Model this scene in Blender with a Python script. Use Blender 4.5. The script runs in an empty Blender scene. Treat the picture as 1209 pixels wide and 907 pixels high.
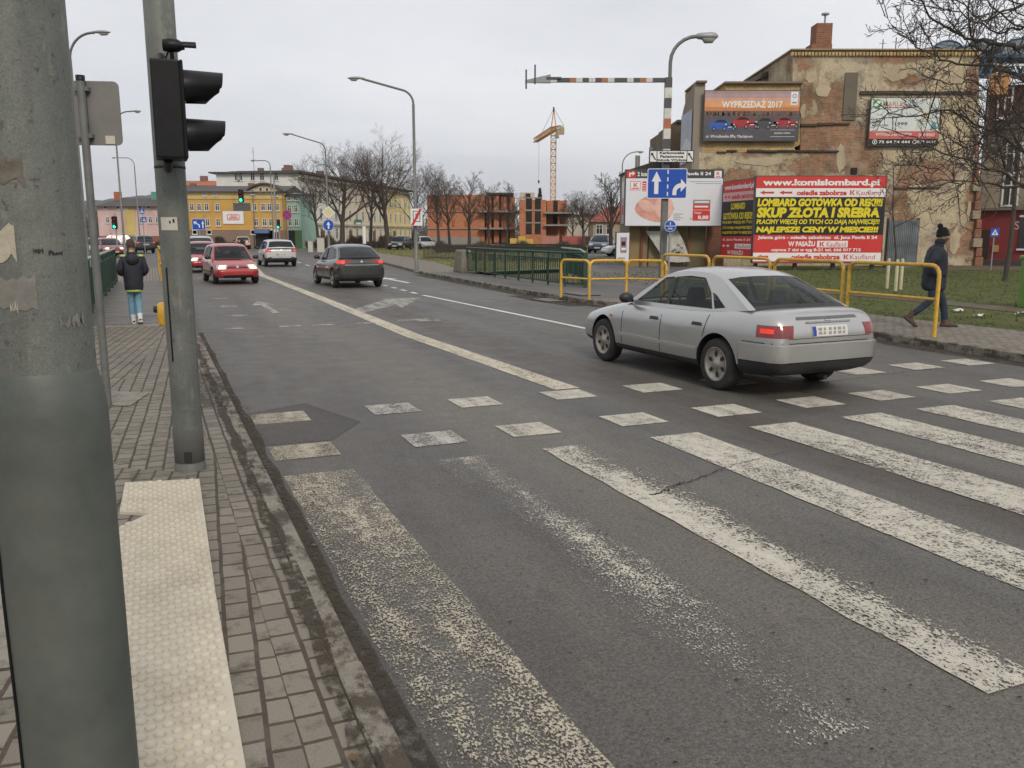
# A wet-grey winter street in a small Polish town: zebra crossing, silver saloon, billboards on a ruined gable wall
import bpy, bmesh, math, random
import numpy as np
from mathutils import Vector, Matrix, noise as mnoise
from mathutils.bvhtree import BVHTree
R = math.radians
rnd = random.Random(7)
scene = bpy.context.scene
COL = scene.collection
# ---------- the lie of the land: camera looks along +Y, the road runs at 22.8 degrees to it ----------
CAMH = 1.8
PITCH = math.atan(.1775); SP, CP = math.sin(PITCH), math.cos(PITCH)
ROAD = math.atan(.4275 / 1.0156)
RD = (-math.sin(ROAD), math.cos(ROAD)); RN = (math.cos(ROAD), math.sin(ROAD))
FWD = math.atan2(RD[1], RD[0])
def W(s, t, z=0.):                                   # s metres along the road, t metres to its right
    return Vector((s*RD[0]+t*RN[0], s*RD[1]+t*RN[1], z))
def _ray(x, y):
    u = (x-604.5)/1000.; v = (453.5-y)/1000.
    return u, v*SP+CP, v*CP-SP
def G(x, y, z=0.):                                   # survey helper: sight line to ground point
    a, b, c = _ray(x, y); k = (z-CAMH)/c
    return Vector((a*k, b*k, z))
def AT(x, y, Y):                                     # survey helper: sight line to a point at distance Y
    a, b, c = _ray(x, y); k = Y/b
    return Vector((a*k, Y, CAMH+c*k))
# ---------- materials ----------
MATS = {}
def _lk(nt, a, b): nt.links.new(a, b)
def newmat(name):
    m = bpy.data.materials.new(name); m.use_nodes = True
    nt = m.node_tree
    return m, nt, nt.nodes['Principled BSDF'], nt.nodes['Material Output']
def N(nt, typ, **kw):
    n = nt.nodes.new(typ)
    for k, v in kw.items():
        if k in n.inputs: n.inputs[k].default_value = v
        else: setattr(n, k, v)
    return n
def c4(c): return (c[0], c[1], c[2], 1.)
def coords(nt, scale=(1, 1, 1), rot=(0, 0, 0), loc=(0, 0, 0), kind='Object'):
    tc = N(nt, 'ShaderNodeTexCoord'); mp = N(nt, 'ShaderNodeMapping')
    mp.inputs['Scale'].default_value = scale; mp.inputs['Rotation'].default_value = rot; mp.inputs['Location'].default_value = loc
    _lk(nt, tc.outputs[kind], mp.inputs['Vector']); return mp.outputs['Vector']
def noise(nt, vec, scale, detail=4., rough=.6):
    n = N(nt, 'ShaderNodeTexNoise'); n.inputs['Scale'].default_value = scale
    n.inputs['Detail'].default_value = detail; n.inputs['Roughness'].default_value = rough
    _lk(nt, vec, n.inputs['Vector']); return n.outputs['Fac']
def ramp(nt, fac, stops, interp='LINEAR'):
    r = N(nt, 'ShaderNodeValToRGB'); cr = r.color_ramp; cr.interpolation = interp
    while len(cr.elements) < len(stops): cr.elements.new(.5)
    for e, (p, c) in zip(cr.elements, stops):
        e.position = p; e.color = c4(c) if hasattr(c, '__len__') else (c, c, c, 1)
    _lk(nt, fac, r.inputs['Fac']); return r.outputs['Color']
def mixc(nt, fac, a, b, blend='MIX'):
    m = N(nt, 'ShaderNodeMix', data_type='RGBA', blend_type=blend)
    for k, v in ((0, fac), (6, a), (7, b)):
        if hasattr(v, 'is_output'): _lk(nt, v, m.inputs[k])
        else: m.inputs[k].default_value = c4(v) if hasattr(v, '__len__') else v
    return m.outputs[2]
def mth(nt, op, a, b=None, c=None, clamp=False):
    m = N(nt, 'ShaderNodeMath', operation=op, use_clamp=clamp)
    for k, v in enumerate((a, b, c)):
        if v is None: continue
        if hasattr(v, 'is_output'): _lk(nt, v, m.inputs[k])
        else: m.inputs[k].default_value = v
    return m.outputs[0]
def bump(nt, bsdf, h, strength=.3, dist=.01):
    b = N(nt, 'ShaderNodeBump'); b.inputs['Strength'].default_value = strength; b.inputs['Distance'].default_value = dist
    _lk(nt, h, b.inputs['Height']); _lk(nt, b.outputs['Normal'], bsdf.inputs['Normal'])
def mat(name, col, rough=.6, metal=0., var=.12, vscale=6., bmp=0., bscale=40., dirt=0., coat=0., spec=.5, dirtcol=(.08, .07, .055)):
    """plain paint / metal / cloth with uneven tone and some dirt"""
    key = (name, tuple(col), rough, metal)
    if key in MATS: return MATS[key]
    m, nt, b, o = newmat(name)
    v = coords(nt)
    n1 = noise(nt, v, vscale, 5.)
    lo = [max(0, x*(1-var)) for x in col]; hi = [min(1, x*(1+var)) for x in col]
    c = ramp(nt, n1, [(.25, lo), (.75, hi)])
    if dirt:
        n2 = noise(nt, v, vscale*.7+1.3, 8., .7)
        f = ramp(nt, n2, [(.48, 0.), (.72, dirt)])
        c = mixc(nt, f, c, dirtcol)
    _lk(nt, c, b.inputs['Base Color'])
    b.inputs['Metallic'].default_value = metal
    rr = ramp(nt, n1, [(.2, max(0, rough-.08)), (.8, min(1, rough+.08))]); _lk(nt, rr, b.inputs['Roughness'])
    b.inputs['Specular IOR Level'].default_value = spec
    if coat: b.inputs['Coat Weight'].default_value = coat; b.inputs['Coat Roughness'].default_value = .06
    if bmp: bump(nt, b, noise(nt, v, bscale, 4.), bmp)
    MATS[key] = m; return m
def flat(name, col, rough=.55, spec=.4):             # printed ink on vinyl
    key = ('flat', tuple(col))
    if key in MATS: return MATS[key]
    return MATS.setdefault(key, mat(name, col, rough, var=.05, vscale=1.5, spec=spec))
def glow(name, col, strength):
    key = ('glow', name)
    if key in MATS: return MATS[key]
    m, nt, b, o = newmat(name)
    b.inputs['Base Color'].default_value = c4(col); b.inputs['Emission Color'].default_value = c4(col)
    b.inputs['Emission Strength'].default_value = strength; MATS[key] = m; return m
def glass_mat(name, tint, clear=.45):
    key = ('glass', name)
    if key in MATS: return MATS[key]
    m, nt, b, o = newmat(name)
    b.inputs['Base Color'].default_value = c4((.015, .02, .02)); b.inputs['Roughness'].default_value = .04
    b.inputs['IOR'].default_value = 1.52; b.inputs['Specular IOR Level'].default_value = .6
    t = N(nt, 'ShaderNodeBsdfTransparent'); t.inputs['Color'].default_value = c4(tint)
    mx = N(nt, 'ShaderNodeMixShader'); mx.inputs[0].default_value = 1-clear
    _lk(nt, t.outputs[0], mx.inputs[1]); _lk(nt, b.outputs[0], mx.inputs[2]); _lk(nt, mx.outputs[0], o.inputs['Surface'])
    MATS[key] = m; return m
# ---------- mesh builder ----------
class MB:
    def __init__(s): s.v = []; s.f = []; s.fm = []; s.fs = []; s.mats = []
    def mi(s, m):
        if m not in s.mats: s.mats.append(m)
        return s.mats.index(m)
    def add(s, vs, fs, m, xf=None, smooth=False):
        o = len(s.v); k = s.mi(m)
        s.v += [tuple(xf @ Vector(p)) if xf else tuple(p) for p in vs]
        for f in fs: s.f.append([i+o for i in f]); s.fm.append(k); s.fs.append(smooth)
        return s
    def box(s, c, d, m, xf=None, taper=(1, 1)):
        x, y, z = c; a, b, h = d[0]/2, d[1]/2, d[2]/2; tx, ty = taper
        vs = [(x-a, y-b, z-h), (x+a, y-b, z-h), (x+a, y+b, z-h), (x-a, y+b, z-h),
              (x-a*tx, y-b*ty, z+h), (x+a*tx, y-b*ty, z+h), (x+a*tx, y+b*ty, z+h), (x-a*tx, y+b*ty, z+h)]
        return s.add(vs, [(0, 3, 2, 1), (4, 5, 6, 7), (0, 1, 5, 4), (1, 2, 6, 5), (2, 3, 7, 6), (3, 0, 4, 7)], m, xf)
    def tube(s, pts, rad, m, n=8, caps=True, xf=None, smooth=True, ell=None):
        pts = [Vector(p) for p in pts]; k = len(pts)
        if not hasattr(rad, '__len__'): rad = [rad]*k
        vs = []; up = None
        for i, p in enumerate(pts):
            t = (pts[min(i+1, k-1)]-pts[max(i-1, 0)])
            t = t.normalized() if t.length > 1e-9 else Vector((0, 0, 1))
            if up is None:
                up = Vector((0, 0, 1)) if abs(t.z) < .9 else Vector((0, 1, 0))
            sx = t.cross(up)
            if sx.length < 1e-6: sx = t.orthogonal()
            sx.normalize(); up = sx.cross(t).normalized()
            for j in range(n):
                a = 2*math.pi*(j+.5)/n; e = ell or (1, 1)
                vs.append(p+(sx*math.cos(a)*e[0]+up*math.sin(a)*e[1])*rad[i])
        fs = []
        for i in range(k-1):
            for j in range(n):
                q = (j+1) % n; fs.append((i*n+j, i*n+q, (i+1)*n+q, (i+1)*n+j))
        s.add(vs, fs, m, xf, smooth)
        if caps: s.add(vs[:n], [tuple(range(n))[::-1]], m, xf); s.add(vs[-n:], [tuple(range(n))], m, xf)
        return s
    def lathe(s, prof, m, n=20, c=(0, 0, 0), axis='Z', xf=None, smooth=True, a0=0., a1=2*math.pi):
        full = abs(a1-a0-2*math.pi) < 1e-6; k = n if full else n+1; vs = []
        for r_, h in prof:
            for j in range(k):
                a = a0+(a1-a0)*j/n
                if axis == 'Z': p = (r_*math.cos(a), r_*math.sin(a), h)
                elif axis == 'Y': p = (r_*math.cos(a), h, r_*math.sin(a))
                else: p = (h, r_*math.cos(a), r_*math.sin(a))
                vs.append((p[0]+c[0], p[1]+c[1], p[2]+c[2]))
        fs = []
        for i in range(len(prof)-1):
            for j in range(n):
                q = (j+1) % k
                fs.append((i*k+j, i*k+q, (i+1)*k+q, (i+1)*k+j))
        return s.add(vs, fs, m, xf, smooth)
    def prism(s, poly, h, m, plane='XY', base=0., xf=None):
        """poly 2D, thickness h from base along the third axis"""
        def P(a, b, c):
            return (a, b, c) if plane == 'XY' else ((a, c, b) if plane == 'XZ' else (c, a, b))
        n = len(poly); vs = [P(a, b, base) for a, b in poly]+[P(a, b, base+h) for a, b in poly]
        fs = [tuple(range(n))[::-1], tuple(range(n, 2*n))]+[(i, (i+1) % n, n+(i+1) % n, n+i) for i in range(n)]
        return s.add(vs, fs, m, xf)
    def poly(s, pts, m, xf=None): return s.add(pts, [tuple(range(len(pts)))], m, xf)
    def grid(s, rows, m, xf=None, smooth=True):
        k = len(rows[0]); vs = [p for r_ in rows for p in r_]
        fs = [(i*k+j, i*k+j+1, (i+1)*k+j+1, (i+1)*k+j) for i in range(len(rows)-1) for j in range(k-1)]
        return s.add(vs, fs, m, xf, smooth)
    def ball(s, c, r_, m, n=12, k=8, xf=None):
        r_ = r_ if hasattr(r_, '__len__') else (r_,)*3
        rows = []
        for i in range(k+1):
            th = math.pi*i/k
            rows.append([(c[0]+r_[0]*math.sin(th)*math.cos(2*math.pi*j/n), c[1]+r_[1]*math.sin(th)*math.sin(2*math.pi*j/n), c[2]-r_[2]*math.cos(th)) for j in range(n+1)])
        return s.grid(rows, m, xf)
    def mesh(s, name, sharp=None):
        me = bpy.data.meshes.new(name); me.from_pydata([tuple(p) for p in s.v], [], s.f)
        for m in s.mats: me.materials.append(m)
        me.polygons.foreach_set('material_index', s.fm); me.polygons.foreach_set('use_smooth', s.fs)
        me.update(); return me
    def build(s, name, parent=None, loc=None, rotz=0., bev=0., weld=False, fixn=False, segs=2):
        me = s.mesh(name)
        if weld or fixn:
            b = bmesh.new(); b.from_mesh(me)
            if weld: bmesh.ops.remove_doubles(b, verts=b.verts, dist=1e-4)
            if fixn: bmesh.ops.recalc_face_normals(b, faces=b.faces)
            b.to_mesh(me); b.free()
        return link(name, me, parent, loc, rotz, bev, segs)
def link(name, me, parent=None, loc=None, rotz=0., bev=0., segs=2):
    o = bpy.data.objects.new(name, me); COL.objects.link(o)
    if parent: o.parent = parent
    if loc is not None: o.location = loc
    o.rotation_euler = (0, 0, rotz)
    if bev:
        md = o.modifiers.new('Bevel', 'BEVEL'); md.width = bev; md.segments = segs; md.limit_method = 'ANGLE'; md.angle_limit = R(40)
        md.harden_normals = False
    return o
def thing(name, label, cat, loc=(0, 0, 0), rotz=0., group=None):
    o = bpy.data.objects.new(name, None); COL.objects.link(o); o.empty_display_size = .3
    o.location = loc; o.rotation_euler = (0, 0, rotz); return tag(o, label, cat, group)
def tag(o, label, cat, group=None):
    o['label'] = label; o['category'] = cat
    if group: o['group'] = group
    return o
def struct(o, kind='structure'): o['kind'] = kind; return o
def kids(o): return [c for c in COL.objects if c.parent == o]
def copy_thing(o, label=None, loc=None, rotz=None, parent=None):
    c = o.copy(); COL.objects.link(c)
    if parent: c.parent = parent
    if label: c['label'] = label
    if loc is not None: c.location = loc
    if rotz is not None: c.rotation_euler = (0, 0, rotz)
    for k in kids(o): copy_thing(k, parent=c)
    return c
def evald(me, mods):
    """bake modifiers set up by a callback on a scratch object"""
    o = bpy.data.objects.new('scratch', me); COL.objects.link(o); mods(o)
    dg = bpy.context.evaluated_depsgraph_get(); dg.update()
    out = bpy.data.meshes.new_from_object(o.evaluated_get(dg), depsgraph=dg)
    bpy.data.objects.remove(o); return out
def sharpen(me, ang=35.):
    b = bmesh.new(); b.from_mesh(me)
    for f in b.faces: f.smooth = True
    for e in b.edges:
        e.smooth = not (len(e.link_faces) != 2 or e.calc_face_angle(0) > R(ang))
    b.to_mesh(me); b.free(); return me
# ---------- lettering ----------
_TXT = {}
def letters(body, bold=0., shear=0.):
    k = (body, bold, shear)
    if k not in _TXT:
        cu = bpy.data.curves.new('lettering', 'FONT'); cu.body = body; cu.offset = bold; cu.shear = shear; cu.resolution_u = 3
        o = bpy.data.objects.new('lettering', cu); COL.objects.link(o)
        dg = bpy.context.evaluated_depsgraph_get(); dg.update()
        me = bpy.data.meshes.new_from_object(o.evaluated_get(dg), depsgraph=dg)
        vs = [tuple(v.co) for v in me.vertices]; fs = [tuple(p.vertices) for p in me.polygons]
        bpy.data.objects.remove(o); bpy.data.curves.remove(cu); bpy.data.meshes.remove(me)
        if vs:
            x0 = min(v[0] for v in vs); x1 = max(v[0] for v in vs); y0 = min(v[1] for v in vs); y1 = max(v[1] for v in vs)
        else: x0 = x1 = y0 = y1 = 0.
        _TXT[k] = (vs, fs, x0, x1, y0, y1)
    return _TXT[k]
PLAIN = dict(zip('ÓĘĄŁŻóęąłżńśŚćŃ', 'OEALZoealznsScN'))
MARK = {k: ('acute' if k in 'ÓóńśŚćŃ' else 'tail' if k in 'ĘĄęą' else 'slash' if k in 'Łł' else 'dot') for k in PLAIN}
class Panel(MB):
    """printed face in its own x (right), z (up) plane, facing -y; ink layers 2 mm apart"""
    def __init__(s, step=.0025): super().__init__(); s.lay = 0; s.step = step
    def y(s, lay): return -s.step*lay
    def rect(s, x0, z0, x1, z1, m, lay=1):
        y = s.y(lay); return s.add([(x0, y, z0), (x1, y, z0), (x1, y, z1), (x0, y, z1)], [(0, 1, 2, 3)], m)
    def shape(s, pts, m, lay=1):
        y = s.y(lay); a = sum(pts[i][0]*pts[(i+1) % len(pts)][1]-pts[(i+1) % len(pts)][0]*pts[i][1] for i in range(len(pts)))
        if a < 0: pts = pts[::-1]
        return s.add([(p[0], y, p[1]) for p in pts], [tuple(range(len(pts)))], m)
    def disc(s, cx, cz, rx, rz, m, lay=1, n=20):
        return s.shape([(cx+rx*math.cos(2*math.pi*i/n), cz+rz*math.sin(2*math.pi*i/n)) for i in range(n)], m, lay)
    def ring(s, cx, cz, r0, r1, m, lay=1, n=24):
        y = s.y(lay); vs = []
        for i in range(n):
            a = 2*math.pi*i/n; vs += [(cx+r0*math.cos(a), y, cz+r0*math.sin(a)), (cx+r1*math.cos(a), y, cz+r1*math.sin(a))]
        return s.add(vs, [(2*i, 2*i+1, (2*i+3) % (2*n), (2*i+2) % (2*n)) for i in range(n)], m)
    def text(s, body, x0, z0, x1, z1, m, lay=2, bold=.02, shear=0., fit=True):
        base = ''.join(PLAIN.get(ch, ch) for ch in body); vs, fs, a0, a1, b0, b1 = letters(base, bold, shear)
        if not vs: return s
        sx = (x1-x0)/(a1-a0); sz = (z1-z0)/(b1-b0)
        if not fit: sx = sz
        y = s.y(lay); s.add([(x0+(v[0]-a0)*sx, y, z0+(v[1]-b0)*sz) for v in vs], fs, m)
        for i, ch in enumerate(body):                      # Polish marks as strokes of their own
            if ch not in PLAIN: continue
            c1 = letters(base[:i+1], bold, shear)[3]; c0 = c1-(letters(base[i], bold, shear)[3]-letters(base[i], bold, shear)[2]); cm = (c0+c1)/2; tp = .72 if base[i].isupper() else .54; k = .05+bold
            F = {'acute': [(cm-.05, tp+.04), (cm+k-.02, tp+.04), (cm+.16+k*.5, tp+.2), (cm+.04, tp+.2)], 'dot': [(cm-k, tp+.05), (cm+k, tp+.05), (cm+k, tp+.05+2*k), (cm-k, tp+.05+2*k)], 'tail': [(c1-.16, .03), (c1-.02, .03), (c1-.08, -.1), (c1+.0, -.16), (c1-.04, -.22), (c1-.2, -.14)], 'slash': [(c0-.09, .24), (c0-.09, .36), (c0+.33, .56), (c0+.33, .44)]}[MARK[ch]]
            s.shape([(x0+(px_+shear*pz*.6-a0)*sx, z0+(pz-b0)*sz) for px_, pz in F], m, lay+.4)
        return s
# ================= SETTING =================
cam = bpy.data.cameras.new('camera'); cam.sensor_width = 36.; cam.lens = 36.*1000/1209
cam.clip_end = 9000.; cam.clip_start = .05
camo = bpy.data.objects.new('camera', cam); COL.objects.link(camo)
camo.location = (0, 0, CAMH); camo.rotation_euler = (R(90)-PITCH, 0, 0); scene.camera = camo
scene.view_settings.view_transform = 'Standard'; scene.view_settings.look = 'None'
scene.view_settings.exposure = .17; scene.view_settings.gamma = 1.
SUN_EL, SUN_AZ = R(38), R(160)
w = bpy.data.worlds.new('World'); scene.world = w; w.use_nodes = True
nt = w.node_tree; bg = nt.nodes['Background']; bg.inputs['Strength'].default_value = .098
sky = N(nt, 'ShaderNodeTexSky', sky_type='NISHITA', sun_disc=False); sky.sun_elevation = SUN_EL; sky.sun_rotation = SUN_AZ
v = coords(nt, (1, 1, 3.2), kind='Generated'); cn = noise(nt, v, 1.5, 6., .55)
v2 = coords(nt, (1, 1, 14.), loc=(3, 1, 0), kind='Generated'); cn2 = noise(nt, v2, 1.3, 4., .5)
cl = ramp(nt, cn, [(.3, (.57, .585, .635)), (.5, (.72, .73, .765)), (.7, (.85, .855, .875))])
sep = N(nt, 'ShaderNodeSeparateXYZ'); tcw = N(nt, 'ShaderNodeTexCoord'); _lk(nt, tcw.outputs['Generated'], sep.inputs[0])
low = ramp(nt, sep.outputs['Z'], [(.0, .8), (.16, .0)])
band = mth(nt, 'MULTIPLY', low, ramp(nt, cn2, [(.48, 0.), (.6, .75)]))
cl = mixc(nt, band, cl, (.54, .555, .61))
lift = ramp(nt, sep.outputs['X'], [(.0, 0.), (.45, 1.)])
cl = mixc(nt, mth(nt, 'MULTIPLY', lift, .35), cl, (.90, .90, .915))
clb = mixc(nt, 1., cl, (10., 10., 10.), 'MULTIPLY')
_lk(nt, mixc(nt, .93, sky.outputs[0], clb), bg.inputs['Color'])
sl = bpy.data.lights.new('sun', 'SUN'); sl.energy = 1.6; sl.angle = R(14); sl.color = (1., .90, .77)
so = bpy.data.objects.new('sun', sl); COL.objects.link(so)
so.rotation_euler = (R(90)-SUN_EL, 0, R(180)-SUN_AZ)

# ---- surfaces; objects in the road's own frame: x = across, y = along ----
def asphalt(name, base, warm=1., tracks=True, rough=.75):
    m, nt, b, o = newmat(name); v = coords(nt)
    fine = noise(nt, v, 160., 3., .8); mid = noise(nt, v, 2.6, 6., .65); big = noise(nt, coords(nt, (.55, .16, 1)), 1.2, 4.)
    c = ramp(nt, mid, [(.25, [x*.78 for x in base]), (.75, [x*1.22 for x in base])])
    c = mixc(nt, ramp(nt, big, [(.35, 0.), (.66, .8)]), c, (base[0]*1.42, base[1]*1.36, base[2]*1.25))
    c = mixc(nt, ramp(nt, noise(nt, coords(nt, (.8, .12, 1), loc=(3, 8, 0)), 1.6, 5., .65), [(.48, 0.), (.68, .7)]), c, (.052, .050, .048))
    if tracks:
        wv = noise(nt, coords(nt, (1, .25, 1)), 1.1, 5., .6)
        sx = N(nt, 'ShaderNodeSeparateXYZ'); _lk(nt, v, sx.inputs[0])
        xx = mth(nt, 'MULTIPLY_ADD', wv, .7, mth(nt, 'SUBTRACT', sx.outputs['X'], .35))
        tr = ramp(nt, mth(nt, 'DIVIDE', xx, 12.), [(.06, .75), (.085, .3), (.12, .45), (.17, .4), (.2, .1), (.27, .0), (.33, .05), (.375, .15), (.405, .95), (.45, .9), (.485, .1), (.56, .3), (.66, .0), (.8, .2), (.9, .3), (.94, .9)])
        pt = ramp(nt, noise(nt, coords(nt, (1, .3, 1), loc=(5, 3, 0)), 1.6, 6., .7), [(.35, .25), (.62, 1.)])
        c = mixc(nt, mth(nt, 'MULTIPLY', tr, pt), c, (.062, .046, .034))
        sand = ramp(nt, mth(nt, 'DIVIDE', xx, 12.), [(.185, 0.), (.225, .6), (.28, .55), (.33, 0.)])
        c = mixc(nt, mth(nt, 'MULTIPLY', sand, pt), c, (.145, .122, .09))
        oil = ramp(nt, noise(nt, coords(nt, (1, .45, 1), loc=(9, 1, 0)), 3.2, 8., .75), [(.58, 0.), (.72, .7)])
        c = mixc(nt, oil, c, (.045, .043, .042))
    f2 = noise(nt, v, 55., 4., .75)
    sp = mixc(nt, 1., ramp(nt, fine, [(.3, .5), (.5, 1.), (.72, 1.6)]), ramp(nt, f2, [(.3, .5), (.5, 1.), (.7, 1.5)]), 'MULTIPLY')
    c = mixc(nt, 1., c, sp, 'MULTIPLY')
    vo = N(nt, 'ShaderNodeTexVoronoi'); vo.inputs['Scale'].default_value = 38.; _lk(nt, coords(nt, (1, 1.7, 1)), vo.inputs['Vector'])
    pits = ramp(nt, vo.outputs['Distance'], [(.10, .95), (.30, 0.)])
    pm = ramp(nt, noise(nt, v, 5., 5., .7), [(.42, .1), (.56, 1.)])
    c = mixc(nt, mth(nt, 'MULTIPLY', pits, pm), c, (.028, .026, .024))
    _lk(nt, c, b.inputs['Base Color'])
    _lk(nt, ramp(nt, mid, [(.3, rough-.14), (.7, rough+.08)]), b.inputs['Roughness']); b.inputs['Specular IOR Level'].default_value = .5
    bump(nt, b, mth(nt, 'ADD', fine, mth(nt, 'MULTIPLY', pits, -1.)), .5, .006); return m
ASPH = asphalt('road_asphalt', (.094, .0905, .083), rough=.62)
ASPH2 = asphalt('old_asphalt', (.10, .096, .09), tracks=False)
PATCH = asphalt('patched_asphalt', (.062, .056, .052), tracks=False)

def paver(name, rot, bw=.165, bh=.118, tone=(.205, .185, .15), mort=(.055, .044, .032), off=.5):
    m, nt, b, o = newmat(name); v = coords(nt, rot=(0, 0, rot))
    wob = N(nt, 'ShaderNodeTexNoise'); wob.inputs['Scale'].default_value = 3.; _lk(nt, v, wob.inputs['Vector'])
    va = N(nt, 'ShaderNodeVectorMath', operation='MULTIPLY_ADD'); _lk(nt, wob.outputs['Color'], va.inputs[0]); va.inputs[1].default_value = (.018, .018, 0); _lk(nt, v, va.inputs[2])
    br = N(nt, 'ShaderNodeTexBrick'); _lk(nt, va.outputs[0], br.inputs['Vector']); br.offset = off
    for k, x in (('Scale', 1.), ('Brick Width', bw), ('Row Height', bh), ('Mortar Size', .0105), ('Mortar Smooth', .35), ('Bias', 0.)): br.inputs[k].default_value = x
    br.inputs['Color1'].default_value = c4([x*.8 for x in tone]); br.inputs['Color2'].default_value = c4([x*1.16 for x in tone]); br.inputs['Mortar'].default_value = c4(mort)
    n1 = noise(nt, v, 7., 8., .7); n2 = noise(nt, v, 1.4, 6., .65); n3 = noise(nt, v, 150., 2., .8)
    c = mixc(nt, 1., br.outputs['Color'], ramp(nt, n3, [(.3, .75), (.7, 1.25)]), 'MULTIPLY')
    c = mixc(nt, ramp(nt, n2, [(.3, 0.), (.75, .45)]), c, [x*1.15 for x in tone])
    d = ramp(nt, mth(nt, 'MULTIPLY_ADD', br.outputs['Fac'], .14, n1), [(.53, 0.), (.70, .9)])
    c = mixc(nt, d, c, (.068, .055, .041))
    _lk(nt, c, b.inputs['Base Color']); b.inputs['Roughness'].default_value = .85; b.inputs['Specular IOR Level'].default_value = .25
    h = mth(nt, 'SUBTRACT', mth(nt, 'MULTIPLY', n3, .25), br.outputs['Fac']); bump(nt, b, h, .55, .01); return m
PAV_K = paver('kerbside_pavers', R(90))
PAV_F = paver('fanned_pavers', R(90+3.), .165, .118)
PAV_S = paver('slanted_pavers', R(90+8.), .17, .12, off=.38)
PAV_R = paver('far_pavers', R(90), .21, .11, (.235, .21, .175))
def ground_mat(name, a, b2, c3, sc=.8, bs=.4):
    m, nt, b, o = newmat(name); v = coords(nt)
    c = ramp(nt, noise(nt, v, sc, 8., .7), [(.3, a), (.52, b2), (.72, c3)])
    c = mixc(nt, 1., c, ramp(nt, noise(nt, v, 60., 4., .8), [(.3, .6), (.7, 1.4)]), 'MULTIPLY')
    _lk(nt, c, b.inputs['Base Color']); b.inputs['Roughness'].default_value = .95; b.inputs['Specular IOR Level'].default_value = .15
    bump(nt, b, noise(nt, v, 30., 5.), bs, .03); return m
LAWN = ground_mat('lawn_soil', (.070, .076, .028), (.092, .104, .036), (.12, .112, .052))
PARK = ground_mat('park_turf', (.12, .125, .05), (.165, .165, .07), (.19, .17, .09), .3)
SOIL = ground_mat('bare_soil', (.09, .075, .052), (.13, .11, .08), (.16, .135, .10), 1.2)
EARTH = ground_mat('open_country', (.08, .08, .04), (.11, .10, .055), (.13, .115, .075), .02)
def kerb_mat():
    m, nt, b, o = newmat('dirty_kerb_stone'); v = coords(nt)
    c = ramp(nt, noise(nt, v, 8., 6., .7), [(.3, (.17, .155, .128)), (.7, (.265, .242, .2))])
    c = mixc(nt, ramp(nt, noise(nt, coords(nt, (1, .6, 1)), 6.5, 8., .72), [(.46, 0.), (.55, .9)]), c, (.066, .053, .04))
    c = mixc(nt, 1., c, ramp(nt, noise(nt, v, 160., 2., .8), [(.3, .75), (.7, 1.25)]), 'MULTIPLY')
    _lk(nt, c, b.inputs['Base Color']); b.inputs['Roughness'].default_value = .9; b.inputs['Specular IOR Level'].default_value = .2; bump(nt, b, noise(nt, v, 40., 6., .7), .4, .01); return m
KSTONE = kerb_mat()
STONE = mat('kerb_stone', (.25, .228, .19), .85, var=.2, vscale=9., dirt=.8, bmp=.35, bscale=60., spec=.25, dirtcol=(.075, .06, .045))
def sheet(name, pts, z, m, cut=None):                  # pts in (across, along)
    b = MB(); b.poly([(p[0], p[1], z) for p in pts], m); o = struct(b.build(name, rotz=ROAD))
    bb = bmesh.new(); bb.from_mesh(o.data); bmesh.ops.triangulate(bb, faces=bb.faces)
    if bb.faces and sum(f.normal.z for f in bb.faces) < 0: bmesh.ops.reverse_faces(bb, faces=bb.faces)
    bb.to_mesh(o.data); bb.free(); return o
def st(v): return (v[0]*RN[0]+v[1]*RN[1], v[0]*RD[0]+v[1]*RD[1])     # world -> (across, along)

b = MB(); n = 48
b.poly([(4500*math.cos(2*math.pi*i/n), 4500*math.sin(2*math.pi*i/n), -.08) for i in range(n)], EARTH); struct(b.build('ground'))
KR = [(11.1, -8), (11.2, 7), (11.45, 11), (11.35, 14), (10.9, 17), (10.25, 19.6), (10.35, 24), (10.63, 29), (10.98, 36), (12.5, 48), (14.1, 61), (17., 98)]
KL = [(.67, -8), (.67, 16.3), (.77, 20.3), (1.28, 36.4), (1.5, 44)]
sheet('cross_road', [(-90, 50), (-6, 50), (-1, 48.5), (1.5, 44), (14.1, 61), (17, 98), (22, 150), (-90, 150)], 0., ASPH2)
sheet('road', KL+[(-1, 48.5), (-5, 62), (-5, 98)]+KR[::-1], .004, ASPH)
sheet('right_pavement', [(KR[i][0]+.1, KR[i][1]) for i in range(5)]+[(10.35, 19.6), (14., 19.6), (13.9, 12), (14.1, 8), (14.4, -8)], .12, PAV_R)
sheet('right_footway', [(KR[i][0]+.1, KR[i][1]) for i in range(5, 9)]+[(12.7, 36), (12.7, 24.6), (13.6, 24), (14., 19.6)], .12, ASPH2)
sheet('far_right_pavement', [(KR[i][0]+.1, KR[i][1]) for i in range(8, 12)]+[(20.5, 98), (17.2, 61), (15.4, 48), (12.9, 36)], .12, PAV_R)
a = [st(G(*q, .12)) for q in ((690, 338), (692, 304), (700, 293), (728, 290), (752, 301), (845, 322))]
sheet('side_lane', [(14., 19.6), (13.6, 24)]+a[:1]+a[1:], .112, ASPH2)
sheet('left_pavement', [(.13, -4), (.13, 6.3), (-.3, 6.6), (-.75, 8.1), (-.2, 12.2), (.2, 17.0), (-6, 17.0), (-6, -4)], .12, PAV_S)
sheet('fanned_pavement', [(.35, -4), (.35, 6.2), (.3, 8.5), (.3, 17.0), (.2, 17.0), (-.2, 12.2), (-.75, 8.1), (-.3, 6.6), (.13, 6.3), (.13, -4)], .12, PAV_F)
sheet('kerbside_pavement', [(.35, -4), (.55, -4), (.55, 17.0), (.3, 17.0), (.3, 8.5), (.35, 6.2)], .12, PAV_K)
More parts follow.
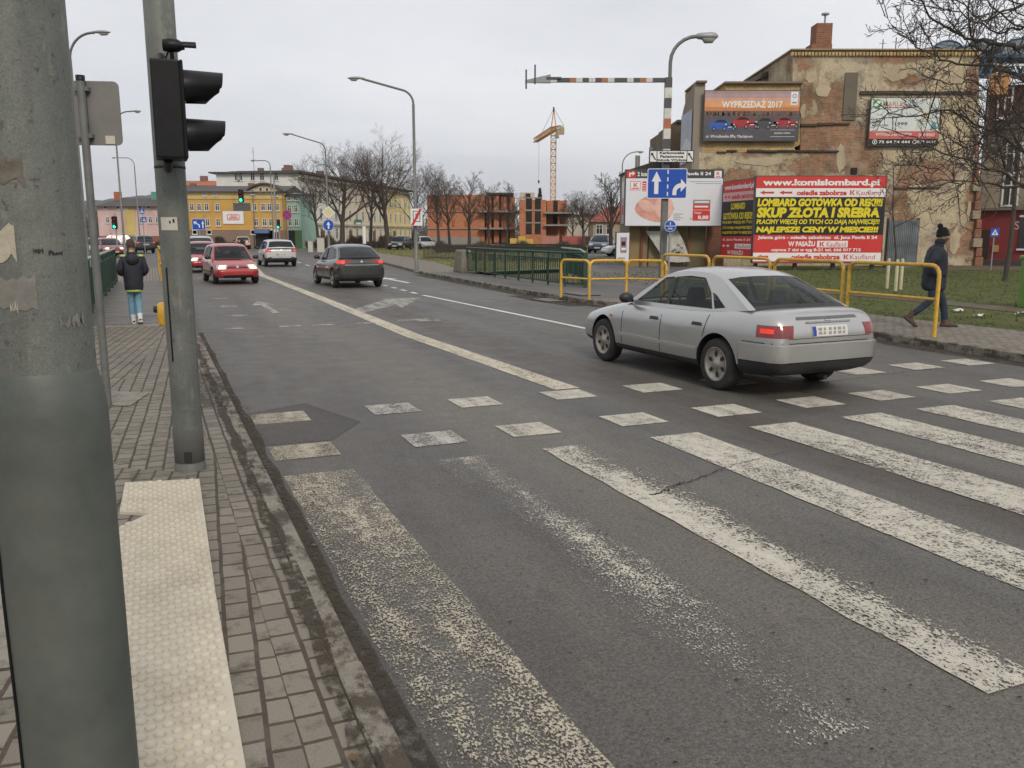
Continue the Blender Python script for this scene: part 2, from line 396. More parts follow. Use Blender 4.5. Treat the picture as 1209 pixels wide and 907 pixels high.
sheet('left_far_pavement', [(-2.6, 33.0), (1.06, 33.0), (1.35, 44), (-1.2, 47.9), (-6, 49.4), (-9, 49.4), (-9, 44), (-2.6, 42)], .12, PAV_R)
sheet('left_verge', [(-9, 33), (-2.6, 33), (-2.6, 42), (-9, 44)], .115, PARK)
sheet('right_lawn', [(14.4, -8), (14.1, 8), (13.9, 12), (14., 19.6), a[5], a[4], st((9.5, 41)), st((12, 47.5)), st((45, 47.5)), (40, -8)], .105, LAWN)
sheet('lawn_path', [(17.4, -4), (17.3, 8), (17.3, 13), (17.8, 17), (17.6, 21), (18.5, 21), (18.8, 17), (18.4, 13), (18.5, 8), (18.6, -4)], .117, SOIL)
sheet('building_forecourt', [st(q) for q in ((19.9, 40.6), (40, 36), (40, 46), (22.5, 46))], .115, SOIL)
sheet('park_lawn', [(12.9, 36), (15.4, 48), (17.2, 61), (20.5, 98), (24, 135), (60, 135), (60, 62), (26, 40), (13.5, 36)], .09, PARK)
sheet('park_path', [(17.2, 56), (26, 62), (40, 66), (40, 68.5), (25.5, 64.5), (17.6, 59.5)], .10, SOIL)
sheet('building_site', [(60, 62), (60, 135), (24, 135), (24, 260), (160, 260), (160, 62)], -.03, SOIL)
def kerb(name, line, side, wid=.15, top=.125):
    b = MB(); q = random.Random(3)
    P = [Vector((p[0], p[1])) for p in line]
    for i in range(len(P)-1):
        d = P[i+1]-P[i]; L = d.length; k = max(1, round(L)); u = d/L; n_ = Vector((u.y, -u.x))*side
        for j in range(k):
            p0 = P[i]+u*(L*j/k+.004); p1 = P[i]+u*(L*(j+1)/k-.004); h = top+q.uniform(-.004, .004); o = q.uniform(-.004, .004)
            A, B_ = p0+n_*o, p1+n_*o; C_, D_ = B_+n_*wid, A+n_*wid
            vs = [(*A, -.05), (*B_, -.05), (*C_, -.05), (*D_, -.05), (A.x+n_.x*.012, A.y+n_.y*.012, h), (B_.x+n_.x*.012, B_.y+n_.y*.012, h), (*C_, h), (*D_, h)]
            b.add(vs, [(0, 3, 2, 1), (4, 5, 6, 7), (0, 1, 5, 4), (1, 2, 6, 5), (2, 3, 7, 6), (3, 0, 4, 7)], KSTONE)
    return struct(b.build(name, rotz=ROAD, fixn=True, bev=.014))
kerb('right_kerb', KR, 1.); kerb('left_kerb', KL, -1., .12)
# dirt washed into the gutter and over the kerb
def strip(name, pts, wid, m, z=.008, q=random.Random(11), jit=.35):
    L_, R_ = [], []
    for i, (x, y) in enumerate(pts):
        x2, y2 = pts[min(i+1, len(pts)-1)]; x1, y1 = pts[max(0, i-1)]
        d = Vector((x2-x1, y2-y1)).normalized(); n_ = Vector((d.y, -d.x)); w2 = wid[i] if hasattr(wid, '__len__') else wid
        L_.append((x-n_.x*w2/2*q.uniform(1-jit, 1+jit), y-n_.y*w2/2*q.uniform(1-jit, 1+jit), z)); R_.append((x+n_.x*w2/2*q.uniform(1-jit, 1+jit), y+n_.y*w2/2*q.uniform(1-jit, 1+jit), z))
    b = MB(); b.grid([L_, R_], m, smooth=False); return struct(b.build(name, rotz=ROAD, fixn=True))
def worn(name, col, cover, scale=70., streak=.5, rough=.7, soft=.018):
    """road paint rubbed through to the asphalt in grains and along the wheel tracks"""
    m, nt, b, o = newmat(name); v = coords(nt)
    g_ = noise(nt, coords(nt, (1, .7, 1)), scale, 3., .75); l_ = noise(nt, coords(nt, (1.6, .3, 1)), 3.2, 5., .6); pz = noise(nt, v, 9., 6., .7)
    s_ = mth(nt, 'ADD', mth(nt, 'MULTIPLY', l_, streak), mth(nt, 'MULTIPLY', pz, .3)); s_ = mth(nt, 'ADD', s_, g_)
    at = N(nt, 'ShaderNodeAttribute', attribute_name='wear'); s_ = mth(nt, 'SUBTRACT', s_, mth(nt, 'MULTIPLY', at.outputs['Fac'], .3*(1.3+streak)))
    from statistics import NormalDist
    thr = .5-NormalDist().inv_cdf(min(.985, cover))*.062
    f = ramp(nt, mth(nt, 'DIVIDE', s_, 1.3+streak), [(thr-soft, 0.), (thr+soft, min(1., .018/soft*1.2+.55))])
    c = ramp(nt, mth(nt, 'MULTIPLY', mth(nt, 'ADD', pz, l_), .5), [(.32, [x*.62 for x in col]), (.62, col)])
    c = mixc(nt, 1., c, ramp(nt, noise(nt, v, 200., 2., .8), [(.3, .75), (.7, 1.2)]), 'MULTIPLY')
    _lk(nt, c, b.inputs['Base Color']); b.inputs['Roughness'].default_value = rough; b.inputs['Specular IOR Level'].default_value = .3
    t = N(nt, 'ShaderNodeBsdfTransparent'); mx = N(nt, 'ShaderNodeMixShader')
    _lk(nt, f, mx.inputs[0]); _lk(nt, t.outputs[0], mx.inputs[1]); _lk(nt, b.outputs[0], mx.inputs[2]); _lk(nt, mx.outputs[0], o.inputs['Surface']); return m
WHITE = (.56, .525, .44); CREAM = (.49, .44, .34)
PM = {'new': worn('crossing_paint', WHITE, .82, 60., .35), 'good': worn('rubbed_crossing_paint', WHITE, .78, 65., .4), 'half': worn('half_worn_paint', CREAM, .56, 80., .3),
      'gone': worn('worn_off_paint', WHITE, .46, 80., .3), 'line': worn('lane_paint', (.60, .54, .42), .84, 40., .3), 'faint': worn('faint_paint', (.45, .43, .39), .62, 60., .5), 'crisp': worn('lane_line_paint', (.72, .70, .64), .95)}
DIRT = worn('gutter_dirt', (.072, .058, .043), .66, 24., .7, .95, .06); DIRT2 = worn('thin_dirt', (.082, .066, .05), .42, 24., .8, .95, .09)
strip('gutter_dirt', [(.715, y*.5) for y in range(2, 34)], .13, DIRT, .009, jit=.3)
strip('kerb_dirt', [(.535, y*.25) for y in range(5, 64)], .075, DIRT, .1275, jit=.5)
strip('puddle_silt', [(.45, 8.6), (.5, 9.4), (.5, 10.2), (.42, 10.9)], .34, DIRT2, .129)
strip('right_gutter_dirt', [(KR[i][0]-.2, KR[i][1]) for i in range(1, 9)], .4, DIRT, .0088, jit=.3)
strip('drain_dirt', [(9.9, 19), (9.8, 21), (10.0, 23)], .8, DIRT, .0102, jit=.3)
b = MB(); zs = [((.80, 1.33), 'half'), ((1.96, 2.44), 'gone'), ((2.93, 3.40), 'good'), ((3.99, 4.50), 'new'), ((5.08, 5.62), 'new'), ((6.19, 6.72), 'new'), ((7.2, 7.74), 'new'), ((8.25, 8.78), 'good'), ((9.3, 9.84), 'new'), ((10.3, 10.8), 'good')]
WEAR = {0: lambda u, v: .14*(1-v)*(1-u)+.10*abs(math.sin(v*9)), 1: lambda u, v: 0.+.30*min(1, abs(u-.45-.2*math.sin(v*2.4))*1.6)+.10*math.sin(v*5+1)**2, 2: lambda u, v: max(0, u-.45)*1.3*(.5+.6*(1-v))+.18*(v > .8)*u, 3: lambda u, v: .22*max(0, .4-u)+.12*u*(1-v), 4: lambda u, v: .18*max(0, .3-u)+.1*math.sin(v*7)**2}
wv_ = []
for i, ((x0, x1), k) in enumerate(zs):
    nu, nv = 8, 40; rows = []
    for a in range(nv+1):
        row = []
        for c in range(nu+1):
            u, v_ = c/nu, a/nv; e = (.02*mnoise.noise(Vector((v_*14, i*7., u*3)))) if c in (0, nu) else 0
            row.append((x0+(x1-x0)*u+e, 2.11+4.2*v_, .0105)); wv_.append(max(0, WEAR.get(i, WEAR[4])(u, v_)))
        rows.append(row)
    b.grid(rows, PM[k], smooth=False)
zo = struct(b.build('zebra_crossing', rotz=ROAD)); at_ = zo.data.attributes.new('wear', 'FLOAT', 'POINT'); at_.data.foreach_set('value', wv_)
b = MB(); q = random.Random(5)
for j, (y0, y1, zz) in enumerate(((8.2, 8.68, .0095), (6.79, 7.26, .0095))):
    for i, ((x0, x1), k) in enumerate(zs):
        kk = ['half', 'faint', 'good', 'new', 'new', 'new', 'faint' if j == 0 else 'new', 'new', 'new', 'good'][i]
        dx = -.05 if i in (2,) else 0
        b.box(((x0+x1)/2+dx, (y0+y1)/2, zz), (x1-x0, y1-y0, .003), PM[kk])
struct(b.build('cycle_crossing_marking', rotz=ROAD))
b = MB()
def ln(pts, wd, m, z=.0095):
    for (x0, y0), (x1, y1) in zip(pts[:-1], pts[1:]):
        b.add([(x0-wd/2, y0, z), (x0+wd/2, y0, z), (x1+wd/2, y1, z), (x1-wd/2, y1, z)], [(0, 1, 2, 3)], m)
ln([(4.39, 8.75), (4.2, 14.5), (4.33, 25), (4.4, 39), (5.4, 52)], .32, PM['line'])
ln([(7.72, 12.6), (7.6, 14.1), (7.33, 24.2)], .13, PM['crisp'])
for k in range(11): ln([(7.34+k*.05, 24.9+k*1.35), (7.37+k*.05, 25.6+k*1.35)], .14, PM['crisp'])
for k in range(6): ln([(7.9+k*.3, 44+k*5), (8.0+k*.3, 46+k*5)], .14, PM['crisp'])
for x0, x1 in ((1.2, 1.55), (2.2, 2.62), (2.85, 3.3), (3.75, 4.15), (5.0, 5.5)): b.add([(x0, 16.9, .0096), (x1, 16.9, .0096), (x1, 17.1, .0096), (x0, 17.1, .0096)], [(0, 1, 2, 3)], PM['faint'])
for y0 in (19.5, 22.2, 25): b.add([(1.5, y0, .0096), (1.9, y0, .0096), (1.9, y0+.3, .0096), (1.5, y0+.3, .0096)], [(0, 1, 2, 3)], PM['faint'])
# faded turn arrows in the right-hand lanes
def arrow(x, y, m, sc=1., turn=True):
    P = [(-.09, 0), (.09, 0), (.09, 2.6), (-.09, 2.6)]; H = [(-.34, 2.6), (.34, 2.6), (0, 4.2)]
    for g_ in (P, H): b.add([(x+p[0]*sc, y+p[1]*sc, .0096) for p in g_], [tuple(range(len(g_)))], m)
    if turn: b.add([(x+p[0]*sc, y+p[1]*sc, .0099) for p in ((.09, 1.2), (.9, 2.0), (.75, 1.3), (1.25, 2.5), (.45, 2.35), (.7, 2.1), (.09, 1.6))], [(0, 1, 2, 5, 6)], m)
arrow(8.7, 30.5, PM['crisp'], 1.1, False); arrow(2.55, 20, PM['faint'], .9, False)
for z_, Q in ((.0096, ((417, 366), (429, 370), (471, 359), (455, 354))), (.0108, ((452, 353), (497, 352), (474, 364), (463, 358))), (.0096, ((468, 378), (470, 380), (508, 378), (505, 376)))): b.poly([(*st(G(*q_)), z_) for q_ in Q][::-1], PM['faint'])
struct(b.build('lane_markings', rotz=ROAD))
b = MB(); b.poly([(.75, 7.35, .0065), (1.36, 7.32, .0065), (1.75, 7.95, .0065), (1.42, 9.1, .0065), (.72, 8.75, .0065)], PATCH)
struct(b.build('asphalt_patch', rotz=ROAD))
TAR = mat('tar_crack', (.022, .02, .018), .9)
b = MB(); q = random.Random(21)
def crack(x, y, dx, dy, n_=14, w0=.02, jit=.06):
    n_ *= 3; jit *= .4; w0 *= .6
    L_, R_ = [], []
    for i in range(n_):
        k = i/(n_-1); px_ = x+dx*k+q.uniform(-jit, jit); py_ = y+dy*k+q.uniform(-jit, jit); wd = w0*q.uniform(.3, 1.2)*(1-.5*k)
        L_.append((px_, py_-wd, .0128)); R_.append((px_, py_+wd, .0128))
    b.grid([L_, R_], TAR, smooth=False)
crack(3.1, 4.85, .85, .35); crack(3.5, 5.05, .1, .55, 8, .01, .03); crack(3.9, 5.2, .9, .25, 10, .008); crack(7.2, 7.9, 3.2, .4, 20, .012)
crack(1.75, 7.95, -.4, 1.1, 10, .012, .03); crack(6.1, 10., .9, 22, 60, .015, .04); crack(2.3, 14, 1.6, .5, 14, .01)
for i in range(260):
    x, y = q.uniform(1.4, 8), 2+q.random()**1.7*9; r_ = q.uniform(.003, .012)
    m_ = [(x+r_*q.uniform(.5, 1.6)*math.cos(a_*1.05), y+r_*q.uniform(.4, 1)*math.sin(a_*1.05), .0126) for a_ in range(6)]
    b.poly(m_, TAR)
struct(b.build('road_cracks', rotz=ROAD, fixn=True))
# tactile paving with real studs
TACT = mat('tactile_concrete', (.53, .485, .39), .8, var=.12, vscale=3.5, dirt=.45, bmp=.25, bscale=120., spec=.25, dirtcol=(.3, .25, .18))
b = MB()
pl = [(.16, 1.0), (.17, 4.0), (.2, 6.03), (-.27, 6.13), (-.285, 5.47), (-.12, 5.37), (-.31, 5.12), (-.31, 1.0)]
b.prism(pl, .045, TACT, base=.092)
def inside(x, y, poly):
    c = False; j = len(poly)-1
    for i in range(len(poly)):
        if (poly[i][1] > y) != (poly[j][1] > y) and x < (poly[j][0]-poly[i][0])*(y-poly[i][1])/(poly[j][1]-poly[i][1])+poly[i][0]: c = not c
        j = i
    return c
for i in range(-9, 9):
    for j in range(20, 125):
        x = i*.058+(j % 2)*.029+.004; y = j*.052+.02*(j > 103)
        if y > 1.3 and all(inside(x+dx, y+dy, pl) for dx, dy in ((.018, 0), (-.018, 0), (0, .02), (0, -.02))):
            b.lathe([(.0205, .1365), (.0195, .1430), (.015, .1485), (.007, .1510), (.0004, .1515)], TACT, 8, (x, y, 0))
struct(b.build('tactile_paving', rotz=ROAD, bev=0))
sheet('utility_cover', [(-.75, 9.3), (-.3, 9.0), (-.12, 9.7), (-.55, 10.0)], .128, STONE)
sheet('concrete_slab', [(-.9, 3.6), (-.29, 3.6), (-.29, 5.2), (-.75, 5.6)], .126, STONE)
# plank footbridge along the left pavement
PLANK = mat('wet_planks', (.10, .088, .075), .5, var=.35, vscale=2.5, bmp=.3, bscale=30.)
b = MB(); q = random.Random(8)
for i in range(104): b.box((-.31+q.uniform(-.01, .01), 17.55+i*.149, .105+q.uniform(-.003, .003)), (1.9, .138, .04), PLANK)
struct(b.build('plank_deck', rotz=ROAD)); sheet('footbridge_end', [(-1.3, 16.95), (.55, 16.95), (.55, 17.45), (-1.3, 17.45)], .121, STONE)
# litter-free grass blades, one mesh of short tufts near the pavement
def blades(name, poly, n_, h, z, m, q=random.Random(4), near=None):
    xs = [p[0] for p in poly]; ys = [p[1] for p in poly]; b = MB(); vs = []; fs = []
    while len(fs) < n_:
        x = q.uniform(min(xs), max(xs)); y = min(ys)+(max(ys)-min(ys))*q.random()**1.3
        if not inside(x, y, poly): continue
        if 17.2 < x < 18.7 and -4 < y < 21 and q.random() < .93: continue
        for k in range(3):
            a_ = q.uniform(0, 6.28); l_ = h*q.uniform(.5, 1.4); x2, y2 = x+q.uniform(-.05, .05), y+q.uniform(-.05, .05); o = len(vs)
            wd = .006+.0005*y
            vs += [(x2-math.cos(a_)*wd, y2-math.sin(a_)*wd, z), (x2+math.cos(a_)*wd, y2+math.sin(a_)*wd, z), (x2+q.uniform(-.5, .5)*l_, y2+q.uniform(-.5, .5)*l_, z+l_)]
            fs.append((o, o+1, o+2))
    b.add(vs, fs, m); return struct(b.build(name, rotz=ROAD), 'stuff')
def grass_mat(name, a, c):
    m, nt, b, o = newmat(name); v = coords(nt)
    _lk(nt, ramp(nt, noise(nt, v, 1.3, 6., .7), [(.3, a), (.7, c)]), b.inputs['Base Color']); b.inputs['Roughness'].default_value = .8; return m
GR1 = grass_mat('lawn_grass', (.072, .10, .028), (.145, .15, .055)); GR2 = grass_mat('park_grass', (.15, .155, .06), (.22, .2, .09))
blades('lawn_grass', [(14.0, 0), (13.95, 12), (14.05, 19), (15, 24), (17, 33), (30, 32), (38, 26), (32, 2)], 42000, .05, .103, GR1)
blades('park_grass', [(13.2, 37), (15.5, 48), (17.3, 61), (20.7, 98), (40, 98), (28, 44)], 16000, .09, .088, GR2)
# ================= STREET FURNITURE =================
GALV = mat('galvanised_steel', (.165, .17, .16), .55, .35, var=.18, vscale=7., dirt=.35, bmp=.05)
GALVL = mat('pale_galvanised_steel', (.30, .31, .31), .5, .35, var=.12, dirt=.15)
def pole_paint():
    m, nt, b, o = newmat('weathered_pole_paint'); v = coords(nt)
    c = ramp(nt, noise(nt, v, 2.6, 7., .7), [(.3, (.092, .102, .090)), (.5, (.135, .146, .130)), (.7, (.185, .192, .168))])
    drip = ramp(nt, noise(nt, coords(nt, (14, 14, .9)), 1.2, 6., .7), [(.5, 0.), (.68, .6)]); c = mixc(nt, drip, c, (.10, .10, .088))
    c = mixc(nt, ramp(nt, noise(nt, coords(nt, (6, 6, 2.2), loc=(2, 0, 1)), 2.4, 8., .75), [(.57, 0.), (.62, .7)]), c, (.215, .21, .18))
    c = mixc(nt, ramp(nt, noise(nt, v, 38., 5., .75), [(.60, 0.), (.66, .85)]), c, (.055, .055, .048))
    c = mixc(nt, ramp(nt, noise(nt, coords(nt, (3, 3, 1.4), loc=(7, 3, 2)), 3.1, 8., .7), [(.62, 0.), (.7, .6)]), c, (.17, .115, .06))
    c = mixc(nt, 1., c, ramp(nt, noise(nt, v, 220., 2., .8), [(.3, .8), (.7, 1.2)]), 'MULTIPLY')
    _lk(nt, c, b.inputs['Base Color']); b.inputs['Roughness'].default_value = .58; b.inputs['Metallic'].default_value = .1; bump(nt, b, noise(nt, v, 22., 6., .7), .22, .01); return m
POLEG = pole_paint()
SIGNB = mat('sign_back_grey', (.20, .195, .18), .6, .3, var=.1, dirt=.25)
BLACKP = mat('black_plastic', (.008, .008, .009), .42, var=.3, vscale=14., dirt=.12, bmp=.06, bscale=160., spec=.28, dirtcol=(.03, .028, .026))
DARKM = mat('dark_metal', (.035, .036, .037), .5, .4)
YEL = mat('yellow_paint', (.66, .39, .04), .5, var=.18, vscale=9., dirt=.75, coat=.1, bmp=.1, bscale=60., dirtcol=(.20, .12, .045))
GREENP = mat('green_railing_paint', (.014, .055, .034), .5, var=.2, vscale=9., dirt=.35, dirtcol=(.06, .07, .05))
GREENL = mat('faded_railing_top', (.30, .36, .30), .6, var=.2, dirt=.3)
WHT = flat('white_vinyl', (.74, .74, .73)); BLU = flat('sign_blue', (.012, .075, .40)); RED = flat('sign_red', (.55, .025, .03)); BLK = flat('ink_black', (.018, .018, .018)); YLW = flat('sign_yellow', (.75, .56, .05))
PAPER = mat('torn_paper', (.42, .385, .30), .9, var=.3, vscale=20., dirt=.5, bmp=.4, dirtcol=(.2, .16, .12))
def curved(b, c, r_, a0, a1, z0, z1, m, n_=8, jag=0., q=random.Random(2)):
    lo, hi = [], []
    for i in range(n_+1):
        a = R(a0+(a1-a0)*i/n_); p = (c[0]+r_*math.cos(a), c[1]+r_*math.sin(a)); k = 1 if 0 < i < n_ else .3
        lo.append((*p, z0+q.uniform(0, jag)*k)); hi.append((*p, z1-q.uniform(0, jag)*k))
    mid = [((l[0]), l[1], (l[2]+h[2])/2) for l, h in zip(lo, hi)]
    b.grid([lo, mid, hi], m)
# -- the big mast right beside the camera
t = thing('utility_mast', 'thick weathered grey steel mast with torn poster scraps, right beside the tactile paving', 'mast', (-.946, 1.69, .12))
b = MB(); b.lathe([(.0975, 1.40), (.097, 1.44), (.097, 2.), (.096, 4.), (.09, 7.6), (.0, 7.6)], POLEG, 48); b.build('shaft', t)
b = MB(); b.lathe([(.113, 0), (.1125, .6), (.112, 1.315), (.111, 1.338), (.1075, 1.366), (.102, 1.392), (.0985, 1.408), (.0972, 1.412)], mat('painted_base_sleeve', (.094, .105, .092), .5, .1, var=.24, vscale=6., dirt=.7, bmp=.12, bscale=34., dirtcol=(.125, .125, .105)), 48); b.build('base_sleeve', t)
b = MB(); b.lathe([(.17, 0), (.17, .018), (.113, .02)], DARKM, 32); b.build('base_plate', t)
q = random.Random(12)
for i, (a0, a1, z0, z1, m_) in enumerate(((-135, -76, 1.625, 1.70, PAPER), (-142, -62, 1.76, 1.83, mat('brown_glue_remains', (.13, .115, .09), .85, var=.4, vscale=30., bmp=.4)), (-130, -60, 1.535, 1.61, mat('grey_glue_remains', (.19, .185, .165), .8, var=.35, vscale=25.)), (-40, -8, 1.495, 1.53, mat('grey_glue_remains', (.19, .185, .165), .8)), (-88, -80, 1.53, 1.56, PAPER), (-130, -104, 1.49, 1.55, DARKM), (-60, -50, 1.642, 1.655, DARKM), (-45, -30, 1.638, 1.65, DARKM))):
    b = MB(); curved(b, (0, 0), .0985, a0, a1, z0-.0, z1, m_, 12, .022 if z1-z0 > .03 else .008, q); b.build('poster_scrap', t)
b = MB(); b.tube([((.1145 if z < 1.3 else .113)*math.cos(R(a)), (.1145 if z < 1.3 else .113)*math.sin(R(a)), z) for a, z in ((-135, .35), (-133, .7), (-136, .95), (-134, 1.15), (-138, 1.25), (-146, 1.30))], .0032, BLACKP, 6); b.build('cable', t)
# -- pedestrian signal pole
PX, PY = -2.335, 5.95
t = thing('signal_pole', 'round grey steel pole behind the tactile paving carrying the black pedestrian signal', 'signal pole', (PX, PY, .12))
b = MB(); b.lathe([(.108, 0), (.108, .03), (.101, .05), (.0995, .4), (.099, 2.2), (.096, 4.4), (0, 4.4)], POLEG, 32); b.build('shaft', t)
b = MB(); b.lathe([(.0995, .06), (.1035, .062), (.1035, .3), (.0995, .31)], mat('tarred_pole_foot', (.10, .10, .09), .8, dirt=.6), 32); b.build('pole_foot', t)
b = MB(); b.box((.108*math.cos(R(-75)), .108*math.sin(R(-75)), .11), (.05, .012, .075), DARKM, Matrix.Identity(4)); b.build('hatch', t)
zc = AT(200, 264, 5.85).z-.12
b = MB(); curved(b, (0, 0), .1015, -121, -55, zc-.045, zc+.042, mat('sticker_white', (.52, .50, .43), .5, var=.15), 8)
curved(b, (0, 0), .103, -72, -65, zc+.005, zc+.03, BLK, 2); curved(b, (0, 0), .103, -85, -79, zc+.0, zc+.018, BLK, 2); b.build('sticker', t)
zc = AT(210, 198, 5.85).z-.12
b = MB(); b.lathe([(.099, zc), (.102, zc), (.102, zc+.018), (.099, zc+.018)], DARKM, 24); b.build('clamp_band', t)
b = MB(); b.tube([(.1*math.cos(R(-110)), .1*math.sin(R(-110)), z) for z in (1.45, 1.2, .8)], .006, BLACKP, 6); b.build('cable', t)
p = AT(194, 371, 6.0)
t = thing('push_button', 'yellow pedestrian push button box fixed to the signal pole', 'push button', (p.x, p.y, p.z), ROAD)
b = MB(); b.lathe([(.0, -.085), (.038, -.083), (.047, -.06), (.05, .03), (.045, .065), (.03, .083), (0, .085)], YEL, 16, xf=Matrix.Diagonal((1, 1.2, 1, 1))); b.box((.06, 0, 0), (.05, .05, .06), YEL); b.build('casing', t, bev=.004)
b = MB(); b.lathe([(.0, -.05), (.02, -.05), (.026, -.03), (.026, .0), (0, .002)], DARKM, 12, axis='X', c=(-.02, 0, .035)); b.build('button', t)
p = AT(198.5, 131.5, 5.66)
t = thing('pedestrian_signal', 'black two-lamp pedestrian signal head seen from its side on the near pole', 'traffic light', tuple(p), ROAD)
b = MB(); b.box((-.005, 0, 0), (.175, .25, .60), BLACKP); b.box((.09, 0, 0), (.022, .26, .606), BLACKP); b.build('housing', t, bev=.012)
RL = mat('red_lens', (.25, .01, .012), .25); GL = mat('green_lens', (.01, .12, .07), .25)
for z, m_ in ((.15, RL), (-.15, GL)):
    b = MB(); b.lathe([(.098, .104), (.09, .112), (.05, .122), (0, .126)], m_, 20, axis='X', c=(0, 0, z)); o = b.build('lens', t)
    b = MB(); rows = []; n_ = 22
    for k, (rr, x0) in enumerate(((.112, .1), (.112, .345), (.106, .345), (.106, .1))):
        row = []
        for j in range(n_+1):
            a = R(-52+284*j/n_); xx = x0
            if k in (1, 2): xx = x0-.10*max(0, -math.sin(a))**.8-.03*(1-math.sin(a))*.5
            row.append((xx, rr*math.cos(a), z+rr*math.sin(a)*(1-.05*(k in (1, 2)))))
        rows.append(row)
    b.grid(rows, BLACKP); b.build('visor', t)
for z in (-1, 1): b = MB(); b.tube([(-.02, .02, z*.3), (-.02, .1, z*.345), (-.02, .16, z*.345)], .03, DARKM, 10); b.build('bracket', t)
p = AT(206, 54, 5.75)
t = thing('detector_camera', 'small black detector camera on top of the near signal pole', 'camera', tuple(p), ROAD-R(8))
b = MB(); b.lathe([(0, -.075), (.036, -.07), (.042, -.03), (.04, .02), (.026, .045), (.024, .06), (0, .06)], BLACKP, 16, axis='X'); b.build('casing', t)
b = MB(); b.grid([[(x, .028*math.cos(R(a)), .028*math.sin(R(a))) for a in range(-10, 191, 20)] for x in (.05, .13+.0)], BLACKP); b.build('hood', t)
b = MB(); b.tube([(-.04, .02, -.03), (-.08, .02, -.12), (-.1, .03, -.22)], .006, BLACKP, 6); b.tube([(-.02, 0, -.03), (-.02, .06, -.14)], .014, DARKM, 8); b.build('cable', t)
# -- sign post seen from behind
t = thing('sign_post', 'thin grey post with a rectangular sign seen from behind, left of the signal pole', 'road sign', (-3.99, 8.2, .12))
b = MB(); b.tube([(0, 0, 0), (0, 0, 3.08)], .037, GALV, 14); b.build('post', t); b = MB(); b.lathe([(.04, 3.07), (.041, 3.12), (0, 3.125)], BLACKP, 14); b.build('cap', t)
b = MB(); k = .34
pts = []
for cx, cz, a0 in ((.27, .24, 0), (-.27, .24, 90), (-.27, -.24, 180), (.27, -.24, 270)):
    for j in range(4): a = R(a0+30*j); pts.append((cx+.05*math.cos(a), cz+.05*math.sin(a)))
b.prism(pts, .012, SIGNB, 'XZ', base=.045, xf=Matrix.Translation((.0, 0, 2.79)) @ Matrix.Rotation(R(6), 4, 'Z'))
o = b.build('sign_plate', t, bev=.004)
b = MB(); b.box((.21, .04, 2.55), (.085, .003, .075), mat('faded_label', (.5, .48, .38), .6), Matrix.Rotation(R(6), 4, 'Z')); b.build('label_sticker', t)
for z in (3.0, 2.58): b = MB(); b.box((.0, .02, z), (.13, .06, .035), GALV); b.build('clamp', t)
# -- street lamps
def lamp(label, base, h, arm, big=1., grp='street lamps along the road', r0=.085, rise=.9, dirx=1., drop=0., thin=False):
    t = thing('street_lamp', label, 'street lamp', (base[0], base[1], base[2]), 0., grp)
    b = MB(); b.lathe([(r0*1.5, 0), (r0*1.5, .04), (r0*1.05, .05), (r0, 1.6), (r0*.8, 1.7), (r0*.62, h-rise), (0, h-rise)], GALV, 14); b.build('pole', t)
    b = MB(); pts = []
    for j in range(11):
        a = R(90*j/10); pts.append((dirx*min(arm, rise)*(1-math.cos(a))*1.0, 0, h-rise+(rise-drop)*math.sin(a)))
    if drop: pts = [(dirx*.6*(1-math.cos(R(a))), 0, h-rise+.6*math.sin(R(a))) for a in range(0, 71, 10)]
    pts.append((dirx*arm, 0, h)); b.tube(pts, r0*.5, GALV, 10); b.build('arm', t)
    b = MB(); x = dirx*arm
    s_ = [(-.12, .045, .05), (0., .075, .06), (.15, .12, .085), (.4, .13, .09), (.62, .1, .06), (.72, .03, .02)]
    rows = [[(x+dirx*d*big, math.cos(R(a))*w_*big, h+.015+math.sin(R(a))*hh*big*(1. if math.sin(R(a)) > 0 else .55)) for a in range(0, 361, 30)] for d, w_, hh in s_]
    b.grid(rows, GALVL); b.build('luminaire', t)
    if not thin:
        b = MB(); b.grid([[(x+dirx*d*big, math.cos(R(a))*w_*big, h-.02+math.sin(R(a))*hh*big) for a in range(180, 361, 30)] for d, w_, hh in ((.2, .09, .02), (.3, .11, .1), (.52, .09, .09), (.62, .06, .02))], mat('lamp_bowl', (.4, .4, .38), .2)); b.build('bowl', t)
    return t
def ground_at(px_, Y, z=.12): p = AT(px_, 280, Y); return (p.x, Y, z)
lamp('tall lamp with a right-hand arm rising above the sign back at left', ground_at(101, 32), 8.75, .95, .8, rise=.9)
lamp('slim lamp with a right-hand arm between the sign back and the signal pole', ground_at(146, 59.5), 9.8, 1.25, .85, rise=1.)
lamp('farthest slim lamp at left, its long arm reaching left', ground_at(165, 95), 9.8, 1.9, .7, rise=.8, dirx=-1)
lamp('lamp whose long arm reaches left over the road, with the zone sign on its pole', (-4.27, 38.2, .12), 8.25, 2.2, .85, rise=1.05, dirx=-1, drop=.1, r0=.095)
lamp('lamp with the yellow diamond and blue arrow signs on its pole, arm to the left', ground_at(388, 62), 8.6, 2.35, .9, rise=1.15, dirx=-1, drop=.15)
lamp('distant lamp over the yellow house, arm to the left', ground_at(323, 84), 8.6, 1.3, .8, rise=.5, dirx=-1)
lamp('small lamp with right-hand arm beside the white billboard', ground_at(733, 74, .1), 8.5, 1.15, .9, rise=1.1)
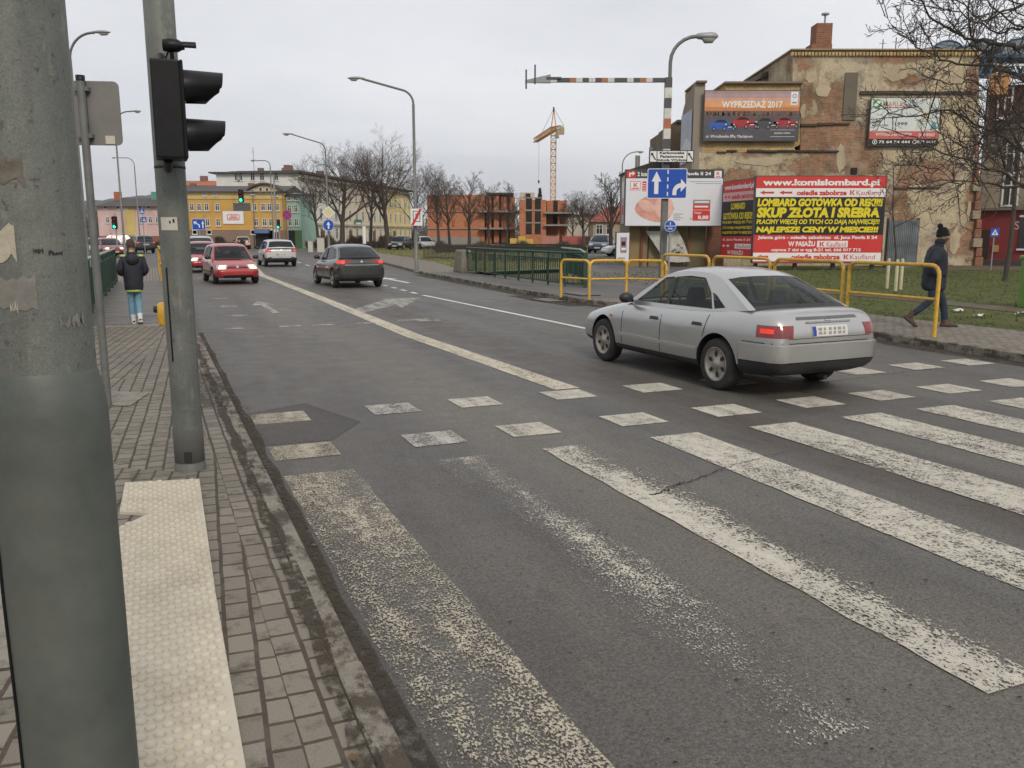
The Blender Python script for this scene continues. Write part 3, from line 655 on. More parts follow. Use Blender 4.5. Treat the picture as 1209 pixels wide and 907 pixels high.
# -- gantry mast with the striped beam
MY = 27.; MX = AT(783.5, 280, MY).x
t = thing('gantry_mast', 'tall mast with a striped height bar reaching left and a lamp on top', 'gantry', (MX, MY, .12))
zt = AT(785, 92, MY).z-.12
b = MB(); zz = AT(784, 200, MY).z-.12; b.box((0, 0, zz/2), (.2, .2, zz), GALV); b.box((0, 0, .03), (.5, .5, .05), DARKM); b.build('mast', t, bev=.02)
WS = mat('white_band', (.62, .61, .56), .5, dirt=.3); DS = mat('dark_band', (.07, .072, .075), .5); OS = mat('orange_reflector', (.40, .14, .06), .4)
b = MB(); n_ = 9; cols = [DS, WS, DS, WS, OS, WS, DS, WS, DS]
for i in range(n_): z0 = zz+(zt-zz)*i/n_; b.box((0, 0, z0+(zt-zz)/n_/2), (.205, .205, (zt-zz)/n_), cols[i])
b.build('striped_mast_head', t)
b = MB(); cols = [DS, DS, WS, OS, DS, WS, DS, DS, WS, OS, DS, WS, DS, WS, OS, DS, DS, WS]; x0 = -.1; x1 = AT(650, 92, MY).x-MX; zb = zt-.07
for i, c_ in enumerate(cols): wd = (x1-x0)/len(cols); b.box((x0+wd*(i+.5), 0, zb), (abs(wd), .13, .12), c_)
b.build('striped_beam', t)
xe = AT(620, 92, MY).x-MX
b = MB(); b.add([(x1, -.08, zb-.08), (x1, -.08, zb+.16), (x1, .08, zb+.16), (x1, .08, zb-.08), (xe, -.03, zb-.08), (xe, -.03, zb), (xe, .03, zb), (xe, .03, zb-.08)], [(0, 3, 2, 1), (4, 5, 6, 7), (0, 1, 5, 4), (1, 2, 6, 5), (2, 3, 7, 6), (3, 0, 4, 7)], GALVL); b.box((x1+.1, 0, zb+.05), (.45, .2, .06), DS); b.build('beam_tip', t)
for dx, dz in ((.03, .02), (.3, .16)): b = MB(); b.box((xe+dx, -.05, zb+dz), (.05, .05, .56), DS); b.build('warning_rod', t)
hz = AT(785, 42, MY).z-.12; b = MB(); pts = [(.06, .1, zt-.4), (.06, .1, hz-.75)]+[(.06+.8*(1-math.cos(R(a))), .1, hz-.75+.75*math.sin(R(a))) for a in range(15, 91, 15)]+[(.95, .1, hz)]; b.tube(pts, .055, GALV, 10); b.build('lamp_arm', t)
b = MB(); s_ = [(-.16, .06, .06), (-.1, .1, .09), (.0, .12, .1), (.3, .14, .12), (.42, .1, .1), (.5, .04, .03)]
b.grid([[(.98+d, .1+math.cos(R(a))*w_, hz+math.sin(R(a))*h_) for a in range(0, 361, 30)] for d, w_, h_ in s_], GALVL); b.build('luminaire', t)
b = MB(); b.grid([[(.98+d, .1+math.cos(R(a))*w_, hz-.07+math.sin(R(a))*h_) for a in range(180, 361, 30)] for d, w_, h_ in ((.02, .1, .03), (.1, .12, .14), (.34, .1, .13), (.42, .06, .02))], mat('lamp_bowl', (.4, .4, .38), .2)); b.build('bowl', t)
# -- road signs.  Panels face -y before turning
def plate(b, pts, m, th=.012, back=SIGNB):
    b.prism(pts, th, back, 'XZ', base=.004); b.shape(pts, m, 0)
def rrect(x0, z0, x1, z1, r_=.04, n_=3):
    o = []
    for cx, cz, a0 in ((x1-r_, z1-r_, 0), (x0+r_, z1-r_, 90), (x0+r_, z0+r_, 180), (x1-r_, z0+r_, 270)):
        for j in range(n_+1): a = R(a0+90*j/n_); o.append((cx+r_*math.cos(a), cz+r_*math.sin(a)))
    return o
def circ(r_, n_=24, cx=0, cz=0): return [(cx+r_*math.cos(2*math.pi*i/n_), cz+r_*math.sin(2*math.pi*i/n_)) for i in range(n_)]
def up_arrow(b, x, z, h, m, wd=.1, hd=.24, lay=2):
    b.rect(x-wd/2, z, x+wd/2, z+h*.55, m, lay); b.shape([(x-hd/2, z+h*.55), (x+hd/2, z+h*.55), (x, z+h)], m, lay)
f_ = MY-.2
p0, p1 = AT(764, 234.5, f_), AT(811.5, 199, f_)
t = thing('lane_sign', 'big blue lane sign with one straight and one right-turn white arrow', 'road sign', ((p0.x+p1.x)/2, f_, (p0.z+p1.z)/2), R(-3))
w_, h_ = (p1.x-p0.x)/2, (p1.z-p0.z)/2
b = Panel(); plate(b, rrect(-w_, -h_, w_, h_, .05), WHT); b.shape(rrect(-w_+.02, -h_+.02, w_-.02, h_-.02, .04), BLU, 1)
up_arrow(b, -.33, -h_+.14, h_*1.5, WHT, .13, .3)
for k in range(4): b.rect(.0, -h_+.08+k*.22, .035, -h_+.2+k*.22, WHT, 2)
pts = [(.17, -h_+.1), (.29, -h_+.1)]
for j in range(7): a = R(180-90*j/6); pts.append((.43+.14*math.cos(a), -h_+.2+.13*math.sin(a)))
pts2 = []
for j in range(7): a = R(180-90*j/6); pts2.append((.43+.26*math.cos(a), -h_+.2+.26*math.sin(a)))
n_ = len(pts2)
for i in range(n_-1): b.shape([pts[2+i], pts[3+i], pts2[i+1], pts2[i]], WHT, 2)
b.rect(.17, -h_+.1, .29, -h_+.2, WHT, 2); b.shape([(.42, -h_+.2), (.42, -h_+.59), (.60, -h_+.395)], WHT, 3); b.build('sign_plate', t)
for z in (.1, -.2): b = MB(); b.box((0.02, .06, z), (.5, .06, .05), GALV); b.build('bracket', t)
p0, p1 = AT(766.5, 192, f_), AT(819.5, 177.5, f_); w_, h_ = (p1.x-p0.x)/2, (p1.z-p0.z)/2
t = thing('direction_sign', 'white direction sign with black frame, three lines of writing and two slanted arrows', 'road sign', ((p0.x+p1.x)/2, f_, (p0.z+p1.z)/2))
b = Panel(); plate(b, rrect(-w_, -h_, w_, h_, .02), BLK); b.rect(-w_+.025, -h_+.025, -w_+.22, h_-.025, WHT); b.rect(w_-.2, -h_+.025, w_-.025, h_-.025, WHT); b.rect(-w_+.245, -h_+.025, w_-.225, h_-.025, WHT)
for cx in (-w_+.12, w_-.11): b.shape([(cx+.06, -.12), (cx+.085, -.09), (cx-.01, .06), (cx+.015, .085), (cx-.07, .115), (cx-.075, .02), (cx-.04, .035)], BLK, 2)
for s_, z0, hw in (('Karkonoska', .065, .38), ('Państwowa', -.045, .36), ('Szkoła Wyższa', -.155, .46)): b.text(s_, -hw+.01, z0, hw+.01, z0+.082, BLK, 2, .04)
b.build('sign_plate', t); b = MB(); b.box((0, .06, 0), (.7, .06, .05), GALV); b.build('bracket', t)
def round_sign(name, label, cat, px_, py_, Y, r_, draw, post=None, base_z=.1, rz=0., gy=None):
    p = AT(px_, py_, Y); t = thing(name, label, cat, (p.x, Y, base_z if post else p.z), rz)
    z = p.z-base_z if post else 0
    b = Panel(); draw(b, r_); o = b.build('sign_plate', t, loc=(0, -.06, z))
    b = MB()
    if post: b.tube([(0, 0, 0), (0, 0, z+r_*.9)], .03, GALVL, 8); b.build('post', t)
    else: b.box((0, -.03, 0), (.2, .05, .05), GALV); b.build('bracket', t)
    return t
def d_blue_up(b, r_): plate(b, circ(r_), WHT); b.shape(circ(r_*.94), BLU, 1); up_arrow(b, 0, -r_*.62, r_*1.25, WHT, r_*.26, r_*.75)
def d_diamond(b, r_): plate(b, [(0, -r_), (r_, 0), (0, r_), (-r_, 0)], WHT); k = r_*.8; b.shape([(0, -k), (k, 0), (0, k), (-k, 0)], flat('diamond_yellow', (.66, .57, .30)), 1)
def d_nostop(b, r_):
    plate(b, circ(r_), RED); b.shape(circ(r_*.8), BLU, 1); k = r_*.62; e = r_*.09
    for s_ in (1, -1): b.shape([(-k-e*s_, -k*s_+e), (-k+e*s_, -k*s_-e), (k+e*s_, k*s_-e), (k-e*s_, k*s_+e)], RED, 2 if s_ > 0 else 3)
def d_split(b, r_):
    plate(b, circ(r_), WHT); b.shape(circ(r_*.93), BLU, 1); b.rect(-r_*.85, -r_*.05, r_*.85, r_*.05, WHT, 2)
    b.disc(0, r_*.62, r_*.09, r_*.09, WHT, 2, 8); b.rect(-r_*.08, r_*.2, r_*.08, r_*.5, WHT, 2); b.ring(-r_*.22, -r_*.45, r_*.1, r_*.16, WHT, 2, 12); b.ring(r_*.22, -r_*.45, r_*.1, r_*.16, WHT, 2, 12); b.rect(-r_*.22, -r_*.4, r_*.22, -r_*.32, WHT, 3)
def d_zone(b, r_):
    h_ = r_*1.42; plate(b, rrect(-r_, -h_, r_, h_, .03), WHT); b.rect(-r_*.62, -h_*.55, r_*.62, h_*.72, BLK, 1); b.rect(-r_*.5, -h_*.47, r_*.5, h_*.64, WHT, 2)
    b.rect(-r_*.2, -h_*.2, r_*.3, h_*.45, mat('zone_grey', (.25, .25, .25)), 3); b.shape([(-r_*.95, -h_*.95), (-r_*.5, -h_*.95), (r_*.95, h_*.95), (r_*.5, h_*.95)], RED, 4)
def d_lanes2(b, r_):
    plate(b, rrect(-r_*1.25, -r_, r_*1.25, r_, .05), WHT); b.shape(rrect(-r_*1.2, -r_*.95, r_*1.2, r_*.95, .05), BLU, 1); up_arrow(b, r_*.75, -r_*.7, r_*1.4, WHT, r_*.2, r_*.5)
    b.shape([(r_*.0, -r_*.6), (r_*.2, -r_*.6), (r_*.2, -r_*.1), (-r_*.5, r_*.35), (-r_*.6, r_*.2), (0, -r_*.2)], WHT, 2); b.shape([(-r_*1.0, r_*.5), (-r_*.3, r_*.55), (-r_*.75, -r_*.05)], WHT, 3)
def d_keep(b, r_): plate(b, circ(r_), WHT); b.shape(circ(r_*.94), BLU, 1); e = r_*.12; b.shape([(-r_*.55, r_*.4), (-r_*.4, r_*.55), (r_*.3, -r_*.15), (r_*.15, -r_*.3)], WHT, 2); b.shape([(r_*.55, -r_*.55), (r_*.45, r_*.1), (-r_*.1, -r_*.45)], WHT, 3)
def d_cross(b, r_):
    plate(b, rrect(-r_, -r_, r_, r_, .04), BLU); b.shape([(-r_*.75, -r_*.6), (r_*.75, -r_*.6), (0, r_*.75)], WHT, 1); b.disc(.0, r_*.2, r_*.1, r_*.1, BLK, 2, 8); b.shape([(-r_*.1, r_*.1), (r_*.1, r_*.1), (r_*.25, -r_*.5), (r_*.1, -r_*.5), (0, -r_*.15), (-r_*.15, -r_*.5), (-r_*.3, -r_*.5)], BLK, 2)
round_sign('priority_sign', 'yellow diamond sign above the blue arrow sign on the lamp pole', 'road sign', 388, 251, 61.8, .46, d_diamond)
round_sign('mandatory_sign', 'round blue sign with a white up arrow under the yellow diamond', 'road sign', 388, 266, 61.8, .41, d_blue_up)
round_sign('zone_end_sign', 'white rectangular sign crossed by a red bar on the lamp pole by the pavement', 'road sign', 492, 256.5, 38.0, .26, d_zone)
round_sign('no_stopping_sign', 'round blue and red no stopping sign in front of the yellow and green houses', 'road sign', 339, 254, 70, .38, d_nostop, True)
round_sign('lane_sign', 'small blue lane arrow sign on a post before the yellow house', 'road sign', 235, 265, 64, .40, d_lanes2, True)
round_sign('keep_right_sign', 'round blue sign with a slanted white arrow, glimpsed between the mast and the sign post', 'road sign', 94.5, 274, 45, .24, d_keep, True)
round_sign('cycle_path_sign', 'round blue foot and cycle path sign on a thin post beside the gantry mast', 'road sign', 791, 267, 26.6, .18, d_split, True)
round_sign('crossing_sign', 'blue square pedestrian crossing sign in front of the red shopfront', 'road sign', 1174, 274.5, 40., .2, d_cross, True)
p = AT(168, 251, 72); t = thing('crossing_sign', 'post with two small blue signs in front of the pink house', 'road sign', (p.x, 72, .1))
b = MB(); b.tube([(0, 0, 0), (0, 0, p.z+.3)], .03, GALVL, 8); b.build('post', t)
for dz, dx in ((.1, 0.), (-.58, .13)): b = Panel(); d_cross(b, .2); b.build('sign_plate', t, loc=(dx, -.06, p.z-.1+dz))
p = G(254, 298, .05); p = AT(254, 290, 48)
t = thing('keep_left_marker', 'low red and white chevron bollard on the traffic island', 'bollard', (p.x, 48, .25))
b = Panel(); b.prism(rrect(-.3, .12, .3, .62, .1), .25, RED, 'XZ', base=0); b.shape(rrect(-.28, .14, .28, .6, .1), RED, 1)
b.shape([(-.28, .2), (0, .42), (.28, .2), (.28, .32), (0, .54), (-.28, .32)], WHT, 2); b.build('marker_plate', t); b = MB(); b.box((0, .12, -.06), (.4, .3, .38), STONE); b.build('foot', t)
# -- traffic lights far down the road
GLOWG = glow('green_signal', (.02, .75, .42), 3.); 
def far_light(label, px_, py_, Y, mast=None, board=False, size=1., lit=True):
    p = AT(px_, py_, Y); t = thing('traffic_light', label, 'traffic light', (p.x, Y, .1), 0., 'signals at the far junction')
    z = p.z-.1; b = MB(); b.box((0, -.08, z), (.38*size, .22, 1.0*size), BLACKP); b.build('housing', t, bev=.03)
    for k, m_ in ((1, RL), (0, mat('amber_lens', (.12, .06, .01), .3)), (-1, GLOWG if lit else GL)):
        b = MB(); b.lathe([(.12*size, -.195), (.05, -.21), (0, -.212)], m_, 14, axis='Y', c=(0, 0, z+k*.31*size)); b.build('lens', t)
        b = MB(); b.grid([[(.14*size*math.cos(R(a)), y, z+k*.31*size+.14*size*math.sin(R(a))) for a in range(0, 181, 20)] for y in (-.19, -.36)], BLACKP); b.build('visor', t)
    b = MB()
    if mast is None: b.tube([(0, .05, 0), (0, .05, z+.7)], .05, GALVL, 8)
    else: mx = AT(mast, py_, Y).x-p.x; b.tube([(mx, .05, 0), (mx, .05, z+1.6)], .07, GALVL, 8); b.tube([(mx, .05, z+.35), (-.3, .05, z+.35)], .04, GALVL, 8)
    b.build('mast', t)
    if board: b = MB(); b.box((.0, -.02, z-.85), (1.35, .05, .62), mat('dark_board', (.09, .095, .1), .5)); b.build('sign_board', t)
far_light('green signal hanging from a mast arm before the yellow house, grey board under it', 285, 231.5, 68, 324, True)
far_light('green signal low on its post at the entrance of the yellow house', 329, 265, 78, None, False, .8)
far_light('green signal on a post left of the pink house', 136, 263, 66, None, False, .95)
t = thing('information_post', 'thin white post with dark foot on the grass before the bare trees', 'post', (AT(430, 276, 70).x, 70, .09)); b = MB(); b.tube([(0, 0, .9), (0, 0, 2.3)], .14, WHT, 10); b.build('shaft', t); b = MB(); b.tube([(0, 0, 0), (0, 0, .9)], .2, DARKM, 10); b.build('foot', t)
CAB = mat('cabinet_paint', (.55, .53, .47), .6, dirt=.3)
for x, y1, y2, wd, Y, lab in ((366.5, 285, 296, .42, 80, 'smaller pale utility cabinet on the far verge'), (378.5, 281.5, 294, .62, 80, 'larger pale utility cabinet on the far verge')):
    p = AT(x, y1, Y); t = thing('utility_cabinet', lab, 'utility cabinet', (p.x, Y, .09)); h_ = max(.8, p.z-.09)
    b = MB(); b.box((0, 0, h_/2), (wd, .35, h_), CAB); b.box((0, 0, h_+.02), (wd+.06, .42, .05), CAB); b.build('casing', t, bev=.015); b = MB(); b.box((0, -.18, h_*.5), (wd*.8, .012, h_*.8), mat('cabinet_door', (.5, .48, .43), .6)); b.build('door', t)
# -- yellow guard rails along the right kerb
def hoop(label, a, c, h, r_=.034, grp='yellow guard rails along the right kerb'):
    a, c = Vector(a), Vector(c); L = (c-a).length; t = thing('guard_rail', label, 'guard rail', (*a, .12), math.atan2(c.y-a.y, c.x-a.x), grp)
    b = MB(); rr = .16; pts = [(0, 0, 0), (0, 0, h-rr)]+[(rr-rr*math.cos(R(x)), 0, h-rr+rr*math.sin(R(x))) for x in (22, 45, 68, 90)]+[(L-rr+rr*math.sin(R(x)), 0, h-rr+rr*math.cos(R(x))) for x in (0, 22, 45, 68)]+[(L, 0, h-rr), (L, 0, 0)]
    b.tube(pts, r_, YEL, 10); b.build('hoop', t); b = MB(); b.tube([(r_, 0, h*.53), (L-r_, 0, h*.53)], r_*.75, YEL, 8); b.build('mid_rail', t); return t
labs = ['nearest yellow hoop rail, beside the man in the dark coat', 'yellow hoop rail behind the boot of the silver car', 'yellow hoop rail behind the rear window of the silver car', 'yellow hoop rail just above the roof of the silver car, by the gantry mast']
for i, (s0, s1) in enumerate(((10.1, 12.05), (12.2, 14.1), (14.25, 16.2), (16.35, 18.3))): hoop(labs[i], W(s0, 11.8).xy, W(s1, 11.8).xy, 1.17)
PP = [(1.31, 22.75), (1.99, 21.9), (2.98, 22.2), (3.92, 21.7)]
for i, l_ in enumerate(('low yellow rail panel farthest left, by the green railing', 'low yellow rail panel, second from the green railing', 'low yellow rail panel next to the gantry mast')): hoop(l_, PP[i], PP[i+1], 1.0, .036)
for s0, s1, l_ in ((30, 33.4, 'nearer yellow rail at the kerb beyond the boy on the footbridge'), (34, 40, 'farther yellow rail at the kerb beyond the boy on the footbridge')): hoop(l_, W(s0, .36).xy, W(s1, .28).xy, 1.15, .034, 'yellow rails on the left footbridge')
# -- green bridge railings
def railing(label, pts, h, post_every, grp=None, top=GREENP, bars=True, dense=.11, infill=False):
    pts = [Vector(p) for p in pts]; t = thing('bridge_railing', label, 'railing', (*pts[0], .12), 0., grp); o0 = pts[0]
    rail = MB(); low = MB(); bar = MB(); P = [p-o0 for p in pts]
    rail.tube([(p.x, p.y, h) for p in P], .04, top, 8); low.tube([(p.x, p.y, h-.2) for p in P], .02, GREENP, 6); low.tube([(p.x, p.y, .12) for p in P], .025, GREENP, 6)
    for a, c in zip(P[:-1], P[1:]):
        L = (c-a).length; k = max(1, round(L/post_every))
        for i in range(k+1):
            if i == k and c is not P[-1]: continue
            p = a+(c-a)*i/k; b = MB(); b.box((p.x, p.y, h/2), (.07, .07, h), GREENP); b.build('post', t)
        if bars:
            n_ = int(L/dense)
            for i in range(n_): p = a+(c-a)*(i+.5)/n_; bar.box((p.x, p.y, h/2-.04), (.03, .03, h-.32), GREENP)
        if infill:
            d = (c-a).normalized(); bar.add([(a.x, a.y, .14), (c.x, c.y, .14), (c.x, c.y, h-.2), (a.x, a.y, h-.2)], [(0, 1, 2, 3)], mat('green_mesh_panel', (.02, .10, .05), .7))
    rail.build('top_rail', t); low.build('rail', t)
    if bar.v: bar.build('balusters', t)
    return t
railing('green railing with pale top rail along the left footbridge', [W(15.0, -1.33).xy, W(22, -1.25).xy, W(33.2, -1.2).xy], 1.15, 2.0, None, GREENL, True, .1, True)
railing('dark green barred railing along the right pavement, left of the yellow rails', [W(35.2, 12.7).xy, W(30, 12.35).xy, W(24.6, 12.2).xy, W(23.9, 12.6).xy], 1.08, 1.4, None, GREENP, True, .17)
a_ = G(690, 340, .12).xy
railing('short return of the green railing bending back beside the side lane', [a_, a_+Vector((.25, 5.)), a_+Vector((-.2, 9.))], 1.1, 1.6, None, GREENL)
railing('low dark railing on the far bank of the stream', [G(590, 306, .12).xy, G(686, 309, .12).xy], 1.0, 2.5, None, DARKM, True, .13)
# -- drains, litter, bins
for i, (s0, t0, l_) in enumerate(((20.9, 9.85, 'rusty storm drain in the gutter by the low yellow rails'), (21.1, 11.0, 'wet storm drain in the footway between the low yellow rails'))):
    t = thing('storm_drain', l_, 'drain', W(s0, t0, .008 if i == 0 else .124), ROAD+R(90)); b = MB(); b.box((0, 0, .012), (1.1, .6, .02), mat('cast_iron', (.05, .045, .04), .6, .3, dirt=.4)); b.build('frame', t)
    b = MB()
    for k in range(9): b.box((-.44+k*.11, 0, .024), (.05, .46, .012), mat('grate_rim', (.2, .19, .17), .6, .2))
    b.build('grate', t)
q = random.Random(9)
for px_, py_, l_ in ((1131, 368, 'white paper scrap on the lawn nearest the walking man'), (1157, 373.5, 'smaller white paper scrap in the middle of the lawn'), (1205, 372, 'white paper scrap on the lawn at the right edge')):
    p = G(px_, py_, .125); b = MB(); b.grid([[(i*.07+q.uniform(-.03, .03), j*.07, q.uniform(0, .07)) for i in range(-2, 3)] for j in range(-1, 2)], mat('litter_paper', (.6, .6, .58), .8)); tag(b.build('paper_scrap', loc=p, rotz=q.uniform(0, 3)), l_, 'litter')
p = AT(1207, 335, 19.5); t = thing('grit_bin', 'bright green box on the lawn cut by the right edge of the picture', 'bin', (p.x+.52, 19.5, .1))
GB = mat('lime_green_plastic', (.13, .28, .045), .5, dirt=.2); b = MB(); b.box((0, 0, .55), (.8, .6, 1.1), GB, taper=(1.04, 1.04)); b.build('body', t, bev=.03); b = MB(); b.box((0, 0, 1.16), (.9, .7, .1), GB); b.build('lid', t, bev=.03)
# -- three stakes round a sapling
STK = mat('pale_stake', (.50, .46, .30), .8)
for px_, py_, l_ in ((1047, 341, 'left pale wooden stake beside the sapling'), (1057, 344, 'front pale wooden stake beside the sapling'), (1063, 342, 'right pale wooden stake beside the sapling')):
    p = G(px_, py_, .1); b = MB(); b.tube([(0, 0, 0), (0, 0, .9), (0, 0, .95)], [.05, .05, .03], STK, 8); tag(b.build('tree_stake', loc=p), l_, 'stake', 'stakes round the sapling')
# ================= CARS (x forward, origin midway between the axles, on the ground) =================
TYRE = mat('tyre_rubber', (.022, .021, .02), .85, var=.3, dirt=.5, dirtcol=(.07, .06, .05), bmp=.1)
RIM = mat('dusty_alloy', (.36, .33, .28), .45, .5, var=.25, vscale=12., dirt=.5, dirtcol=(.14, .12, .095))
RIMD = mat('rim_gap', (.02, .019, .018), .8)
TRIM = mat('black_trim', (.02, .02, .021), .5, var=.2, dirt=.25, dirtcol=(.08, .07, .06))
SEAM = mat('door_gap', (.012, .012, .013), .8)
INT = mat('car_interior', (.05, .05, .052), .85)
SEATM = mat('seat_cloth', (.07, .07, .075), .9)
GLS = glass_mat('car_glass', (.62, .70, .68), .62); GLSD = glass_mat('dark_car_glass', (.35, .4, .4), .35)
HL0 = mat('headlamp_glass', (.42, .43, .43), .12, .3, coat=1.); HL1 = glow('lit_headlamp', (1., .66, .30), 3.2)
TL0 = mat('tail_lamp_red', (.22, .012, .012), .15, coat=1., var=.2); TL1 = glow('lit_tail_lamp', (.8, .05, .025), .35); TLA = mat('tail_lamp_smoked', (.16, .022, .018), .15, coat=1.)
PLW = flat('number_plate_white', (.62, .61, .57)); PLB = flat('number_plate_blue', (.02, .06, .3)); PLK = mat('number_plate_marks', (.27, .27, .27), .6)
CHR = mat('chrome_strip', (.55, .55, .55), .2, 1.)
def paint(name, col, metal=.0, rough=.32, dirt=.3):
    return mat(name, col, rough, metal, var=.03, vscale=1.2, dirt=dirt, coat=.8, dirtcol=(.14, .125, .10))
def itp(tab, x):
    if x <= tab[0][0]: return tab[0][1]
    for (x0, a), (x1, c) in zip(tab[:-1], tab[1:]):
        if x <= x1:
            k = (x-x0)/(x1-x0); k = k*k*(3-2*k)*.5+k*.5; return a+(c-a)*k
    return tab[-1][1]
def car_body(sp, PM_):
    xs = sp['xs']; rows = []
    for x in xs:
        w_ = itp(sp['wid'], x); zb = itp(sp['bot'], x); zt = itp(sp['top'], x); h = zt-zb
        half = [(0, zb), (.72*w_, zb), (.93*w_, zb+.03), (.985*w_, zb+.10), (1.0*w_, zb+.40*h), (.992*w_, zb+.66*h), (.965*w_, zt-.10*h/.62), (.915*w_, zt-.035*h/.62), (.80*w_, zt-.006), (.45*w_, zt+.008), (0, zt+.014)]
        full = [(x, y, z) for y, z in half]+[(x, -y, z) for y, z in half[-2:0:-1]]
        rows.append(full)
    b = MB(); n = len(rows[0]); vs = [p for r_ in rows for p in r_]
    fs = []; mi = []
    A0, C0 = sp['cab'][0][0], sp['cab'][-1][0]
    for i in range(len(rows)-1):
        for j in range(n):
            q = (j+1) % n; fs.append((i*n+j, i*n+q, (i+1)*n+q, (i+1)*n+j))
    b.add(vs, fs, PM_, smooth=True)
    for k in (INT, TRIM): b.mi(k)
    cx = lambda f: sum(vs[i][0] for i in f)/len(f)
    for k, f in enumerate(fs):
        zz = [vs[i][2] for i in f]; yy = sum(abs(vs[i][1]) for i in f)/4; x = cx(f)
        if C0+.12 < x < A0-.1 and min(zz) > .7 and yy < .78*itp(sp['wid'], x) and max(zz)-min(zz) < .1: b.fm[k] = 1
        if max(zz) < itp(sp['bot'], x)+.12: b.fm[k] = 2
    for ring, rev in ((0, False), (len(rows)-1, True)):
        c = [ring*n+j for j in range(n)]; b.f.append(c if rev else c[::-1]); b.fm.append(0); b.fs.append(True)
    me = b.mesh('body')
    bb = bmesh.new(); bb.from_mesh(me); bmesh.ops.recalc_face_normals(bb, faces=bb.faces); bb.to_mesh(me); bb.free()
    cut = MB()
    for m_ in (PM_, INT, TRIM): cut.mi(m_)
    wr = sp['wr']
    for wx in (sp['wb']/2, -sp['wb']/2):
        for s_ in (1, -1):
            y0, y1 = s_*.50, s_*1.2
            cut.lathe([(0, y0), (wr+.055, y0), (wr+.055, y1), (0, y1)], TRIM, 32, (wx, 0, wr+.012), 'Y')
    cm = cut.mesh('wheel_cut'); bb = bmesh.new(); bb.from_mesh(cm); bmesh.ops.remove_doubles(bb, verts=bb.verts, dist=1e-4); bmesh.ops.recalc_face_normals(bb, faces=bb.faces); bb.to_mesh(cm); bb.free()
    co = bpy.data.objects.new('wheel_cut', cm); COL.objects.link(co)
    def mods(o):
        m = o.modifiers.new('s', 'SUBSURF'); m.levels = 2; m.render_levels = 2
        m = o.modifiers.new('b', 'BOOLEAN'); m.operation = 'DIFFERENCE'; m.object = co; m.solver = 'EXACT'
    out = evald(me, mods); bpy.data.objects.remove(co)
    return sharpen(out, 38)
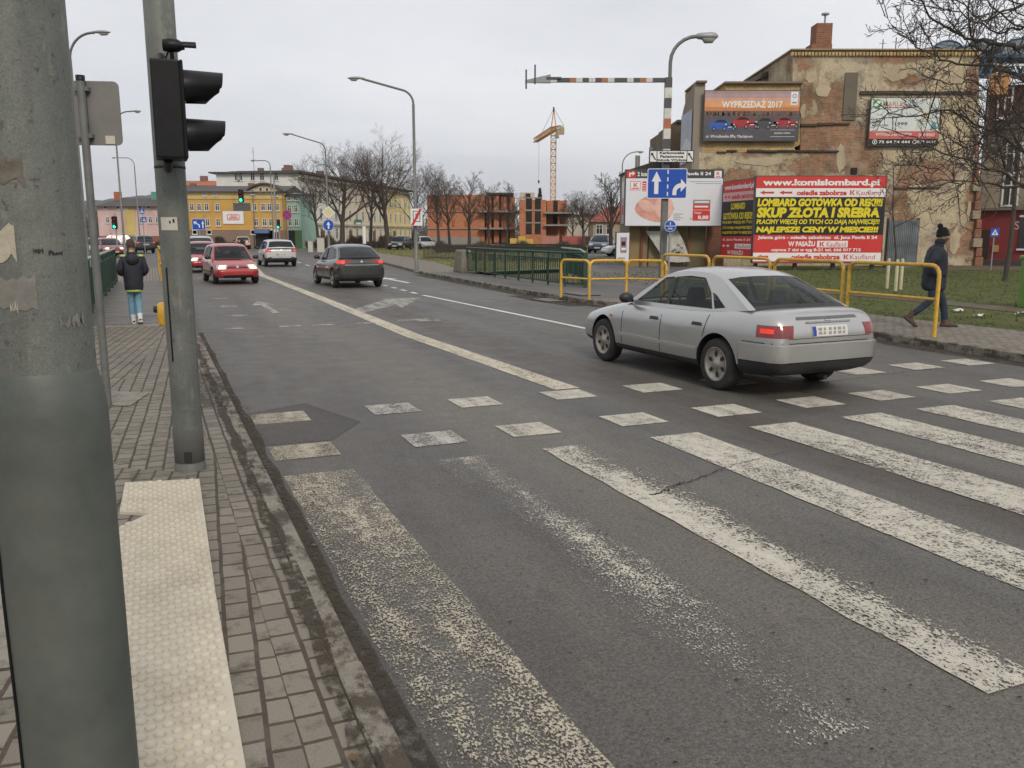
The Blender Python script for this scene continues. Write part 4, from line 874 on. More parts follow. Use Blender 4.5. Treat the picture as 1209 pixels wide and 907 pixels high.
def make_car(label, sp, paintm, loc, heading, cat='car', name=None, group=None, lit_front=False, lit_rear=False, glass=None, scale=1., seats=True, mirror=None, detail=True):
    glass = glass or GLS
    t = thing(name or 'car', label, cat, (loc[0], loc[1], loc[2] if len(loc) > 2 else .006), heading, group); t.scale = (scale,)*3
    bm_ = car_body(sp, paintm); link('body', bm_, t)
    bb = bmesh.new(); bb.from_mesh(bm_); bvh = BVHTree.FromBMesh(bb); bb.free()
    S = lambda x, z, s_: (Vector((x, 3*s_, z)), Vector((0, -s_, 0)))
    RR = lambda y, z: (Vector((-5, y, z)), Vector((1, 0, 0))); FR = lambda y, z: (Vector((5, y, z)), Vector((-1, 0, 0)))
    T = lambda x, y: (Vector((x, y, 4)), Vector((0, 0, -1)))
    def PO(cx): return lambda a, z: (Vector((cx+4*math.cos(R(a)), 4*math.sin(R(a)), z)), Vector((-math.cos(R(a)), -math.sin(R(a)), 0)))
    def patch(fn, quad, m, off=.004, nu=8, nv=5, mb=None, skirt=True):
        """quad: four (a, z) corners; laid on the body skin"""
        rows = []
        for i in range(nv+1):
            row = []
            for j in range(nu+1):
                u, w_ = j/nu, i/nv
                a = [(quad[0][k]*(1-u)+quad[1][k]*u)*(1-w_)+(quad[3][k]*(1-u)+quad[2][k]*u)*w_ for k in (0, 1)]
                o, d = fn(*a); h = bvh.ray_cast(o, d)
                if h[0] is None: return mb
                row.append(h[0]+h[1]*off if h[1].dot(d) < 0 else h[0]-h[1]*off)
            rows.append(row)
        mb = mb or MB(); mb.grid(rows, m)
        if skirt:
            edge = rows[0]+[r_[-1] for r_ in rows[1:]]+rows[-1][-2::-1]+[r_[0] for r_ in rows[-2:0:-1]]
            ctr = sum((p for r_ in rows for p in r_), Vector())/((nu+1)*(nv+1)); ins = Vector((sp['mid'], 0, ctr.z))
            inn = [p+(Vector((sp['mid'], 0, p.z))-p).normalized()*(off+.012) for p in edge]
            mb.grid([edge+edge[:1], inn+inn[:1]], m, smooth=False)
        return mb
    # cabin
    A0, A1, *mid, C1, C0 = sp['cab']; roofl = [A1]+mid+[C1]
    def stub(a, f, n_): a, f, n_ = Vector(a), Vector(f), Vector(n_); return tuple(a+(f-a).normalized()*(n_-a).length)
    cr = [stub(A1, A0, roofl[1])]+roofl+[stub(C1, C0, roofl[-2])]; roofl = []
    for i in range(1, len(cr)-2):
        for k in range(3):
            u = k/3; roofl.append(tuple(.5*(2*cr[i][d]+(cr[i+1][d]-cr[i-1][d])*u+(2*cr[i-1][d]-5*cr[i][d]+4*cr[i+1][d]-cr[i+2][d])*u*u+(3*cr[i][d]-cr[i-1][d]-3*cr[i+1][d]+cr[i+2][d])*u**3) for d in (0, 1)))
    roofl.append(C1)
    wb_, wr_ = sp['wbelt'], sp['wroof']; zr = max(p[1] for p in roofl)
    def yy(x, z):
        f = max(0, min(1, (z-.93*A0[1])/(zr-.93*A0[1]))); return wb_-(wb_-wr_)*(.7*f+.3*f*f)
    b = bmesh.new()
    for s_ in (1, -1):
        def loop(pts):
            vs = [b.verts.new((x, s_*yy(x, z), z)) for x, z in pts]; return [b.edges.new((vs[i], vs[(i+1) % len(vs)])) for i in range(len(vs))]
        def dens(pts):
            o = []
            for (x0, z0), (x1, z1) in zip(pts, pts[1:]+pts[:1]):
                k = max(1, int(math.hypot(x1-x0, z1-z0)/.12)); o += [(x0+(x1-x0)*i/k, z0+(z1-z0)*i/k) for i in range(k)]
            return o
        edges = loop(dens([A0]+roofl+[C0, (C0[0]*.5+A0[0]*.5, min(A0[1], C0[1])-.06)]))
        for wn in sp['win']: edges += loop(dens(wn))
        r_ = bmesh.ops.triangle_fill(b, edges=edges, use_beauty=True, normal=(0, s_, 0))
        for f in [g_ for g_ in r_['geom'] if isinstance(g_, bmesh.types.BMFace)]:
            c = f.calc_center_median()
            if any(inside(c.x, c.z, wn) for wn in sp['win']): b.faces.remove(f)
    me = bpy.data.meshes.new('cabin'); b.to_mesh(me); b.free()
    cb = MB(); cb.mi(paintm); cb.mi(TRIM)
    cb.add([v.co for v in me.vertices], [tuple(p.vertices) for p in me.polygons], paintm, smooth=True)
    bow, crown = sp.get('bow', .05), sp.get('crown', .055); V = [-1, -.9, -.62, -.3, 0, .3, .62, .9, 1]
    rows = []
    for i, (x, z) in enumerate(roofl):
        e = 1 if i == 0 else (-1 if i == len(roofl)-1 else 0); y0 = yy(x, z)
        rows.append([(x+e*bow*(1-v_*v_), y0*v_, z+crown*(1-v_**4)*(.8 if e else 1)) for v_ in V])
    # denser roof
    r2 = []
    for a_, c_ in zip(rows[:-1], rows[1:]):
        for k in range(3): r2.append([tuple(Vector(p)*(1-k/3)+Vector(q_)*(k/3)) for p, q_ in zip(a_, c_)])
    r2.append(rows[-1]); cb.grid(r2, paintm)
    panes = []
    for base, toprow, s_, nm in ((A0, rows[0], 1, 'windscreen'), (C0, rows[-1], -1, 'rear_window')):
        if nm == 'rear_window' and sp.get('norear'): pass
        bb_ = sp.get('bowb', .16)
        brow = [(base[0]+s_*bb_*(1-v_*v_), wb_*v_*.995, base[1]+.02*(1-v_*v_)) for v_ in V]
        U = sp['scr'] if nm == 'windscreen' else sp['rscr']
        gr = [[tuple(Vector(p)*(1-u)+Vector(q_)*u+Vector((s_*.03, 0, .025))*(4*u*(1-u)*(1-v_*v_))) for p, q_, v_ in zip(brow, toprow, V)] for u in U]
        gl = MB()
        for i in range(len(U)-1):
            for j in range(len(V)-1):
                f = [gr[i][j], gr[i][j+1], gr[i+1][j+1], gr[i+1][j]]
                border = i in (0, len(U)-2) or j in (0, len(V)-2)
                if border: cb.add(f, [(0, 1, 2, 3)], paintm if (i == 0 and nm == 'rear_window' and sp.get('hatch')) or j in (0, len(V)-2) or i == len(U)-2 else TRIM, smooth=True)
                else: gl.add(f, [(0, 1, 2, 3)], glass, smooth=True)
        panes.append((nm, gl))
    cme = cb.mesh('cabin'); bb = bmesh.new(); bb.from_mesh(cme); bmesh.ops.remove_doubles(bb, verts=bb.verts, dist=.004); bmesh.ops.recalc_face_normals(bb, faces=bb.faces); bb.to_mesh(cme); bb.free()
    link('roof', sharpen(cme, 42), t)
    for nm, gl in panes: gl.build(nm, t, weld=True)
    for s_ in (1, -1):
        for wn in sp['win']:
            gl = MB(); xs = [p[0] for p in wn]; gl.add([(x, s_*(yy(x, z)-.006), z) for x, z in wn], [tuple(range(len(wn)))], glass); gl.build('side_window', t)
            if detail:
                fr = MB(); c = Vector((sum(xs)/len(xs), 0, sum(p[1] for p in wn)/len(wn)))
                o_ = [Vector((x, s_*(yy(x, z)+.003), z)) for x, z in wn]; o2 = [p+(p-Vector((c.x, p.y, c.z))).normalized()*(.02 if max(xs)-min(xs) > .4 else .009) for p in o_]
                fr.grid([o_+o_[:1], o2+o2[:1]], TRIM, smooth=False); fr.build('window_trim', t)
    w0, w1 = sp['win'][0], sp['win'][1]
    for s_ in (1, -1):
        pb = MB(); pb.add([(x, s_*(yy(x, z)+.014), z) for x, z in (w0[-2], w0[-1], w1[0], w1[1])], [(0, 1, 2, 3)], TRIM); pb.build('pillar', t)
    if seats:
        zf = A0[1]-.02; xm = (A1[0]+C1[0])/2
        for x, ys in ((A1[0]-.32, (.36, -.36)), (C1[0]+.1, (.38, -.38))):
            for y in ys:
                sb = MB(); sb.box((x, y, zf+.02), (.16, .46, .14), SEATM, taper=(.8, .8)); sb.box((x-.03, y, zf+.19), (.1, .26, .17), SEATM, taper=(.7, .8)); sb.tube([(x-.02, y, zf), (x-.02, y, zf+.2)], .03, TRIM, 6); sb.build('seat', t, bev=.03)
        sb = MB(); sb.lathe([(.17, -.015), (.185, 0), (.17, .015)], TRIM, 16, axis='X', c=(A1[0]+.22, .36, zf+.02)); sb.build('steering_wheel', t)
    # wheels
    r_ = sp['wr']; tw = .19
    wm = MB(); wm.lathe([(r_*.62, -tw/2), (r_*.9, -tw/2), (r_*.97, -tw/2+.015), (r_, -tw/2+.04), (r_, tw/2-.04), (r_*.97, tw/2-.015), (r_*.9, tw/2), (r_*.62, tw/2)], TYRE, 36, axis='Y')
    rm = MB(); k = r_*.66; rm.lathe([(k, tw/2-.0), (k*.97, tw/2+.004), (k*.9, tw/2-.012), (k*.86, tw/2-.03), (k*.3, tw/2-.02), (k*.26, tw/2-.004), (0, tw/2-.002)], RIM, 36, axis='Y')
    hole = MB()
    for i in range(sp.get('holes', 6)):
        a = 2*math.pi*i/sp.get('holes', 6); cx_, cz_ = k*.6*math.cos(a), k*.6*math.sin(a); hw = k*.2
        vs = [(cx_+hw*(math.cos(u)*.95*math.cos(a)-math.sin(u)*.62*math.sin(a)*sp.get('hw', 1)), tw/2-.0185, cz_+hw*(math.cos(u)*.95*math.sin(a)+math.sin(u)*.62*math.cos(a)*sp.get('hw', 1))) for u in [2*math.pi*j/10 for j in range(10)]]
        hole.add(vs, [tuple(range(10))], RIMD)
    rm.add(hole.v, hole.f, RIMD); wme, rme = wm.mesh('wheel'), rm.mesh('rim')
    for wx in (sp['wb']/2, -sp['wb']/2):
        for s_ in (1, -1):
            o = link('wheel', wme, t, (wx, s_*(sp['tr']-tw/2), r_), 0 if s_ > 0 else math.pi); o.rotation_euler = (0, rnd.uniform(0, 1), 0 if s_ > 0 else math.pi)
            link('rim', rme, o)
    # lamps, plates, seams
    zt = sp['tl']
    for s_ in (1, -1):
        for nm, lst, fn in (('tail_lamp', sp['tl'], PO(sp['tlc'])), ('headlamp', sp['hl'], PO(sp['hlc']))):
            mb = None; base_ang = 180 if nm == 'tail_lamp' else 0
            for a0, a1, z0, z1, k, *sl in lst:
                m_ = {'r': TL0, 'R': TL1 if lit_rear else TL0, 's': TLA, 'h': HL1 if lit_front else HL0, 'c': HL0, 'o': mat('amber_lamp', (.5, .16, .02), .2, coat=1.)}[k]; sk = sl[0] if sl else 0
                q_ = [(base_ang-s_*a0, z0), (base_ang-s_*a1, z0+sk), (base_ang-s_*a1, z1+sk), (base_ang-s_*a0, z1)]
                mb = patch(PO(sp['tlc'] if nm == 'tail_lamp' else sp['hlc']), q_, m_, .006+.004*(k in 'hR' and len(lst) > 1), 10, 5, mb)
            if mb: mb.build(nm, t, fixn=True)
    def plate_(fn, y0, y1, z, sgn):
        mb = patch(fn, [(y0, z-.056), (y1, z-.056), (y1, z+.056), (y0, z+.056)], PLW, .01, 4, 2)
        if mb:
            d = (y1-y0)
            mb = patch(fn, [(y0, z-.052), (y0+d*.09, z-.052), (y0+d*.09, z+.052), (y0, z+.052)], PLB, .0125, 2, 2, mb, False) or mb
            for k in range(6):
                a0 = y0+d*(.15+.135*k+(.02 if k > 1 else 0)); e = (.0, .035, .02, .03, .0, .03)[k]; mb = patch(fn, [(a0, z-.036), (a0+d*(.105-e), z-.036), (a0+d*(.10-e*.5), z+.036), (a0+d*e*.6, z+.036)], PLK, .0125, 1, 1, mb, False) or mb
            mb.build('number_plate', t, fixn=True)
    plate_(RR, .26, -.26, sp['rp'], 1); plate_(FR, -.26, .26, sp['fp'], -1)
    for k, fn, quad, m_, off, nm in sp.get('dec', []):
        F = {'R': RR, 'F': FR, 'T': T}.get(fn)
        if fn == 'S':
            for s_ in (1, -1):
                mb = patch(lambda a, z, s_=s_: S(a, z, s_), quad, m_ or paintm, off, *k)
                if mb: mb.build(nm, t, fixn=True)
        elif fn == 'P':
            mb = None
            mb = patch(PO(quad[4]), quad[:4], m_ or paintm, off, *k)
            if mb: mb.build(nm, t, fixn=True)
        else:
            mb = patch(F, quad, m_ or paintm, off, *k)
            if mb: mb.build(nm, t, fixn=True)
    for s_ in (1, -1):
        mb = MB(); x, z = sp['mir']; y = s_*(wb_+.05)
        mb.ball((x, y+s_*.07, z), (.075, .11, .075), mirror or TRIM, 12, 8); mb.tube([(x+.03, y-s_*.06, z-.05), (x+.01, y+s_*.05, z-.03)], .025, TRIM, 8); mb.build('mirror', t)
    return t
def vseam(x, z0, z1, w_=.007, dx=0): return ((2, 10), 'S', [(x-w_, z0), (x+w_, z0), (x+w_+dx, z1), (x-w_+dx, z1)], SEAM, .0012, 'door_gap')
def hseam(x0, x1, z, w_=.006, dz=0): return ((14, 1), 'S', [(x0, z-w_), (x1, z-w_+dz), (x1, z+w_+dz), (x0, z+w_)], SEAM, .0012, 'door_gap')
XS = lambda f, r_: [r_, r_+.015, r_+.08, r_+.2, r_+.42, r_+.75, -1.0, -.6, -.2, .2, .6, .95, 1.25, f-.55, f-.32, f-.15, f-.06, f-.012, f]
SALOON = dict(wb=2.617, wr=.312, tr=.845, mid=0., xs=XS(2.2, -2.27),
    top=[(-2.27, .74), (-2.255, .80), (-2.20, .935), (-2.09, 1.0), (-1.85, 1.005), (-1.4, .99), (-.8, .945), (.1, .925), (.75, .915), (.95, .905), (1.5, .80), (1.9, .70), (2.1, .615), (2.2, .52)],
    bot=[(-2.27, .43), (-2.25, .34), (-2.1, .28), (-1.7, .24), (-1, .2), (1, .2), (1.7, .22), (2.1, .25), (2.2, .34)],
    wid=[(-2.27, .66), (-2.25, .72), (-2.15, .785), (-1.95, .83), (-1.4, .862), (-.6, .868), (.8, .866), (1.3, .86), (1.8, .81), (2.06, .73), (2.2, .60)],
    cab=[(.82, .905), (.10, 1.31), (-.14, 1.365), (-.46, 1.385), (-.78, 1.37), (-1.04, 1.32), (-1.77, .99)], wbelt=.77, wroof=.55, crown=.055, bow=.05, bowb=.17,
    scr=[0, .06, .35, .65, .93, 1], rscr=[0, .10, .35, .65, .93, 1],
    win=[[(.56, .955), (.085, 1.262), (-.08, 1.29), (-.12, .955)], [(-.20, .955), (-.165, 1.295), (-.45, 1.312), (-.72, 1.302), (-.93, 1.15), (-1.06, .962)], [(-1.10, .962), (-.99, 1.14), (-.80, 1.285), (-.93, 1.235), (-1.24, .99)]][:2]+[[(-1.115, .968), (-.99, 1.145), (-1.07, 1.12), (-1.30, .99)]],
    tl=[(35.5, 60, .712, .848, 'r'), (37, 47, .725, .775, 's'), (47.5, 57, .76, .81, 'R')], tlc=-1.5, hl=[(22, 46, .56, .69, 'h')], hlc=1.2, rp=.775, fp=.42, mir=(.62, .985), holes=6,
    dec=[vseam(.78, .30, .90), vseam(-.16, .27, .94), vseam(-1.05, .62, .955, dx=-.09), ((14, 2), 'S', [(-.95, .435), (.86, .445), (.86, .485), (-.95, .475)], None, .012, 'rub_strip'),
         ((14, 2), 'S', [(-.97, .200), (.97, .200), (.97, .262), (-.97, .262)], TRIM, .006, 'sill'),
         ((3, 2), 'S', [(-.10, .735), (.09, .735), (.07, .775), (-.08, .775)], TRIM, .016, 'door_handle'), ((3, 2), 'S', [(-1.02, .745), (-.83, .745), (-.85, .785), (-1.0, .785)], TRIM, .016, 'door_handle'),
         ((2, 2), 'S', [(1.05, .68), (1.12, .68), (1.12, .71), (1.05, .71)], mat('side_repeater', (.42, .07, .03), .3), .006, 'side_repeater'),
         ((24, 5), 'P', [(115, .445), (245, .445), (245, .63), (115, .63), -1.35], None, .035, 'bumper'), ((24, 3), 'P', [(115, .29), (245, .29), (245, .435), (115, .435), -1.35], TRIM, .026, 'bumper_lip'),
         ((24, 1), 'P', [(116, .645), (244, .645), (244, .655), (116, .655), -1.35], SEAM, .002, 'bumper_gap'),
         ((10, 1), 'R', [(.62, .70), (-.62, .70), (-.62, .706), (.62, .706)], SEAM, .003, 'boot_gap'),
         ((8, 1), 'R', [(.33, .865), (-.33, .865), (-.33, .88), (.33, .88)], mat('boot_handle', (.30, .30, .31), .3, .6), .012, 'boot_handle'), ((3, 2), 'R', [(.04, .885), (-.04, .885), (-.04, .90), (.04, .90)], CHR, .008, 'badge'),
         ((8, 2), 'R', [(.46, .905), (-.46, .905), (-.44, .935), (.44, .935)], mat('boot_edge', (.15, .15, .15), .4, .5), .004, 'boot_strip')])
A4P = paint('silver_metallic', (.475, .47, .452), .75, .32, .0)
def heading(dx, dy): return math.atan2(dy, dx)
a4 = make_car('silver four-door saloon passing the crossing, rear towards the yellow rails', SALOON, A4P, (2.565, 11.22), R(115.0), 'car', 'saloon_car', None, lit_rear=True, scale=.965)
b = MB(); b.tube([(-2.12, -.0, .24), (-2.24, .0, .235)], .028, DARKM, 10); b.build('exhaust_pipe', a4)
def variant(base, **k): d = dict(base); d.update(k); return d
HATCH = dict(wb=2.47, wr=.285, tr=.80, mid=0., xs=XS(1.98, -1.84),
    top=[(-1.84, .78), (-1.82, .9), (-1.7, .965), (-1.2, .95), (.1, .905), (.8, .885), (1.05, .87), (1.5, .77), (1.8, .68), (1.93, .57), (1.98, .47)],
    bot=[(-1.84, .40), (-1.8, .3), (-1.6, .24), (-1, .19), (1, .19), (1.6, .21), (1.9, .24), (1.98, .32)],
    wid=[(-1.84, .70), (-1.8, .755), (-1.6, .805), (-1, .825), (.8, .82), (1.3, .80), (1.7, .755), (1.9, .68), (1.98, .58)],
    cab=[(.98, .865), (.22, 1.33), (-.1, 1.385), (-.6, 1.39), (-1.2, 1.365), (-1.5, 1.32), (-1.78, .935)], wbelt=.735, wroof=.56, crown=.045, bow=.05, bowb=.15, hatch=True,
    scr=[0, .06, .35, .65, .93, 1], rscr=[0, .12, .35, .65, .90, 1],
    win=[[(.66, .915), (.2, 1.27), (-.02, 1.305), (-.05, .915)], [(-.13, .915), (-.1, 1.31), (-.6, 1.318), (-1.0, 1.30), (-1.08, .93)], [(-1.16, .935), (-1.1, 1.28), (-1.33, 1.24), (-1.47, .98)]],
    tl=[(38, 60, .70, .92, 'R')], tlc=-1.1, hl=[(22, 45, .53, .69, 'c'), (25.5, 37, .555, .67, 'h')], hlc=1.0, rp=.56, fp=.40, mir=(.72, .94), holes=7,
    dec=[vseam(.78, .27, .87), vseam(-.09, .25, .9), vseam(-1.0, .55, .92), ((14, 2), 'S', [(-.9, .40), (.86, .40), (.86, .45), (-.9, .45)], TRIM, .01, 'rub_strip'), ((3, 2), 'S', [(-.02, .72), (.14, .72), (.14, .755), (-.02, .755)], TRIM, .014, 'door_handle'),
         ((24, 4), 'P', [(-58, .27), (58, .27), (58, .46), (-58, .46), 1.1], None, .03, 'bumper'), ((8, 3), 'F', [(-.40, .575), (.40, .575), (.34, .62), (-.34, .62)], TRIM, .006, 'grille'), ((8, 2), 'F', [(-.5, .27), (.5, .27), (.5, .335), (-.5, .335)], TRIM, .036, 'air_intake'), ((2, 2), 'F', [(-.045, .58), (.045, .58), (.045, .66), (-.045, .66)], CHR, .012, 'badge'),
         ((24, 4), 'P', [(122, .30), (238, .30), (238, .50), (122, .50), -1.1], TRIM, .03, 'rear_bumper')])
REDP = paint('faded_red', (.36, .020, .022), 0., .34, .3); RED2 = paint('dark_red', (.30, .018, .024), .2, .3); MZR = paint('deep_red_metallic', (.22, .010, .016), .3, .28)
def along(px_, Yax, dist, sgn=1):                    # place by the axle seen in the photo
    p = AT(px_, 290, Yax); return (p.x+RD[0]*dist*sgn, Yax+RD[1]*dist*sgn)
make_car('faded red hatchback with lit headlights leading the oncoming cars', HATCH, REDP, along(272.5, 31.2, 1.22), FWD+math.pi+R(4), 'car', 'hatchback_car', None, lit_front=True)
make_car('second oncoming red car, half hidden by the signal pole and the leading hatchback', variant(HATCH, tl=HATCH['tl']), RED2, along(240, 40.5, 1.2), FWD+math.pi+R(2), 'car', 'hatchback_car', None, lit_front=True)
GOLF = variant(HATCH, wb=2.58, wr=.31, xs=XS(2.0, -2.02), tr=.86,
    top=[(-2.02, .8), (-2.0, .95), (-1.88, 1.03), (-1.3, 1.0), (.1, .945), (.85, .92), (1.1, .90), (1.5, .80), (1.8, .70), (1.95, .58), (2.0, .47)], bot=[(-2.02, .42), (-1.98, .3), (-1.7, .24), (-1, .2), (1, .2), (1.6, .22), (1.92, .25), (2.0, .33)],
    wid=[(-2.02, .74), (-1.98, .80), (-1.75, .855), (-1, .875), (.8, .87), (1.3, .855), (1.75, .80), (1.92, .71), (2.0, .6)],
    cab=[(1.0, .90), (.28, 1.37), (-.05, 1.435), (-.6, 1.445), (-1.3, 1.42), (-1.66, 1.38), (-1.95, 1.0)], wbelt=.785, wroof=.60,
    win=[[(.70, .95), (.26, 1.31), (.02, 1.35), (-.03, .955)], [(-.11, .955), (-.06, 1.355), (-.6, 1.365), (-1.02, 1.345), (-1.12, .975)], [(-1.2, .98), (-1.13, 1.33), (-1.4, 1.28), (-1.58, 1.03)]],
    tl=[(36, 62, .80, .95, 'r'), (40, 55, .82, .93, 'R')], tlc=-1.25, rp=.66, fp=.42, mir=(.78, .99),
    dec=[vseam(.8, .3, .9), vseam(-.07, .27, .94), vseam(-1.05, .6, .96), ((24, 4), 'P', [(117, .28), (243, .28), (243, .48), (117, .48), -1.25], TRIM, .03, 'rear_bumper'), ((8, 1), 'R', [(.6, .53), (-.6, .53), (-.6, .54), (.6, .54)], SEAM, .003, 'tailgate_gap'), ((2, 2), 'R', [(.05, .86), (-.05, .86), (-.05, .94), (.05, .94)], CHR, .012, 'badge')])
make_car('silver-white hatchback driving away in the middle of the road', GOLF, paint('pale_silver', (.56, .56, .54), .3, .34), along(329, 47.6, 1.29), FWD+R(1), 'car', 'hatchback_car', None, lit_rear=True, glass=GLSD)
C5 = variant(SALOON, wb=2.75, wr=.325, tr=.88, xs=XS(2.3, -2.18), 
    top=[(-2.18, .80), (-2.165, .92), (-2.08, 1.04), (-1.9, 1.075), (-1.5, 1.06), (-.8, 1.0), (.1, .965), (.85, .945), (1.1, .93), (1.6, .83), (2.0, .74), (2.2, .64), (2.3, .52)],
    bot=[(-2.18, .42), (-2.15, .32), (-2., .26), (-1.5, .22), (1.4, .2), (1.9, .22), (2.2, .26), (2.3, .34)],
    wid=[(-2.18, .72), (-2.15, .78), (-2.03, .84), (-1.6, .875), (-.6, .885), (.8, .885), (1.4, .87), (1.9, .81), (2.18, .71), (2.3, .6)],
    cab=[(.98, .93), (.22, 1.385), (-.1, 1.45), (-.55, 1.47), (-1.0, 1.45), (-1.3, 1.40), (-1.98, 1.05)], wbelt=.79, wroof=.60, bowb=.14,
    win=[[(.68, .985), (.2, 1.32), (-.02, 1.36), (-.06, .985)], [(-.14, .985), (-.1, 1.365), (-.55, 1.39), (-.95, 1.365), (-1.08, .995)], [(-1.15, 1.0), (-1.04, 1.35), (-1.25, 1.31), (-1.55, 1.06)]],
    tl=[(30, 62, .84, .985, 'r'), (37, 54, .86, .965, 'R'), (22, 30, .92, .985, 'r', -.02)], tlc=-1.35, rp=.575, fp=.42, mir=(.80, 1.03), holes=5,
    dec=[vseam(.8, .3, .92), vseam(-.1, .27, .97), vseam(-1.1, .6, .98), ((3, 2), 'S', [(-.05, .76), (.12, .76), (.12, .79), (-.05, .79)], CHR, .014, 'door_handle'),
         ((24, 4), 'P', [(119, .32), (241, .32), (241, .70), (119, .70), -1.3], None, .03, 'bumper'), ((24, 2), 'P', [(119, .27), (241, .27), (241, .36), (119, .36), -1.3], TRIM, .028, 'bumper_lip'), ((10, 1), 'R', [(.6, .80), (-.6, .80), (-.6, .825), (.6, .825)], CHR, .008, 'chrome_strip'), ((2, 2), 'R', [(.055, .90), (-.055, .90), (-.0, .975), (.0, .975)], CHR, .014, 'badge')])
make_car('dark grey four-door car with lit red tail lights driving away', C5, paint('dark_grey_metallic', (.045, .047, .046), .4, .3, .35), along(418, 29.0, 1.37), FWD+R(2.5), 'car', 'saloon_car', None, lit_rear=True, glass=GLSD, scale=.95)
SUV = variant(GOLF, wr=.35, tr=.88, top=[(x, z+.14) for x, z in GOLF['top']], bot=[(x, z+.06) for x, z in GOLF['bot']], cab=[(x, z+.17) for x, z in GOLF['cab']], win=[[(x, z+.17) for x, z in w2] for w2 in GOLF['win']], tl=[(34, 60, .92, 1.06, 'r'), (38, 50, .94, 1.04, 'R')], hl=[(24, 46, .72, .84, 'c'), (27, 36, .73, .83, 'h')], rp=.82, fp=.5, mir=(.78, 1.16), wid=[(x, w2*1.02) for x, w2 in GOLF['wid']], wbelt=.80, dec=[vseam(.8, .4, 1.0), vseam(-.07, .37, 1.05), ((24, 4), 'P', [(117, .34), (243, .34), (243, .60), (117, .60), -1.25], TRIM, .03, 'rear_bumper'), ((8, 3), 'F', [(-.45, .58), (.45, .58), (.4, .70), (-.4, .70)], TRIM, .008, 'grille')])
make_car('deep red crossover with lit headlights turning at the junction behind the railing', variant(GOLF, top=[(x, z+.04) for x, z in GOLF['top']], hl=[(22, 46, .62, .74, 'c'), (26, 37, .63, .735, 'h')]), MZR, (-31.6, 67.2), heading(.62, -.79), 'car', 'crossover_car', None, lit_front=True, glass=GLSD, seats=False)
make_car('dark grey estate seen from behind beyond the boy, before the pink house', SUV, paint('graphite', (.075, .085, .10), .4, .3), (-34.9, 80.5), heading(-.62, .78), 'car', 'estate_car', None, lit_rear=True, glass=GLSD, seats=False)
make_car('cream hatchback seen from behind in front of the yellow house', GOLF, paint('cream_paint', (.55, .50, .38), 0., .35), (-31.9, 101.5), heading(-.35, .94), 'car', 'hatchback_car', None, lit_rear=True, glass=GLSD, seats=False)
make_car('light grey estate car behind the red cars, half hidden by the signal pole', SUV, paint('light_grey', (.42, .44, .44), .3, .35), (-18.9, 52.0), FWD+math.pi, 'car', 'estate_car', None, glass=GLSD, seats=False)
make_car('white van parked behind the red crossover, by the pink house', SUV, paint('van_white', (.6, .6, .58), 0., .4), (-44.2, 95), R(200), 'van', 'white_van', None, glass=GLSD, seats=False)
make_car('teal car partly hidden behind the deep red crossover', HATCH, paint('dull_teal', (.10, .17, .16), .2, .4), (-37.2, 76), heading(.6, -.8), 'car', 'hatchback_car', None, glass=GLSD, seats=False)
make_car('white hatchback parked on the side lane, nose out behind the poster board', HATCH, paint('clean_white', (.66, .66, .65), 0., .3), (8.75, 64.5, .12), heading(-1, -.22), 'car', 'hatchback_car', None, glass=GLSD, seats=False)
make_car('dark blue car parked behind the white hatchback in the side lane', SUV, paint('dark_blue', (.03, .045, .075), .3, .35), (7.9, 76, .1), heading(-.3, -1), 'car', 'estate_car', None, glass=GLSD, seats=False)
make_car('silver car with blue roof lights behind the dark blue car', HATCH, paint('lane_silver', (.5, .52, .55), .4, .35), (8.4, 84, .1), heading(-.2, -1), 'car', 'patrol_car', None, glass=GLSD, seats=False)
b = MB(); b.box((-.2, 0, 1.50), (.25, .9, .12), glow('blue_beacon', (.1, .3, .9), 1.)); b.build('light_bar', COL.objects['patrol_car'], bev=.02)
make_car('black car parked under the big bare trees', GOLF, paint('black_paint', (.02, .022, .026), .2, .3), (-12.1, 93, .1), heading(-.2, -1), 'car', 'parked_car', None, glass=GLSD, seats=False)
make_car('pale car parked under the bare trees right of the black one', HATCH, paint('pale_paint', (.5, .5, .5), .2, .35), (-9.7, 95, .1), heading(.35, -.95), 'car', 'parked_car', None, glass=GLSD, seats=False)
# ================= PEOPLE =================
SKIN = mat('skin', (.46, .28, .20), .6, var=.12, vscale=14.)
def skinned(chains, name, m, levels=2, wrinkle=0., wsc=9., root=0):
    """chains: lists of (x, y, z, radius[, radius2]); points that coincide are shared"""
    b = bmesh.new(); L = b.verts.layers.skin.verify(); idx = {}
    for ch in chains:
        prev = None
        for p in ch:
            k = tuple(round(c, 4) for c in p[:3])
            if k not in idx: v = b.verts.new(k); v[L].radius = (p[3], p[4] if len(p) > 4 else p[3]); idx[k] = v; v[L].use_root = len(idx) == 1
            v = idx[k]
            if prev and prev != v and not b.edges.get((prev, v)): b.edges.new((prev, v))
            prev = v
    me = bpy.data.meshes.new(name); b.to_mesh(me); b.free()
    def mods(o):
        o.modifiers.new('skin', 'SKIN').use_smooth_shade = True; s_ = o.modifiers.new('sub', 'SUBSURF'); s_.levels = levels; s_.render_levels = levels
    out = evald(me, mods); out.name = name; out.materials.clear(); out.materials.append(m)
    if wrinkle:
        for v in out.vertices:
            n_ = mnoise.noise(Vector((v.co.x*wsc, v.co.y*wsc, v.co.z*wsc*1.8)))+.5*mnoise.noise(v.co*wsc*2.3)
            v.co += v.normal*n_*wrinkle
    for p in out.polygons: p.use_smooth = True
    return out
